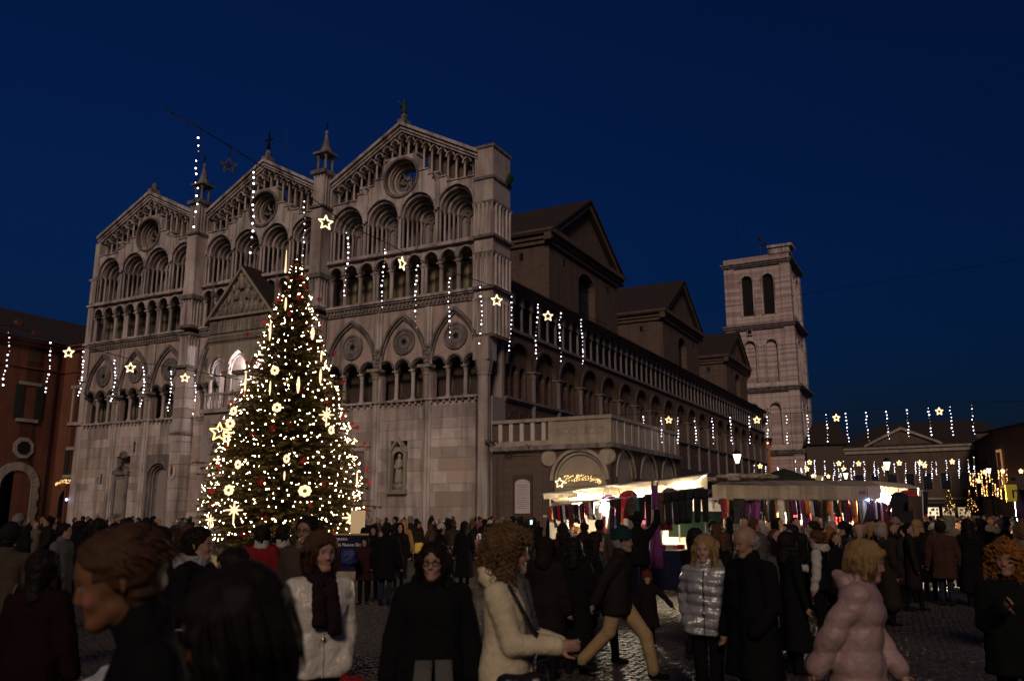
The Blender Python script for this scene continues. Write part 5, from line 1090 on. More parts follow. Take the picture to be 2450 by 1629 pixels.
        if hat.startswith('cap'): P_ += [('r', f(-.04, -.12, .06), f(.04, -.12, .06), .018*s, .018*s, 0, .02), ('r', f(-.03, -.15, .052), f(.03, -.15, .052), .012*s, .012*s, 0, .02)]
        if hat == 'hat_black':
            for k_ in range(14): a = 2*PI*k_/14; P_.append(('r', f(.1*math.sin(a), .02-.1*math.cos(a), .06), f(.16*math.sin(a), .02-.17*math.cos(a), .055), .014*s, .012*s, 0, .012))
        if hat == 'knit_red':
            for k_ in range(7): a = 2*PI*k_/7; P_.append(('r', f(.07*math.sin(a), .02+.07*math.cos(a), .14), f(.085*math.sin(a), .02+.085*math.cos(a), .15), .035*s, .03*s, 0, .01))
        P, Q, G = surf(P_, .0105, disp=wrinkle(.003, 50, seed)); addm('hat', P, Q, [hm], root)
    if scarf:
        P_ = []; nk = J['neck']
        for row_ in range(3):
            for k_ in range(12):
                a, b_ = 2*PI*k_/12, 2*PI*(k_+1)/12; R = (.083-.004*row_)*s*(1+.06*math.sin(k_*2+row_)); z = (-.005+.036*row_)*s+.008*math.sin(k_*1.7+row_)
                P_.append(('r', nk+V(R*math.sin(a), -R*1.05*math.cos(a)-.008, z), nk+V(R*math.sin(b_), -R*1.05*math.cos(b_)-.008, z), .027*s, .027*s, 0, .012))
        if len(scarf) > 1:                                 # hanging ends
            for sx, L_ in ((.03, scarf[1]), (-.02, scarf[1]*.8)):
                for j in range(3): P_.append(('r', nk+V(sx+.018*j*np.sign(sx), -.10-.015, -.02)*1, J['up']((sx*1.4+.02*j*np.sign(sx), -.155-th*.8, 1.4-L_)), .024*s, .03*s, 0, .012))
        P, Q, G = surf(P_, .011, disp=wrinkle(.005, 40, seed)); addm('scarf', P, Q, [scarf[0]], root)
    if glasses:
        d_ = MB()
        for sx in (-1, 1):
            pts = [f(sx*.033+.021*math.cos(2*PI*k_/12), -.108, .01+.016*math.sin(2*PI*k_/12)) for k_ in range(13)]; d_.tube(pts, .0028, 4); d_.tube([f(sx*.055, -.105, .014), f(sx*.084, -.02, .016)], .0026, 4)
        d_.tube([f(-.012, -.11, .014), f(.012, -.11, .014)], .0025, 4); gl = d_.obj('spectacles', iron, root)
        lm = bpy.data.materials.get('lens') or mat('lens', (1, 1, 1), .03); lm.node_tree.nodes['Principled BSDF'].inputs['Transmission Weight'].default_value = 1.0; lm.node_tree.nodes['Principled BSDF'].inputs['IOR'].default_value = 1.05; lm.node_tree.nodes['Principled BSDF'].inputs['Alpha'].default_value = .15
        for sx in (-1, 1): d_ = MB(); d_.add([f(sx*.033+.02*math.cos(2*PI*k_/12), -.1075, .01+.0155*math.sin(2*PI*k_/12)) for k_ in range(12)], [tuple(range(12))]); d_.obj('lens', lm, gl)
    root['posed'] = 1
    return root, J, f
# ------------------------------------------------------------------ festive lights
W8 = glow('white_bulb', (.95, .86, 1.0), 6.0); W8b = glow('dim_bulb', (1, .5, .22), 1.6); WT = glow('warm_white_bulb', (1, .64, .33), 95.0); WA = glow('amber_bulb', (1, .5, .16), 6)
GOLD = glow('gold_rope_light', (1, .62, .22), 2.6); PALE = glow('pale_rope_light', (1, .74, .42), 2.0); OFF = mat('unlit_star_tube', (.10, .07, .05), .6)
cable_m = mat('cable', (.01, .01, .012), .7)
def ico(r, m, name):
    d = MB(); d.ell((0, 0, 0), (r, r, r), 8, 5); return d.mesh(name, m, True)
bulb_big = ico(1.0, W8, 'bulb'); bulb_dim = ico(1.0, W8b, 'bulb'); bulb_warm = ico(1.0, WT, 'bulb'); bulb_amber = ico(1.0, WA, 'bulb')
rl = random.Random(21)
DS = 1/.9625
def light_string(x0, y0, x1, y1, d, n, label, group, swing=.0, warm=False, far=False):
    top = px(x0*DS, y0*DS, d); bot = px(x1*DS, y1*DS, d); bot.y = top.y+(bot.y-top.y)*.3
    t = thing('hanging_light_string', label, 'light string', top, 0, group)
    L = top.z-bot.z; dx = (bot.x-top.x)
    w = MB(); w.tube([(dx*j/6+rl.uniform(-.02, .02), 0, .25-(L+.25)*j/6) for j in range(7)], .012 if not far else .02, 4); w.obj('wire', cable_m, t)
    for j in range(n):
        k_ = j/(n-1); o = bpy.data.objects.new('bulb', bulb_big); u = rl.random()
        if u < .14: o.data = bulb_dim; s_ = .014
        elif u < .34: s_ = .015
        else: s_ = rl.uniform(.020, .036)
        if warm and u > .14: o.data = bulb_warm
        s_ *= (d/28)**.45 if d > 28 else 1
        if warm and u > .14: o.data = bulb_amber
        ln(o, t); o.scale = (s_,)*3; o.location = (dx*k_+(.05*math.sin(k_*5+top.x) if d < 50 else 0)+rl.uniform(-.03, .03)*(1 if d < 50 else 1.6), rl.uniform(-.03, .03), -L*k_+(rl.uniform(-.05, .05) if d < 50 else 0))
    return top
def rope_star(x, y, size, d, m, label, group, yaw=0, tube=.028, rays=False):
    c = px(x*DS, y*DS, d); R = size*DS/2042.6*d*DSC/2*.9; tube *= (d/28)**.35
    t = thing('star_light', label, 'star light', c, yaw, group); w = MB(); pts = []
    for k_ in range(11): a = PI/2+2*PI*k_/10; q = R*(1.0 if k_ % 2 == 0 else .46); pts.append((q*math.cos(a), 0, q*math.sin(a)))
    for k_ in range(10): w.tube([pts[k_], pts[k_+1]], tube, 6); w.ell(pts[k_], (tube*1.05,)*3, 6, 4)
    w.obj('rope_light', m, t)
    f_ = MB(); f_.cone((0, .02, R), (0, .02, R+.5), .012, .012, 4)
    for k_ in range(0, 10, 2): f_.cone((0, .03, 0), Vector(pts[k_])*.9+Vector((0, .03, 0)), .010, .010, 4)
    f_.obj('wire_frame', cable_m, t)
    if rays:
        w = MB()
        for q in (-.35, 0, .35): w.tube([(R*.55, 0, q*R), (R*1.25, 0, q*R*1.1)], tube, 5)
        w.obj('tail', m, t)
    return t
def cable(pts, label, r=.02, sag=.0):
    t = MB(); P = [Vector(p) for p in pts]; Q = []
    for a, b in zip(P, P[1:]):
        for k_ in range(8): u = k_/8; Q.append(a.lerp(b, u)-Vector((0, 0, 4*sag*u*(1-u))))
    Q.append(P[-1]); t.tube(Q, r, 4); o = t.obj('overhead_cable', cable_m); tag(o, label, 'cable', None); return o
ordn = ['leftmost', 'second', 'third', 'fourth', 'fifth', 'sixth', 'seventh', 'eighth', 'ninth', 'tenth', 'eleventh', 'twelfth', 'thirteenth', 'fourteenth', 'fifteenth', 'sixteenth', 'seventeenth', 'rightmost']
where1 = ['against the sky left of the middle gable', 'crossing the rose of the middle gable', 'beside the right pinnacle pier', 'over the first deep arch of right gable', 'over the second deep arch of right gable', 'between the two stars over the arcade', 'over the right arcade and pointed gable', 'on the right corner pier of the facade', 'just right of the facade corner', 'left of the small star over the flank', 'right of the small star over the flank', 'last on the high cable over the flank']
S1 = [(461,318,443,520),(589,395,575,580),(702,462,693,632),(799,535,796,680),(884,572,882,705),(959,610,957,752),(1036,640,1033,775),(1109,662,1106,790),(1177,686,1175,808),(1237,700,1235,825),(1290,720,1290,830),(1340,735,1341,838)]
tops = []
for i, q in enumerate(S1):
    d_ = 2.35*2042/((q[3]-q[1])*DS); d_ = 21.5+(44-21.5)*i/11
    tops.append(light_string(*q, d_, 13, 'vertical string of white bulbs '+where1[i], 'light strings on the high cable'))
c0 = px(380*DS, 252*DS, 18)
cable([c0]+[t+Vector((0, 0, .28)) for t in tops]+[px(1400*DS, 748*DS, 48)], 'dark cable carrying bulb strings and stars across the cathedral front')
rope_star(527, 382, 42, 23.5, OFF, 'unlit wire star on the cable against the dark sky', 'star lights on the high cable', .3, .03)
rope_star(750, 513, 40, 27.5, PALE, 'lit star in front of the right pinnacle pier', 'star lights on the high cable', .55)
rope_star(926, 607, 37, 31.5, PALE, 'lit star turned nearly edge on before the gallery', 'star lights on the high cable', 1.15)
rope_star(1144, 692, 31, 36.5, PALE, 'lit star at the right corner pier of the cathedral', 'star lights on the high cable', .35)
rope_star(1262, 728, 27, 40.5, PALE, 'lit star over the flank gallery between two bulb strings', 'star lights on the high cable', .2)
S2 = [(22,765,9,885),(117,790,105,902),(193,812,182,912),(266,829,258,925),(332,847,326,937),(395,855,388,945),(450,865,446,952)]
where2 = ['in front of the orange palace at the picture edge', 'right of the shuttered window of orange palace', 'where orange palace meets the cathedral', 'over the first lower arches at far left of facade', 'over the second lower bay, right of the star', 'over the third lower bay left of the pier', 'beside the left pier at the porch']
tops = []
for i, q in enumerate(S2):
    tops.append(light_string(*q, 34+20*i/6*.75, 12, 'vertical string of white bulbs '+where2[i], 'light strings on the left cable'))
cable([px(-120*DS, 730*DS, 31)]+[t+Vector((0, 0, .25)) for t in tops]+[px(560*DS, 876*DS, 50)], 'thin cable with bulb strings before the left gable and orange palace')
rope_star(158, 812, 24, 38.5, PALE, 'lit star before the orange palace cornice', 'star lights on the left cable', .1)
rope_star(300, 847, 24, 43, PALE, 'lit star over the left lower rose window', 'star lights on the left cable', .1)
rope_star(426, 870, 21, 47, PALE, 'lit star in front of the left pier', 'star lights on the left cable', .5)
S3 = [(1482,960,1485,1018),(1523,962,1524,1018),(1560,962,1562,1020),(1600,962,1603,1020),(1640,963,1644,1021),(1682,962,1686,1021),(1724,960,1728,1020),(1766,960,1768,1020),(1811,958,1813,1020),(1859,957,1862,1018),(1903,955,1907,1016),(1948,952,1954,1016),(1994,950,2000,1014),(2041,948,2047,1010),(2088,944,2094,1004),(2138,940,2145,1001),(2187,937,2195,1001),(2237,933,2243,999)]
tops = []
for i, q in enumerate(S3):
    wh = 'over the flank arcade' if i < 7 else ('in front of the bell tower' if i < 10 else 'against the sky over the pediment building')
    tops.append(light_string(*q, 62+4*i/17, 9, '%s bulb string of the middle cable, %s' % (ordn[i], wh), 'light strings on the middle cable'))
cable([px(1420*DS, 955*DS, 61)]+[t+Vector((0, 0, .25)) for t in tops]+[px(2420*DS, 922*DS, 67)], 'level cable with bulb strings over the market stalls at right')
for x, y, lb, i in ((1540, 967, 'yellow star between the second and third strings of the middle cable', 1), (1743, 967, 'yellow star at the left edge of the bell tower', 6), (1926, 962, 'yellow star in the sky just right of bell tower', 10), (2163, 947, 'rightmost yellow star in the sky above the far buildings', 15)):
    rope_star(x, y, 17, 62+4*i/17, glow('star_gold', (1, .66, .30), 2.6) if 'star_gold' not in bpy.data.materials else bpy.data.materials['star_gold'], lb, 'star lights on the middle cable', 0, .03)
def zz(x, y): return ((1680+x/3.064)*.9625, (950+y/3.064)*.9625)
S4 = [(380,500,610),(465,510,620),(553,515,540),(683,460,545),(725,520,550),(755,465,560),(823,465,560),(897,470,570),(967,470,570),(1000,525,625),(1037,470,575),(1090,525,600),(1110,475,570),(1187,475,610),(1260,475,575),(1290,505,630),(1332,480,570),(1408,490,570),(1488,485,625),(1562,475,570),(1590,485,620),(1635,475,570),(1682,475,610),(1713,465,565),(1790,465,605),(1880,455,590),(1950,460,545),(1990,440,575),(830,570,640),(880,590,640),(960,570,640),(1015,560,640)]
gold = bpy.data.materials['star_gold']
for i, (x, y0, y1) in enumerate(S4):
    a, b = zz(x, y0), zz(x+5, y1); big = (y1-y0) > 110
    light_string(a[0], a[1], b[0], b[1], 92 if big else 116, 9 if big else 8, 'distant %s string of white bulbs %s' % ('long' if big else 'short', 'below the tower foot' if x < 700 else 'before the dark houses' if x < 1100 else 'before the pediment building'), ('long ' if big else 'short ')+('far light strings left' if x < 700 else 'far light strings middle' if x < 1100 else 'far light strings right'), far=True)
for (x, y, lb) in ((425,505,'small yellow star by the nave end'),(767,525,'small yellow star low before the tower foot'),(787,477,'small yellow star at the right edge of the tower foot'),(812,577,'tiny yellow star low over the dark tent'),(925,580,'tiny low yellow star beside the lit window'),(1002,485,'small yellow star above the lit window house'),(1038,527,'small yellow star overlapping a bulb string by the dark houses'),(1147,487,'first small star before the pediment building'),(1335,517,'lower small star left of the street lamp'),(1445,482,'small star right of the street lamp'),(1597,480,'upper small star of the close pair'),(1630,500,'lower small star of the close pair'),(1833,472,'rightmost small star before the pediment building')):
    a = zz(x, y); rope_star(a[0], a[1], 11 if y < 560 else 8, 100, gold, lb, 'far star lights', 0, .036)
S5 = [(1965,560,640),(1985,560,650),(2005,600,720),(2025,560,620),(2045,540,600),(2050,610,720),(2080,545,630),(2085,640,720),(2105,540,620),(2125,600,715),(2170,535,600),(2165,670,725),(2195,560,650),(2190,680,740),(2230,530,620),(2235,650,720),(2255,540,620),(2285,580,670),(2300,520,560),(2145,640,720),(2065,650,720),(2250,640,700)]
for i, (x, y0, y1) in enumerate(S5):
    a, b = zz(x, y0), zz(x+3, y1); light_string(a[0], a[1], b[0], b[1], 82+i*.7, 8, 'small warm bulb string in the crowded lights of the narrow street', 'street light strings', warm=True, far=True)
for (x, y) in ((2072,548),(2203,542),(2337,542),(2027,613)): a = zz(x, y); rope_star(a[0], a[1], 8, 86, gold, {2072: 'small star over the left of the narrow street', 2203: 'small star over the middle of the narrow street', 2337: 'small star at the far right by the banner house', 2027: 'lowest tiny star in the narrow street'}[x], 'street star lights', 0, .045)
cable([px(1560*DS, 725*DS, 90), px(1990*DS, 655*DS, 80), px(2480*DS, 575*DS, 70)], 'thin bare cable crossing the sky right of the bell tower', .018)
# comet lights: star head with a long curved tail of small lamps
def comet(name_label, c, L, yaw, flip=1, n=130):
    t = thing('comet_light', name_label, 'comet light', c, yaw); w = MB(); R = L*.105; pts = []
    for k_ in range(11): a = PI/2+2*PI*k_/10; q = R*(1.0 if k_ % 2 == 0 else .5); pts.append((-flip*L*.42+q*math.cos(a), 0, -.02+q*math.sin(a)))
    for k_ in range(10): w.tube([pts[k_], pts[k_+1]], L*.013, 5)
    w.obj('star', PALE, t); w = MB(); r = random.Random(4)
    for k_ in range(n):
        u = r.random()**.8; x = -L*.36+u*L*.84; z = L*(.10*math.sin(u*PI*.85)+.04-.09*u); s_ = L*.085*(1-u*.62); p = Vector((flip*x, r.uniform(-.03, .03), z+r.uniform(-s_, s_)))
        w.cone(p, p+Vector((flip*r.uniform(.3, 1)*L*.022, 0, r.uniform(-1, 1)*L*.025)), L*.0055, L*.0045, 4)
    o = w.obj('tail', GOLD, t, kind='stuff'); f_ = MB(); f_.cone((-L*.5, .06, -.3), (L*.5, .06, -.3), .015, .015, 4); f_.cone((-L*.5, .06, .45), (L*.5, .06, .45), .015, .015, 4); f_.obj('frame', cable_m, t)
comet('golden comet of lights with star head in the round arch of the terrace building', loc(-6.55, .3, 3.55), 3.0*K, RZ)
comet('golden comet of lights over the dark doorway beside the orange palace', loc(43.1, .0, 4.25), 2.8*K, RZ, -1, 120)
d = MB(); d.ell((0, 0, 0), (.14, .14, .14), 8, 5); o = d.obj('door_lamp', glow('bluish_lamp', (.45, .5, 1.0), 5), None, True); o.location = loc(42.25, .3, 2.9); tag(o, 'small bluish white lamp beside the dark palace doorway', 'lamp')
# ------------------------------------------------------------------ Christmas tree
TD = 42.0; tb = at(678, TD); tree = thing('christmas_tree', 'tall decorated fir tree covered with white fairy lights before the cathedral', 'christmas tree', tb)
TH = 14.6*DSC
def trad(z): return .9*DSC*max(.02, np.interp(z/DSC, [0.4, 1.2, 2.3, 4.0, 5.9, 9.0, 10.0, 12.4, 13.6, 14.6], [3.4, 3.9, 4.1, 3.75, 3.25, 1.95, 1.62, .84, .45, .06]))
d = MB(); d.cone((0, 0, 0), (0, 0, TH), .26, .03, 8); d.obj('trunk', mat('fir_bark', (.05, .035, .025), .9), tree)
rt = random.Random(9); TV = []; TF = []; br = MB()
def quad(p, u, v):
    n = len(TV); TV.extend([p-v*.3, p+u*.45+v, p+u, p+u*.45-v]); TF.append((n, n+1, n+2, n+3))
z = .5; ph = 0.0
while z < TH-.25:
    R = trad(z); nb = max(5, int(7+R*5.2))
    for k_ in range(nb):
        a = ph+2*PI*k_/nb+rt.uniform(-.15, .15); L = R*rt.uniform(.78, 1.12); 
        if rt.random() < .12: L *= 1.16
        dr = -.16*L+rt.uniform(-.1, .1); o = Vector((math.cos(a), math.sin(a), 0)); z0 = z+rt.uniform(-.12, .12)+.25*R*.4
        pts = [Vector((0, 0, z0))+o*(L*t)+Vector((0, 0, dr*(t*1.6-t*t*.75))) for t in (0, .25, .5, .75, 1)]; br.tube(pts, .035, 3, 0, .008)
        nt_ = int(9+L*9)
        for q in range(nt_):
            t = .15+.85*(q+rt.random())/nt_; p = pts[0].lerp(pts[-1], 0)+o*(L*t)+Vector((0, 0, dr*(t*1.6-t*t*.75))); sd = Vector((-o.y, o.x, 0))*rt.choice((-1, 1)); ln_ = rt.uniform(.22, .42)*(1.15-.45*t)*min(1, .45+R*.35)
            u = (o*rt.uniform(.5, 1.0)+sd*rt.uniform(.1, .9)+Vector((0, 0, rt.uniform(-.45, .22)))).normalized()*ln_
            w = u.cross(Vector((rt.uniform(-.4, .4), rt.uniform(-.4, .4), 1))).normalized()*ln_*.17; quad(p, u, w); w2 = u.cross(w).normalized()*ln_*.15; quad(p, u, w2)
            if rt.random() < .8:
                u2 = (u.normalized()+Vector((rt.uniform(-.8, .8), rt.uniform(-.8, .8), rt.uniform(-.5, .3)))).normalized()*ln_*.8; quad(p+u*.35, u2, u2.cross(Vector((0, .3, 1))).normalized()*ln_*.13)
    ph += 1.1; z += .20 if z > 2 else .24
br.obj('branches', bpy.data.materials['fir_bark'], tree, kind='stuff')
me = newmesh('foliage', TV, TF, mat('fir_needles', (.085, .070, .022), .75, (.12, .092, .03), 3.0, (1, 1, 1), spec=.2)); o = bpy.data.objects.new('foliage', me); ln(o, tree); o['kind'] = 'stuff'
def tsurf(x, y, k_=1.0):              # place on the front of the tree seen at D-pixel x, y
    p = px(x*DS, y*DS, TD); z = p.z
    for _ in range(4):
        R = trad(z)*k_; q = px(x*DS, y*DS, TD); dx = (q.x-tb.x)*.98; off = math.sqrt(max(0, R*R-dx*dx)); p = px(x*DS, y*DS, TD-off); z = p.z
    return p
# fairy lights: one chain per turn round the tree, every lamp a piece of its chain
rows = [.7+.40*j for j in range(38)]
for j, z in enumerate(rows):
    R = trad(z)*1.0; a0 = rl.random()*6
    ch = thing('fairy_light_chain', ['lowest', 'low', 'middle', 'upper', 'top'][min(4, j*5//38)]+' chain of white fairy lamps wound round the christmas tree', 'light chain', tb+Vector((0, 0, z)), 0, ['lowest', 'low', 'middle', 'upper', 'top'][min(4, j*5//38)]+' fairy light chains')
    n = max(6, int(2*PI*R/(.33+.08*rl.random()))); P = []
    for k_ in range(n):
        a = a0+2*PI*k_/n+rl.uniform(-.3, .3)/max(.6, R); rr_ = R*rl.uniform(.90, 1.05)+.05; zz_ = .10*math.sin(a*5+a0)+rl.uniform(-.16, .16)+.4*(k_/n-.5)*.9; P.append(Vector((rr_*math.cos(a), rr_*math.sin(a), zz_)))
    w = MB(); w.tube(P, .012, 3); w.obj('wire', cable_m, ch)
    ca = math.atan2(-tb.y, -tb.x)
    for p in P:
        if math.cos(math.atan2(p.y, p.x)-ca) < -.15: continue
        o = bpy.data.objects.new('bulb', bulb_warm if rl.random() < .86 else bulb_dim); ln(o, ch); o.location = p; o.scale = (rl.choice((.014, .017, .021, .028)) if o.data == bulb_warm else .016,)*3
# snowflake discs, starbursts, icicles, bows hung on the tree
SNOW = glow('snowflake_light', (1, .70, .38), 1.7)
d = MB()
for k_ in range(8):
    a = 2*PI*k_/8; d.ell((.26*math.cos(a), 0, .26*math.sin(a)), (.13, .06, .13), 8, 5)
d.hoop(0, 0, .13, .22, -.05, .05, 16); sm = d.mesh('petals', SNOW, True)
d = MB(); d.lathe([(.1, -.03), (.1, .03)], 10, (0, 0), axis='y'); sc_ = d.mesh('centre', bpy.data.materials['gold_paint'])
for i, (x, y, s_, w_) in enumerate(((633,853,1,1),(638,938,1,1),(538,946,.95,.8),(530,975,1.05,1),(548,1069,.95,.7),(660,1056,.9,.75),(527,1128,1.1,1),(702,1130,1.2,1.15),(763,990,.95,.7))):
    p = tsurf(x, y, 1.05); t = thing('snowflake_ornament', ['glowing snowflake disc high on the tree left of centre', 'glowing snowflake disc at mid height below another', 'upper of two glowing discs at the left tree edge', 'lower of two glowing discs at the left tree edge', 'narrow glowing disc at lower left of the tree', 'glowing disc low in the middle of the tree', 'glowing snowflake disc lowest on the left side', 'biggest glowing snowflake disc low on the tree right of centre', 'narrow glowing disc on the right side of the tree'][i], 'ornament', p, 0, 'snowflake ornaments'); o = bpy.data.objects.new('petals', sm); ln(o, t); o2 = bpy.data.objects.new('centre', sc_); ln(o2, t); o2.location = (0, -.06, 0); t.scale = (s_*w_*.62, s_*.62, s_*.62); t.rotation_euler = (0, 0, rl.uniform(-.3, .3))
d = MB()
for k_ in range(8): a = 2*PI*k_/8; r_ = .48 if k_ % 2 == 0 else .36; d.cone((0, 0, 0), (r_*math.cos(a), 0, r_*math.sin(a)), .07, .035, 5)
d.cone((0, 0, 0), (0, 0, -.75), .06, .04, 5); bm_ = d.mesh('starburst_ornament', SNOW)
for (x, y, s_, lb) in ((539,1174,.85,'glowing starburst with eight rays at lower left of tree'),(810,1192,1.0,'glowing starburst with long tail at lower right of tree'),(752,955,.8,'glowing starburst on the right side of the tree'),(485,1197,.55,'small glowing starburst at the lowest left branch tip'),(603,1232,.55,'small glowing starburst at the foot of the tree')):
    o = bpy.data.objects.new('starburst_ornament', bm_); ln(o); o.location = tsurf(x, y, 1.06); o.scale = (s_,)*3; tag(o, lb, 'ornament', 'starburst ornaments')
d = MB(); d.lathe([(.03, -.5), (.07, -.3), (.09, 0), (.07, .3), (.03, .5)], 7); im = d.mesh('icicle_ornament', SNOW, True)
for (x, y, h, w_, lb) in ((720,768,.55,1.6,'fat glowing icicle high on the right of the tree'),(738,866,.62,1,'glowing icicle on the right tree edge at mid height'),(687,886,.7,1.3,'glowing icicle right of the tree middle'),(565,882,.95,.8,'long glowing icicle at left in front of the lit porch'),(622,764,.8,.9,'thin glowing icicle high on the left edge'),(622,893,.6,.7,'thin glowing icicle left of the tree middle'),(822,1103,.7,.6,'thin glowing icicle at lower right edge'),(658,700,.6,.9,'glowing icicle under the tree top'),(655,1095,.35,.7,'short glowing icicle low in the tree middle'),(526,1010,.6,.9,'glowing icicle below the left pair of discs'),(740,820,.5,.7,'short glowing icicle at the upper right edge')):
    o = bpy.data.objects.new('icicle_ornament', im); ln(o); o.location = tsurf(x, y, 1.05); o.scale = (w_*.75, w_*.75, h*1.2); tag(o, lb, 'ornament', 'icicle ornaments')
redc = mat('red_ribbon', (.42, .015, .02), .6); d = MB()
for k_ in range(7):
    a = 2*PI*k_/7; d.add([(0, 0, 0), (.16*math.cos(a-.35), -.06, .16*math.sin(a-.35)), (.27*math.cos(a), -.02, .27*math.sin(a)), (.16*math.cos(a+.35), -.06, .16*math.sin(a+.35))], [(0, 1, 2, 3)])
d.ell((0, -.06, 0), (.06, .05, .06), 6, 4); bw = d.mesh('red_bow', redc)
bows = [(571,770),(520,1030),(502,1070),(487,1130),(488,1165),(590,835),(568,835),(735,690),(690,685),(640,690),(668,722),(610,740),(690,640),(676,612),(640,655),(700,660),(715,800),(770,812),(772,865),(790,880),(755,925),(790,960),(812,975),(823,985),(838,1022),(845,1080),(850,1110),(842,1170),(700,1060),(715,1165),(750,1020),(628,985),(580,1000),(612,1190),(560,1230),(640,1225),(770,1230),(690,900),(735,745),(600,1110),(665,975),(745,1115),(530,925),(560,905)]
for x, y in bows:
    o = bpy.data.objects.new('red_bow', bw); ln(o); o.location = tsurf(x, y, 1.0); o.rotation_euler = (rl.uniform(-.4, .4), rl.uniform(0, 3), rl.uniform(-.6, .6)); s_ = rl.uniform(.45, .8); o.scale = (s_,)*3; w_ = ('high' if y < 760 else 'at mid height' if y < 1000 else 'low')+(' on the left edge' if x < 620 - (y-650)*.12 - 20 else ' on the right edge' if x > 690+(y-650)*.24 else ' in the middle'); tag(o, 'red ribbon bow %s of the christmas tree' % w_, 'bow', 'red bows '+w_)
d = MB(); d.lathe([(.05, 0), (.05, .2), (.035, .6), (.015, 1.3)], 7); o = d.obj('tree_topper', SNOW, None, True); o.location = px(657*DS, 628*DS, TD); tag(o, 'glowing white spike on top of the christmas tree', 'tree topper')
rope_star(505, 995, 46, 38.3, GOLD, 'large golden outline star with tail at the left side of the tree', None, .55, .035, True)
fe = thing('tree_railing', 'low railing in a ring round the foot of the christmas tree', 'railing', tb)
for k_ in range(16):
    a = 2*PI*k_/16; d = MB(); d.cone((4.3*math.cos(a), 4.3*math.sin(a), 0), (4.3*math.cos(a), 4.3*math.sin(a), .95), .035, .035, 5); d.obj('post', cable_m, fe)
d = MB()
for zq in (.4, .9): d = MB(); d.tube([(4.3*math.cos(2*PI*k_/24), 4.3*math.sin(2*PI*k_/24), zq) for k_ in range(25)], .02, 4); d.obj('rail', cable_m, fe)
# ------------------------------------------------------------------ market stalls
canvas = mat('stall_canvas', (.62, .55, .42), .8, (.52, .45, .34), 1.2, (1, 1, 1), .3, 5, trans=.35); canvas2 = mat('striped_canvas', (.36, .30, .22), .85, (.25, .21, .16), 3.0, (1.3, .05, .05), .2, 5, trans=.15, lo=.45, hi=.55)
steel = mat('steel_tube', (.45, .45, .46), .35, metal=.9); vanw = mat('white_van_paint', (.62, .60, .55), .35, spec=.5); rubber = mat('tyre_rubber', (.015, .015, .015), .85); greyp = mat('grey_plastic', (.05, .05, .05), .6)
bulbhot = glow('stall_bulb', (1, .82, .58), 3600); bulbcold = glow('blue_bulb', (.25, .4, 1.0), 60)
def sheet(d, pts, n=10, m_=4, sag=.0, th=.012, mi=0, flut=0.0):    # bilinear cloth between four corners (a b / c d), with real thickness
    a, b, c, e = [Vector(p) for p in pts]; nn = (b-a).cross(c-a).normalized(); v = []
    for side in (0, 1):
        for j in range(m_+1):
            for i in range(n+1):
                u, w = i/n, j/m_; p = a.lerp(b, u).lerp(c.lerp(e, u), w); p = p-Vector((0, 0, sag*4*u*(1-u)*math.sin(PI*min(1, w+.15))))+nn*(flut*math.sin(u*n*1.3+w*2))*w; v.append(p+nn*th*side)
    f = []; q = (n+1)*(m_+1)
    for j in range(m_):
        for i in range(n): k_ = j*(n+1)+i; f += [(k_, k_+1, k_+n+2, k_+n+1), (q+k_+n+1, q+k_+n+2, q+k_+1, q+k_)]
    for i in range(n): f += [(i+1, i, q+i, q+i+1), (m_*(n+1)+i, m_*(n+1)+i+1, q+m_*(n+1)+i+1, q+m_*(n+1)+i)]
    for j in range(m_): f += [(j*(n+1), (j+1)*(n+1), q+(j+1)*(n+1), q+j*(n+1)), ((j+1)*(n+1)+n, j*(n+1)+n, q+j*(n+1)+n, q+(j+1)*(n+1)+n)]
    d.add(v, f, mi); return d
GM = {}
def gmat(c):
    k_ = tuple(c)
    if k_ not in GM: GM[k_] = mat('garment_cloth_%d' % len(GM), c, .9, tuple(q*.7 for q in c), 9.0, (1, 1, 1), .3, 20, local=True)
    return GM[k_]
CLO = {'black': (.012, .011, .013), 'navy': (.010, .012, .022), 'grey': (.18, .17, .16), 'red': (.42, .025, .03), 'maroon': (.14, .015, .03), 'purple': (.05, .02, .07), 'violet': (.13, .03, .12), 'pink': (.55, .20, .34), 'palepink': (.55, .36, .34), 'orange': (.6, .17, .03), 'white': (.6, .56, .5), 'teal': (.03, .14, .17), 'yellow': (.55, .42, .07), 'brown': (.07, .045, .03), 'green': (.014, .022, .016), 'blue': (.04, .09, .3)}
rg = random.Random(31)
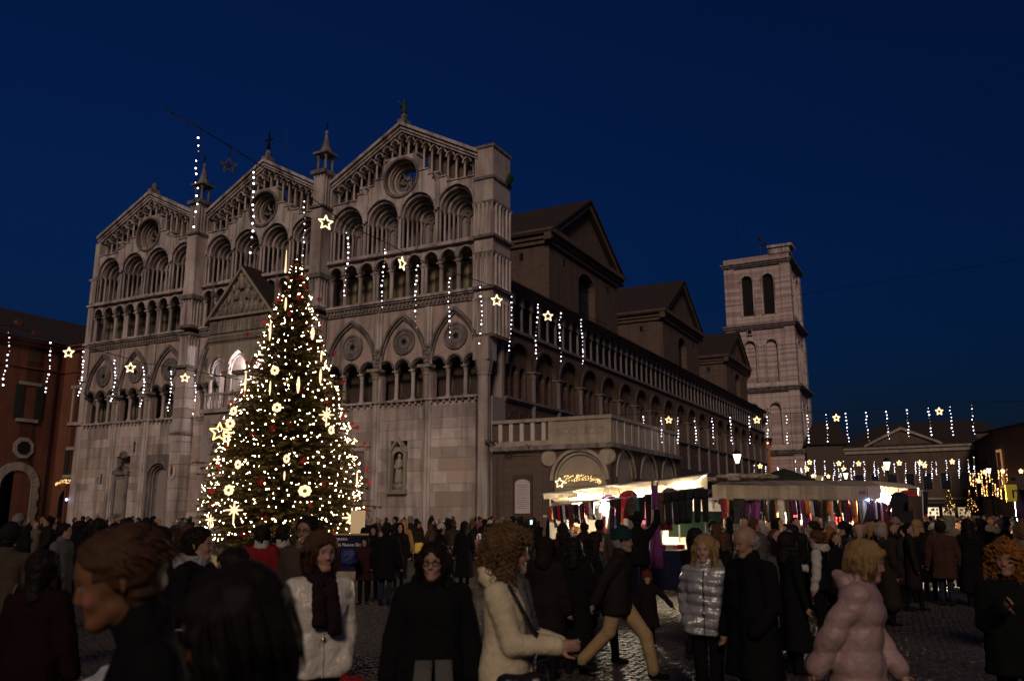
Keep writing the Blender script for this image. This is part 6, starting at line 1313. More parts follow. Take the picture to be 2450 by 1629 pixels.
def garment(kind, colr, top, w, L, label, group, yaw=0.0):
    w *= DSC; L *= DSC
    # hung by its top edge at the given place; w across, L down
    d = MB(); c = gmat(CLO[colr]); n = 8
    def strip(x0, x1, z0, z1, x2=None, x3=None, ph=0.0, a=.02, th=.015):
        x2 = x0 if x2 is None else x2; x3 = x1 if x3 is None else x3; v = []; rows_ = 5
        for side in (0, 1):
            for j in range(rows_):
                t = j/(rows_-1)
                for i in range(n+1): u = i/n; x = (x0+(x1-x0)*u)*(1-t)+(x2+(x3-x2)*u)*t; v.append((x, a*(.4+t)*math.sin(u*7+ph+t*1.5)+(th if side else -th)*(.6+.6*math.sin(PI*u)), z0+(z1-z0)*t))
        q = (n+1)*rows_; f = []
        for j in range(rows_-1):
            for i in range(n): k_ = j*(n+1)+i; f += [(k_, k_+n+1, k_+n+2, k_+1), (q+k_+1, q+k_+n+2, q+k_+n+1, q+k_)]
            k_ = j*(n+1); f += [(k_, q+k_, q+k_+n+1, k_+n+1), (k_+n, k_+n+n+1, q+k_+n+n+1, q+k_+n)]
        k_ = (rows_-1)*(n+1); f += [(k_+i, q+k_+i, q+k_+i+1, k_+i+1) for i in range(n)]+[(i+1, q+i+1, q+i, i) for i in range(n)]; d.add(v, f)
    ph = rg.random()*6
    if kind == 'trousers':
        strip(-w/2, w/2, 0, -L*.3, ph=ph); strip(-w/2, -.01, -L*.3, -L, -w/2, -w*.12, ph, .025); strip(.01, w/2, -L*.3, -L, w*.12, w/2, ph+2, .025)
    elif kind == 'top':
        strip(-w*.33, w*.33, -.04, -L, -w*.36, w*.36, ph); strip(-w*.33, -w*.22, -.03, -L*.8, -w*.58, -w*.42, ph+1); strip(w*.22, w*.33, -.03, -L*.8, w*.42, w*.58, ph+2); strip(-w*.16, w*.16, .03, -.05, -w*.3, w*.3, ph)
    elif kind == 'dress': strip(-w*.22, w*.22, 0, -L*.3, -w*.2, w*.2, ph); strip(-w*.2, w*.2, -L*.3, -L, -w*.5, w*.5, ph, .04); strip(-w*.2, -w*.14, .09, 0, ph=ph); strip(w*.14, w*.2, .09, 0, ph=ph)
    elif kind == 'stocking': strip(-w/2, w/2, 0, -L*.8, -w*.32, w*.32, ph, .02, .02); strip(-w*.32, w*.6, -L*.78, -L, -w*.2, w*.9, ph, .01, .02)
    else: strip(-w/2, w/2, 0, -L, -w*.55, w*.5, ph, .05, .012)
    o = d.obj(kind if kind != 'top' else 'sweater', c, None, True); o.location = top; o.rotation_euler = (0, rg.uniform(-.06, .06), yaw+rg.uniform(-.3, .3))
    if kind in ('top', 'dress'):
        h_ = MB(); h_.tube([(-w*.3, 0, -.02), (0, 0, .06), (w*.3, 0, -.02)], .006, 4); h_.tube([(0, 0, .06), (0, 0, .12), (.03, 0, .14), (.03, 0, .17)], .005, 4); h_.obj('hanger', steel, o)
    tag(o, label, {'top': 'sweater', 'scarf': 'scarf'}.get(kind, kind), group); return o
# -- stall one: raised white awning, lit from inside
s1 = thing('market_stall', 'brightly lit clothes stall under a raised white awning', 'market stall', at(1500, 20.5))
inv = -Vector(s1.location)
FL, FR = px(1299, 1180, 21.5), px(1693, 1133, 19.3); BL_, BR_ = px(1352, 1212, 23.6), px(1622, 1186, 22.6)
d = MB(); sheet(d, [FL+inv, FR+inv, BL_+inv, BR_+inv], 12, 5, .05); d.obj('awning', canvas, s1)
d = MB(); sheet(d, [FL+inv, FL+inv+Vector((.95, -.2, .04)), FL+inv+Vector((.02, 0, -.16)), FL+inv+Vector((.95, -.2, -.11))], 12, 2, 0, .01, 0, .03); d.obj('fringed_valance', canvas, s1)
d = MB(); sheet(d, [FR+inv, BR_+inv, FR+inv+Vector((0, 0, -.75)), BR_+inv+Vector((0, 0, -.42))], 8, 4, 0, .012, 0, .04); d.obj('side_curtain', canvas, s1)
d = MB(); d.tube([FL+inv, FR+inv], .022, 5); d.tube([BL_+inv, BR_+inv], .022, 5); d.tube([FL.lerp(FR, .5)+inv, BL_.lerp(BR_, .5)+inv], .018, 5); d.tube([FL.lerp(FR, .2)+inv-Vector((0, 0, .06)), BL_.lerp(BR_, .8)+inv-Vector((0, 0, .06))], .015, 5); d.tube([FR+inv, BR_+inv], .022, 5); d.tube([FL+inv, BL_+inv], .022, 5); d.obj('awning_frame', steel, s1)
for p in (FL.lerp(BL_, .3), FR.lerp(BR_, .15), BL_, BR_):
    d = MB(); d.cone(Vector((p.x, p.y, 0))+inv, p+inv, .025, .025, 6); d.obj('pole', steel, s1)
RA, RB = px(1312, 1211, 20.6), px(1684, 1166, 18.9)
d = MB(); d.tube([RA+inv, RB+inv], .016, 5); d.tube([RA+inv+Vector((.1, 1.0, .1)), RB+inv+Vector((-.3, 1.0, -.15))], .014, 5); d.obj('rail', steel, s1)
for q in (.15, .5, .8):
    p = RA.lerp(RB, q); d = MB(); d.tube([p+inv, p+inv+Vector((0, .8, .25))], .01, 4); d.obj('rail_bracket', steel, s1)
# table with navy cloth and heaps of goods
tz_ = 1.0; a, b = at(1366, 20.9, tz_), at(1640, 19.7, tz_); n_ = Vector((-(b-a).y, (b-a).x, 0)).normalized()
d = MB(); sheet(d, [a+inv, b+inv, a+n_*1.1+inv, b+n_*1.1+inv], 6, 2, 0, .04); tt = d.obj('table_top', greyp, s1)
d = MB(); sheet(d, [a+inv+Vector((0, -.02, .02)), b+inv+Vector((0, -.02, .02)), a+inv-Vector((0, .03, tz_-.08)), b+inv-Vector((0, .03, tz_-.08))], 22, 3, 0, .01, 0, .03); d.obj('table_cloth', cloth('navy_tablecloth', (.012, .014, .035), .9), s1)
for k_ in range(16):
    u = rg.random(); p = a.lerp(b, u)+n_*rg.uniform(.1, .8)+Vector((0, 0, .05)); d = MB(); cl = rg.choice(['red', 'white', 'pink', 'grey', 'navy', 'maroon', 'palepink'])
    for j in range(4): d.box(-.16, .16, -.11, .11, j*.028, j*.028+.022)
    o = d.obj('folded_garment', gmat(CLO[cl])); o.location = p; o.rotation_euler = (0, 0, rg.uniform(-.5, .5)); tag(o, '%s folded garments stacked on the table of the lit stall' % cl, 'clothes', 'folded clothes, '+cl)
# cabinets and window frames of the stall wagon at the back
d = MB(); p0, p1 = at(1318, 25.0), at(1470, 24.4); L = (p1-p0).length; wg_ = thing('stall_wagon', 'pale grey vending wagon with hatches standing behind the lit stall', 'wagon', p0, math.atan2(p1.y-p0.y, p1.x-p0.x))
d.box(0, L, 0, 1.6, .5, 2.25); d.obj('wagon_body', mat('wagon_paint', (.42, .40, .36), .6), wg_)
for q in (.25, .75, 1.3): d = MB(); d.box(q, q+.38, -.05, 0, 1.75, 2.1); d.obj('hatch', steel if q == .75 else greyp, wg_)
for q in (.3, L-.35): d = MB(); d.lathe([(.1, -.09), (.32, -.09), (.32, .09), (.1, .09)], 14, (q, .32), axis='y', o=.2); d.obj('wheel', rubber, wg_)
d = MB(); d.ell((0, 0, 0), (.055, .055, .07), 10, 6); bo_ = d.obj('light_bulb', bulbhot, None, True); bo_.location = px(1444, 1213, 20.2); tag(bo_, 'bare white glowing bulb hanging over the lit stall table', 'light bulb'); d = MB(); d.cone((0, 0, .07), (0, 0, .45), .008, .008, 4); d.lathe([(.03, .06), (.03, .13)], 8); d.obj('flex', cable_m, bo_)
for i_, (x, y, dd) in enumerate(((1530, 1180, 21.6), (1400, 1196, 21.9), (1640, 1168, 20.9))):
    d = MB(); d.tube([(-.35, 0, 0), (.35, 0, 0)], .022, 6); o = d.obj('tube_lamp', glow('tube_lamp_light', (1, .74, .44), 1300) if i_ == 0 else bpy.data.materials['tube_lamp_light']); o.location = px(x, y, dd)+Vector((0, 0, -.1)); tag(o, ['glowing tube lamp under the middle of the white awning', 'glowing tube lamp under the left of the white awning', 'glowing tube lamp near the side curtain of white awning'][i_], 'lamp')
# hanging goods of stall one
for k_ in range(18):
    u = .01+.30*k_/17+rg.uniform(-.006, .006); p = RA.lerp(RB, u)-Vector((0, 0, .02)); cl = rg.choice(['black', 'black', 'navy', 'maroon', 'red', 'purple', 'orange', 'white', 'brown', 'red']); garment('stocking', cl, p, rg.uniform(.06, .12), rg.uniform(.28, .56), '%s stocking hanging on the left rail of the lit stall' % cl, cl+' stockings on the rail')
for k_ in range(8):
    u = .68+.30*k_/7; p = RA.lerp(RB, u)-Vector((0, .02, .02)); garment('trousers', ['black', 'black', 'brown', 'black', 'navy', 'black', 'green', 'black'][k_], p, .34, .70, ['black trousers at the left end of the trouser row', 'black trousers left of the brown pair', 'brown trousers on the right rail of the stall', 'black trousers between brown and navy pairs', 'navy trousers in the middle of trouser row', 'black trousers between navy and dark green', 'dark green trousers near the end of the trouser row', 'black trousers at the right end of the rail'][k_], 'trousers on the right rail', .25)
for kind, cl, x, y, dd, w, L, lb in (('top', 'purple', 1457, 1186, 20.4, .5, .5, 'purple sweater on a hanger beside the bare bulb'), ('scarf', 'grey', 1460, 1196, 20.2, .2, .8, 'long grey skirt hanging under purple sweater'), ('trousers', 'black', 1472, 1192, 20.1, .26, .75, 'black leggings hanging right of the grey skirt'), ('top', 'red', 1500, 1178, 20.3, .5, .6, 'bright red jacket on hanger in the middle of stall'), ('top', 'black', 1507, 1176, 20.6, .5, .45, 'black jacket on hanger behind the red jacket'), ('top', 'brown', 1513, 1192, 20.0, .42, .4, 'patterned brown blouse right of the red jacket'), ('scarf', 'teal', 1528, 1190, 20.0, .22, .35, 'teal top hanging in the middle of the stall'), ('trousers', 'black', 1543, 1187, 19.9, .3, .5, 'black leggings beside the teal top'), ('scarf', 'pink', 1552, 1202, 21.2, .55, .65, 'wide light pink cloth hanging at the back of stall'), ('dress', 'violet', 1566, 1160, 18.7, .34, 1.75, 'long violet dress hanging at the stall front'), ('top', 'palepink', 1603, 1168, 20.6, .45, .32, 'pale pink sweater hung under the side curtain'), ('top', 'red', 1450, 1240, 20.8, .55, .5, 'dark red blouse hanging low at left of stall'), ('scarf', 'blue', 1481, 1236, 20.6, .25, .7, 'blue jeans hanging low in the stall'), ('scarf', 'white', 1597, 1196, 20.3, .3, .5, 'white blouse between the trousers'), ('scarf', 'orange', 1485, 1226, 20.2, .16, .3, 'orange cap hanging beneath the red jacket'), ('scarf', 'maroon', 1584, 1222, 20.6, .5, .45, 'maroon cloth hanging right of the violet dress')):
    garment(kind, cl, px(x, y, dd), w, L, lb, None)
# -- white van parked behind stall one
def van(loc_, rz, label, h=2.35, w=1.95, L=4.6):
    t = thing('white_van', label, 'van', loc_, rz); d = MB(); hw = w/2
    prof = [(-.02, .35), (-.05, .85), (.10, 1.08), (.55, 1.22), (1.25, 2.02), (1.6, h-.08), (2.2, h), (L, h), (L, .35)]     # side view: distance back from the nose, height
    v = []; 
    for sx in (-1, 1):
        for (y, z) in prof: k_ = 1-.10*max(0, (z-1.2)/(h-1.2)); v.append((sx*hw*k_*(.93 if y < .2 else 1), y, z))
    n = len(prof); d.add(v, [tuple(range(n)), tuple(range(2*n-1, n-1, -1))]+[((i+1) % n, i, n+i, n+(i+1) % n) for i in range(n)]); bd = d.obj('van_body', vanw, t)
    m_ = bd.modifiers.new('bevel', 'BEVEL'); m_.width = .06; m_.segments = 3; m_.limit_method = 'ANGLE'
    d = MB(); d.add([(-hw*.84, .60, 1.27), (hw*.84, .60, 1.27), (hw*.80, 1.21, 1.99), (-hw*.80, 1.21, 1.99), (-hw*.84, .585, 1.285), (hw*.84, .585, 1.285), (hw*.80, 1.195, 2.0), (-hw*.80, 1.195, 2.0)], [(0, 3, 2, 1), (4, 5, 6, 7), (0, 1, 5, 4), (1, 2, 6, 5), (2, 3, 7, 6), (3, 0, 4, 7)]); ws = d.obj('windscreen', mat('windscreen_glass', (.012, .022, .014), .08, spec=.6) if 'windscreen_glass' not in bpy.data.materials else bpy.data.materials['windscreen_glass'], t)
    for sx in (-1, 1): d = MB(); d.tube([(sx*.05, .56, 1.27), (sx*.6, .68, 1.40)], .012, 4); d.obj('wiper', rubber, ws)
    for sx in (-1, 1):
        d = MB(); d.box(sx*hw*.72-.17, sx*hw*.72+.17, -.07, .05, .80, 1.0); d.obj('headlight', mat('headlight_glass', (.4, .4, .38), .1, spec=.8) if 'headlight_glass' not in bpy.data.materials else bpy.data.materials['headlight_glass'], t)
        d = MB(); d.box(sx*(hw+.04), sx*(hw+.24), .95, 1.05, 1.35, 1.65); d.obj('mirror', greyp, t)
        for yw in (.85, L-.9):
            d = MB(); d.lathe([(.2, -.1), (.33, -.1), (.33, .1), (.2, .1)], 16, (0, 0), axis='y'); o = d.obj('wheel', rubber, t); o.rotation_euler = (0, 0, PI/2); o.location = (sx*(hw-.1), yw, .33)
            d = MB(); d.lathe([(.03, -.1), (.2, -.08), (.2, .08)], 12, (0, 0), axis='y'); d.obj('rim', steel, o)
    d = MB(); d.box(-.35, .35, -.09, 0, .86, .97); d.obj('grille', greyp, t); d = MB(); d.box(-hw, hw, -.14, .1, .35, .6); d.obj('bumper', greyp, t); d = MB(); d.box(-.26, .26, -.16, -.14, .42, .54); d.obj('number_plate', wst, t)
    return t
van(at(1668, 22.3), -.18, 'white van with dark windscreen parked beside the lit stall')
van(at(1770, 27), .35, 'white van half hidden behind the second stall canopy', 2.5)
# -- stall two: long beige valance
s2 = thing('market_stall', 'scarf stall under long beige striped valance right of the white van', 'market stall', at(1900, 25)); inv = -Vector(s2.location)
A0, A1, A2, A3 = px(1706, 1160, 23.5), px(2106, 1162, 24.5), px(1730, 1150, 28), px(2080, 1150, 28.5)
d = MB(); sheet(d, [A0+inv, A1+inv, A0+inv-Vector((0, 0, .40)), A1+inv-Vector((0, 0, .38))], 26, 3, 0, .012, 0, .02); d.obj('valance', canvas2, s2)
d = MB(); sheet(d, [A0+inv, A1+inv, A2+inv, A3+inv], 14, 4, .12); d.obj('canopy', canvas2, s2)
A4, A5 = px(2200, 1168, 25.5), px(2172, 1158, 29)
d = MB(); sheet(d, [A1+inv, A4+inv, A3+inv, A5+inv], 6, 4, .05); d.obj('end_canopy', canvas, s2)
d = MB(); sheet(d, [A3+inv+Vector((0, 0, .0)), A5+inv, A3+inv-Vector((0, 0, .9)), A5+inv-Vector((0, 0, .9))], 6, 3, 0, .012, 0, .03); d.obj('back_curtain', canvas, s2)
r = random.Random(8)
for k_ in range(4):
    d = MB(); c = px(1735+k_*28, 1146-6*(k_ % 2), 25.5); P_, Q_, _g = grow([('r', V(-.5, 0, 0), V(.5, .2, .0), .14, .10, 0, .05), ('r', V(-.2, .1, .1), V(.3, 0, .12), .12, .06, 0, .05)], (np.arange(-.8, .8, .05), np.arange(-.4, .5, .05), np.arange(-.3, .4, .05)), wrinkle(.02, 18, k_)); o = addm('canvas_fold', P_, Q_, [canvas2], s2); o.location = c+inv; o.scale = (1.1, 1, .55)
for p in (A0, A1, A4): d = MB(); d.cone(Vector((p.x, p.y+.05, 0))+inv, p+Vector((0, .05, 0))+inv, .03, .03, 6); d.obj('pole', steel, s2)
B0, B1 = px(1745, 1226, 24.6), px(2110, 1228, 25.2); C0, C1 = A0+Vector((.1, .1, -.42)), A1+Vector((-.1, .1, -.40))
d = MB(); d.tube([B0+inv, B1+inv], .016, 5); d.obj('lower_rail', steel, s2); d = MB(); d.tube([C0+inv, C1+inv], .016, 5); d.obj('upper_rail', steel, s2)
d = MB(); sheet(d, [at(1740, 24.3, .95)+inv, at(2160, 25.3, .95)+inv, at(1740, 24.3, .05)+inv, at(2160, 25.3, .05)+inv], 26, 3, 0, .015, 0, .03); d.obj('counter_cloth', cloth('dark_counter_cloth', (.02, .016, .02), .9), s2)
d = MB(); d.box(-2.6, 2.7, .2, 1.2, .93, .97); d.obj('counter', greyp, s2)
# letters printed on the valance
def lettering(txt, size, m, parent, loc_, rz, name='lettering', rx=PI/2, ext=.004):
    cu = bpy.data.curves.new(name, 'FONT'); cu.body = txt; cu.size = size; cu.extrude = ext; cu.resolution_u = 3; tmp = bpy.data.objects.new('tmp', cu); COL.objects.link(tmp); dg = bpy.context.evaluated_depsgraph_get(); me = bpy.data.meshes.new_from_object(tmp.evaluated_get(dg)); bpy.data.objects.remove(tmp); me.materials.clear(); me.materials.append(m); me.name = name
    o = bpy.data.objects.new(name, me); ln(o, parent); o.location = loc_; o.rotation_euler = (rx, 0, rz); return o
lettering('DaL', .14, greyp, s2, px(2056, 1181, 24.25)+inv, .22)
for k_ in range(46):
    u = k_/45; cl = rg.choice(['black', 'black', 'purple', 'maroon', 'navy', 'brown', 'black', 'violet', 'grey', 'white', 'orange']); garment('scarf', cl, C0.lerp(C1, min(1, max(0, u+rg.uniform(-.01, .01))))+Vector((0, rg.uniform(-.05, .25), 0)), rg.uniform(.07, .16), rg.uniform(.4, .95), '%s scarf hanging from the upper rail under the beige valance' % cl, cl+' scarves on the upper rail')
for k_ in range(38):
    u = k_/37; cl = rg.choice(['white', 'grey', 'yellow', 'red', 'palepink', 'violet', 'maroon', 'black', 'purple', 'white']) if k_ not in (10, 11, 12) else 'yellow'; cl = 'red' if k_ in (15, 16) else cl
    garment('scarf', cl, B0.lerp(B1, u), rg.uniform(.08, .15), rg.uniform(.3, .55), '%s scarf looped over the lower rail of the scarf stall' % cl, cl+' scarves on the lower rail')
for kind, cl, x, y, dd, w, L, lb in (('top', 'red', 2170, 1176, 24.2, .75, .8, 'big red coat hung at the right end of the scarf stall'), ('top', 'navy', 2152, 1180, 24.0, .6, .7, 'navy coat hung left of the big red coat'), ('top', 'black', 2102, 1202, 24.6, .8, .9, 'black coat in front of the bright lamp'), ('dress', 'red', 2128, 1208, 25.2, .3, .75, 'narrow red dress hanging under the bright lamp'), ('scarf', 'brown', 2190, 1186, 23.8, .42, 1.15, 'brown garment rack cover at the stall corner'), ('scarf', 'white', 2203, 1172, 24.0, .12, .7, 'pale scarf dangling at the far right end of stall'), ('scarf', 'navy', 2212, 1176, 24.0, .16, .55, 'dark jeans dangling beside the pale scarf'), ('scarf', 'black', 2165, 1222, 23.4, .38, 1.15, 'long dark coat hanging low at the stall corner'), ('scarf', 'maroon', 1729, 1192, 23.2, .16, .7, 'knotted maroon tights at the left end of valance'), ('scarf', 'black', 1768, 1192, 23.3, .3, 1.2, 'long black coat hanging at left of scarf stall')):
    garment(kind, cl, px(x, y, dd), w, L, lb, None)
for (x, y, dd, m_, s_, lb) in ((2112, 1194, 24.9, bulbhot, .13, 'glaring floodlight bulb at the right end of the scarf stall'), (2124, 1192, 25.0, bulbhot, .09, 'second glaring bulb beside the floodlight bulb'), (2151, 1192, 24.2, bulbcold, .05, 'blue bulb at the right end of scarf stall'), (1895, 1209, 24.3, bulbcold, .05, 'blue bulb in the middle of the scarf stall'), (1883, 1203, 24.4, bulbhot, .035, 'small warm bulb beside the blue one'), (2077, 1196, 24.4, bulbcold, .03, 'small blue bulb under the end of the valance')):
    d = MB(); d.ell((0, 0, 0), (s_, s_, s_*1.2), 10, 6); o = d.obj('light_bulb', m_, None, True); o.location = px(x, y, dd); tag(o, lb, 'light bulb'); d = MB(); d.cone((0, 0, s_), (0, 0, s_+.3), .008, .008, 4); d.obj('flex', cable_m, o)
# dark parasol roof behind stall two, awning corner, violet cloth and yellow sign at the right edge
t = thing('dark_tent', 'dark green tent roof rising behind the beige stall canopy', 'tent', at(1882, 36)); d = MB(); d.lathe([(2.3, 0), (1.4, .42), (.5, .8), (.05, .95)], 10); o = d.obj('tent_roof', cloth('dark_green_canvas', (.02, .024, .016), .9), t); o.location = (0, 0, 2.95); d = MB()
d.cone((0, 0, 0), (0, 0, 3.8), .04, .04, 6); d.obj('tent_pole', steel, t)
s3 = thing('market_stall', 'pale awning corner of another stall at the right picture edge', 'market stall', at(2440, 19)); inv = -Vector(s3.location); d = MB(); q0, q1, q2, q3 = px(2428, 1138, 19), px(2640, 1120, 17), px(2415, 1150, 21), px(2600, 1140, 20)
sheet(d, [q0+inv, q1+inv, q2+inv, q3+inv], 6, 3); sheet(d, [q0+inv, q1+inv, q0+inv-Vector((0, 0, .28)), q1+inv-Vector((0, 0, .28))], 10, 2, 0, .012, 0, .02); d.obj('awning', canvas2, s3); d = MB(); d.cone(Vector((q1.x, q1.y, 0))+inv, q1+inv, .03, .03, 6); d.cone(Vector((q3.x, q3.y, 0))+inv, q3+inv, .03, .03, 6); d.obj('poles', steel, s3)
garment('scarf', 'purple', px(2446, 1170, 19), .22, .55, 'closed violet cloth hanging under the right edge awning', None)
d = MB(); d.box(-.26, .26, -.03, .03, 0, .48); ys = d.obj('yellow_sign', mat('yellow_sign_paint', (.6, .50, .05), .6)); ys.location = px(2430, 1199, 26); tag(ys, 'yellow sign with a black letter n at the right edge', 'sign'); lettering('n', .5, black, ys, (-.12, -.04, .10), 0)
d = MB(); d.cone((0, .02, 0), (0, .02, -2.3), .03, .03, 6); d.obj('sign_post', steel, ys)
# ------------------------------------------------------------------ street lamps
def street_lamp(loc_, z, label, s=1.0, wall=False):
    t = thing('street_lamp', label, 'street lamp', loc_); d = MB(); d.cone((0, 0, 0), (0, 0, z), .09*s, .05*s, 8); d.lathe([(.2, 0), (.18, .5), (.1, .7)], 8); d.obj('post', iron, t)
    d = MB(); d.lathe([(.12*s, z), (.3*s, z+.62*s), (.3*s, z+.66*s)], 6); d.obj('lantern_glass', glow('lamp_glass', (1, .84, .66), 3.5) if 'lamp_glass' not in bpy.data.materials else bpy.data.materials['lamp_glass'], t)
    d = MB(); d.lathe([(.40*s, z+.66*s), (.2*s, z+.9*s), (.05*s, z+1.0*s)], 6); d.lathe([(.15*s, z-.15*s), (.12*s, z)], 6)
    for k_ in range(6): a = PI/3*k_; d.cone((.13*s*math.cos(a), .13*s*math.sin(a), z), (.32*s*math.cos(a), .32*s*math.sin(a), z+.66*s), .018*s, .018*s, 4)
    d.lathe([(.1*s, z+.15*s), (.16*s, z+.5*s)], 5); d.obj('lantern_frame', iron, t)
street_lamp(at(1771, 44), EYE+(1235-1119)/2042*44*DSC, 'lit street lamp lantern before the cathedral flank', .75)
street_lamp(at(2133, 52), EYE+(1235-1140)/2042*52*DSC, 'lit street lamp lantern before the pediment building', .75)
street_lamp(at(2031, 75), EYE+(1235-1158)/2042*75*DSC, 'small distant street lamp over the stall canopy', .8)
street_lamp(at(2378, 112), EYE+(1235-1152)/2042*112*DSC, 'orange street lamp in the narrow street of lights', 1.0)
for (x, y0, dd, lb) in ((2275, 1207, 118, 'small lit conical tree before the pediment building'), (2325, 1205, 120, 'small lit conical tree at the corner of pediment building')):
    t = thing('lit_cone_tree', lb, 'tree', at(x, dd, 0)); d = MB(); d.cone((0, 0, 0), (0, 0, 3.5), .1, .08, 6); d.obj('trunk', iron, t); d = MB(); r = random.Random(x); b = MB()
    for k_ in range(260): z = r.random(); R = (1-z)*.95; a = r.random()*6.3; p = Vector((R*math.cos(a)*.7, R*math.sin(a)*.7, 2.2+z*2.7)); d.cone(p, p*1.0+Vector((math.cos(a)*.3, math.sin(a)*.3, -.1)), .1, .01, 3)
    d.obj('crown', bpy.data.materials['fir_needles'], t, kind='stuff')
    for k_ in range(55): z = r.random(); R = (1-z)*1.1; a = r.random()*6.3; o = bpy.data.objects.new('bulb', bulb_amber); ln(o, t); o.location = (R*math.cos(a)*.8, R*math.sin(a)*.8, 2.2+z*2.9); o.scale = (.035,)*3
# sign board and lit box by the tree
sb = thing('event_banner', 'dark blue banner stand with pale writing at the foot of the tree', 'banner', at(822, 24), .1); d = MB(); d.box(-.85, .85, -.03, .03, .25, 1.30); d.obj('board', cloth('blue_banner', (.011, .010, .032), .85), sb); d = MB(); d.box(-.9, .9, -.05, .05, 1.30, 1.35); d.box(-.9, -.85, -.05, .05, 0, 1.30); d.box(.85, .9, -.05, .05, 0, 1.30); d.obj('banner_frame', mat('wood_frame', (.3, .18, .07), .7), sb)
lettering('Tutta La Città Nuova Gra', .13, wst, sb, (-.78, -.035, .98), 0); lettering('FERRARA', .11, wst, sb, (-.3, -.035, 1.15), 0)
lb_ = thing('light_box', 'glowing cream box with red bows by the right foot of tree', 'light box', at(857, 38.5)); d = MB(); d.box(-.3, .3, -.3, .3, .6, 2.1); d.obj('lit_panel', glow('box_glow', (1, .66, .34), .4), lb_); d = MB(); d.box(-.34, .34, -.34, .34, 0, .6); d.obj('box_base', mat('red_base', (.3, .02, .02), .7), lb_)
# ------------------------------------------------------------------ the walkers nearest the camera, each with a look of its own
cream_coat = cloth('cream_quilted', (.62, .53, .34), .75); whitec = cloth('shiny_white_nylon', (.60, .54, .45), .32, None, .55, 13); silver = cloth('silver_nylon', (.36, .36, .35), .3, None, .5, 14, metal=.35); pinkc = cloth('pink_nylon', (.36, .235, .21), .5); greyw = cloth('grey_wool', (.10, .095, .085), .95, None, .5, 40); parka = cloth('brown_parka', (.055, .04, .028), .9); fur = cloth('fur_trim', (.22, .17, .12), .95, None, .9, 60); vestw = cloth('pale_fleece', (.40, .37, .33), .9)
leather = cloth('brown_leather', (.10, .045, .02), .5); blackl = cloth('black_patent', (.012, .011, .011), .3); reds = cloth('red_cloth', (.18, .012, .015), .85)
def bag(label, place, size, m, strap=None, cat='bag', soft=.03, rz=0):
    w, dd, h = size; P, Q, G = grow([('r', V(-w*.3, 0, -h*.3), V(w*.3, 0, -h*.3), dd, dd, 0, .06), ('r', V(-w*.25, 0, h*.25), V(w*.25, 0, h*.25), dd*.7, dd*.7, 0, .06), ('r', V(-w*.28, 0, 0), V(w*.28, 0, 0), dd*.95, dd*.95, 0, .06)], (np.arange(-w, w, .022), np.arange(-dd*2.2, dd*2.2, .02), np.arange(-h, h, .022)), wrinkle(.008, 24, 3))
    o = addm('bag', P, Q, [m], None); o.location = place; o.rotation_euler = (0, 0, rz); tag(o, label, cat)
    if strap: d = MB(); d.tube([Vector(p)-Vector(place) for p in strap], .014, 5); o.rotation_euler = (0, 0, 0); d.obj('strap', m, o)
    return o
def wpt(root, p): return root.matrix_basis @ Vector(p)
def lens_parts(): pass
p1, J, f = person('person in black coat with brown hair leaning in close from the lower left, head down', 475, 2.75, 1.87, -82, arms='down', lean=.28, hp=14, hair='short', hc='brown', tone=(.26, .12, .05), vox=.022, fine=.010, seed=41, hem=.5)
p2, J, f = person('person with thick black hair seen close in the bottom left foreground, facing left', 694, 2.0, 1.76, -104, arms='down', lean=.14, hp=16, hair='bob', hc='dark', tone=(.34, .17, .08), vox=.022, fine=.010, seed=42, hem=.5, wide=1.15, th=.05)
p3, J, f = person('woman with brown bob, dark scarf and shiny white coat walking near the tree', 772, 5.7, 1.76, 18, cm=whitec, hair='bob', hc='brown', fem=True, scarf=(cloth('aubergine_scarf', (.02, .010, .013), .95, None, .6, 50), .30), arms=('pocket', 'down'), hem=.80, th=.028, hy=8, seed=43, zip_=whitec, tone=(.52, .29, .20))
o = bag('red bag held by the woman in the shiny white coat', wpt(p3, J['wrL']+V(.05, -.03, -.16)), (.14, .06, .22), reds)
p4, J, f = person('woman in spectacles with dark hair and wide open black coat over grey', 1040, 5.6, 1.69, 2, hair='long', hc='dark', fem=True, glasses=True, arms=('down', 'down'), hem=.25, th=.05, flare=.07, wide=1.1, hy=-14, seed=44, tone=(.46, .26, .18), hood=('down', black))
d = MB(); 
for s_ in (-1, 1): sheet(d, [(-.02*0+s_*.01, -.30, .98), (s_*.12, -.30, .98), (s_*.02, -.335, .30), (s_*.19, -.335, .30)], 4, 3, 0, .012, 0, .01)
d.obj('grey_skirt_front', greyw, p4, True)
p5, J, f = person('woman with curly light brown hair in cream quilted coat, hands together, grey scarf', 1216, 5.0, 1.79, 72, cm=cream_coat, hair='curly', hc='lightbrown', fem=True, scarf=(greyw, .42), arms='front', hem=.52, th=.03, flare=.03, hy=10, seed=45, hood=('down', cream_coat), tone=(.50, .28, .19), zip_=cream_coat)
shp = wpt(p5, J['shR']+V(0, -.07, .06)); bpos = wpt(p5, V(-.22, -.16, .86)); bag('black slouchy bag hung across the cream quilted coat', bpos, (.34, .09, .34), blackl, [shp, wpt(p5, V(-.13, -.22, 1.2)), wpt(p5, V(-.18, -.22, 1.0)), bpos+Vector((0, 0, .1))])
p6, J, f = person('man in green knit hat, dark jacket and khaki trousers striding to the right', 1472, 9.7, 1.70, 78, coat=(.030, .024, .020), hat='knit_green', hair='short', hc='grey', arms=('pocket', 'swingb'), stride=.80, lean=.12, hem=.74, trous=khaki, th=.035, belly=.02, legk=1.3, seed=46, tone=(.40, .24, .17))
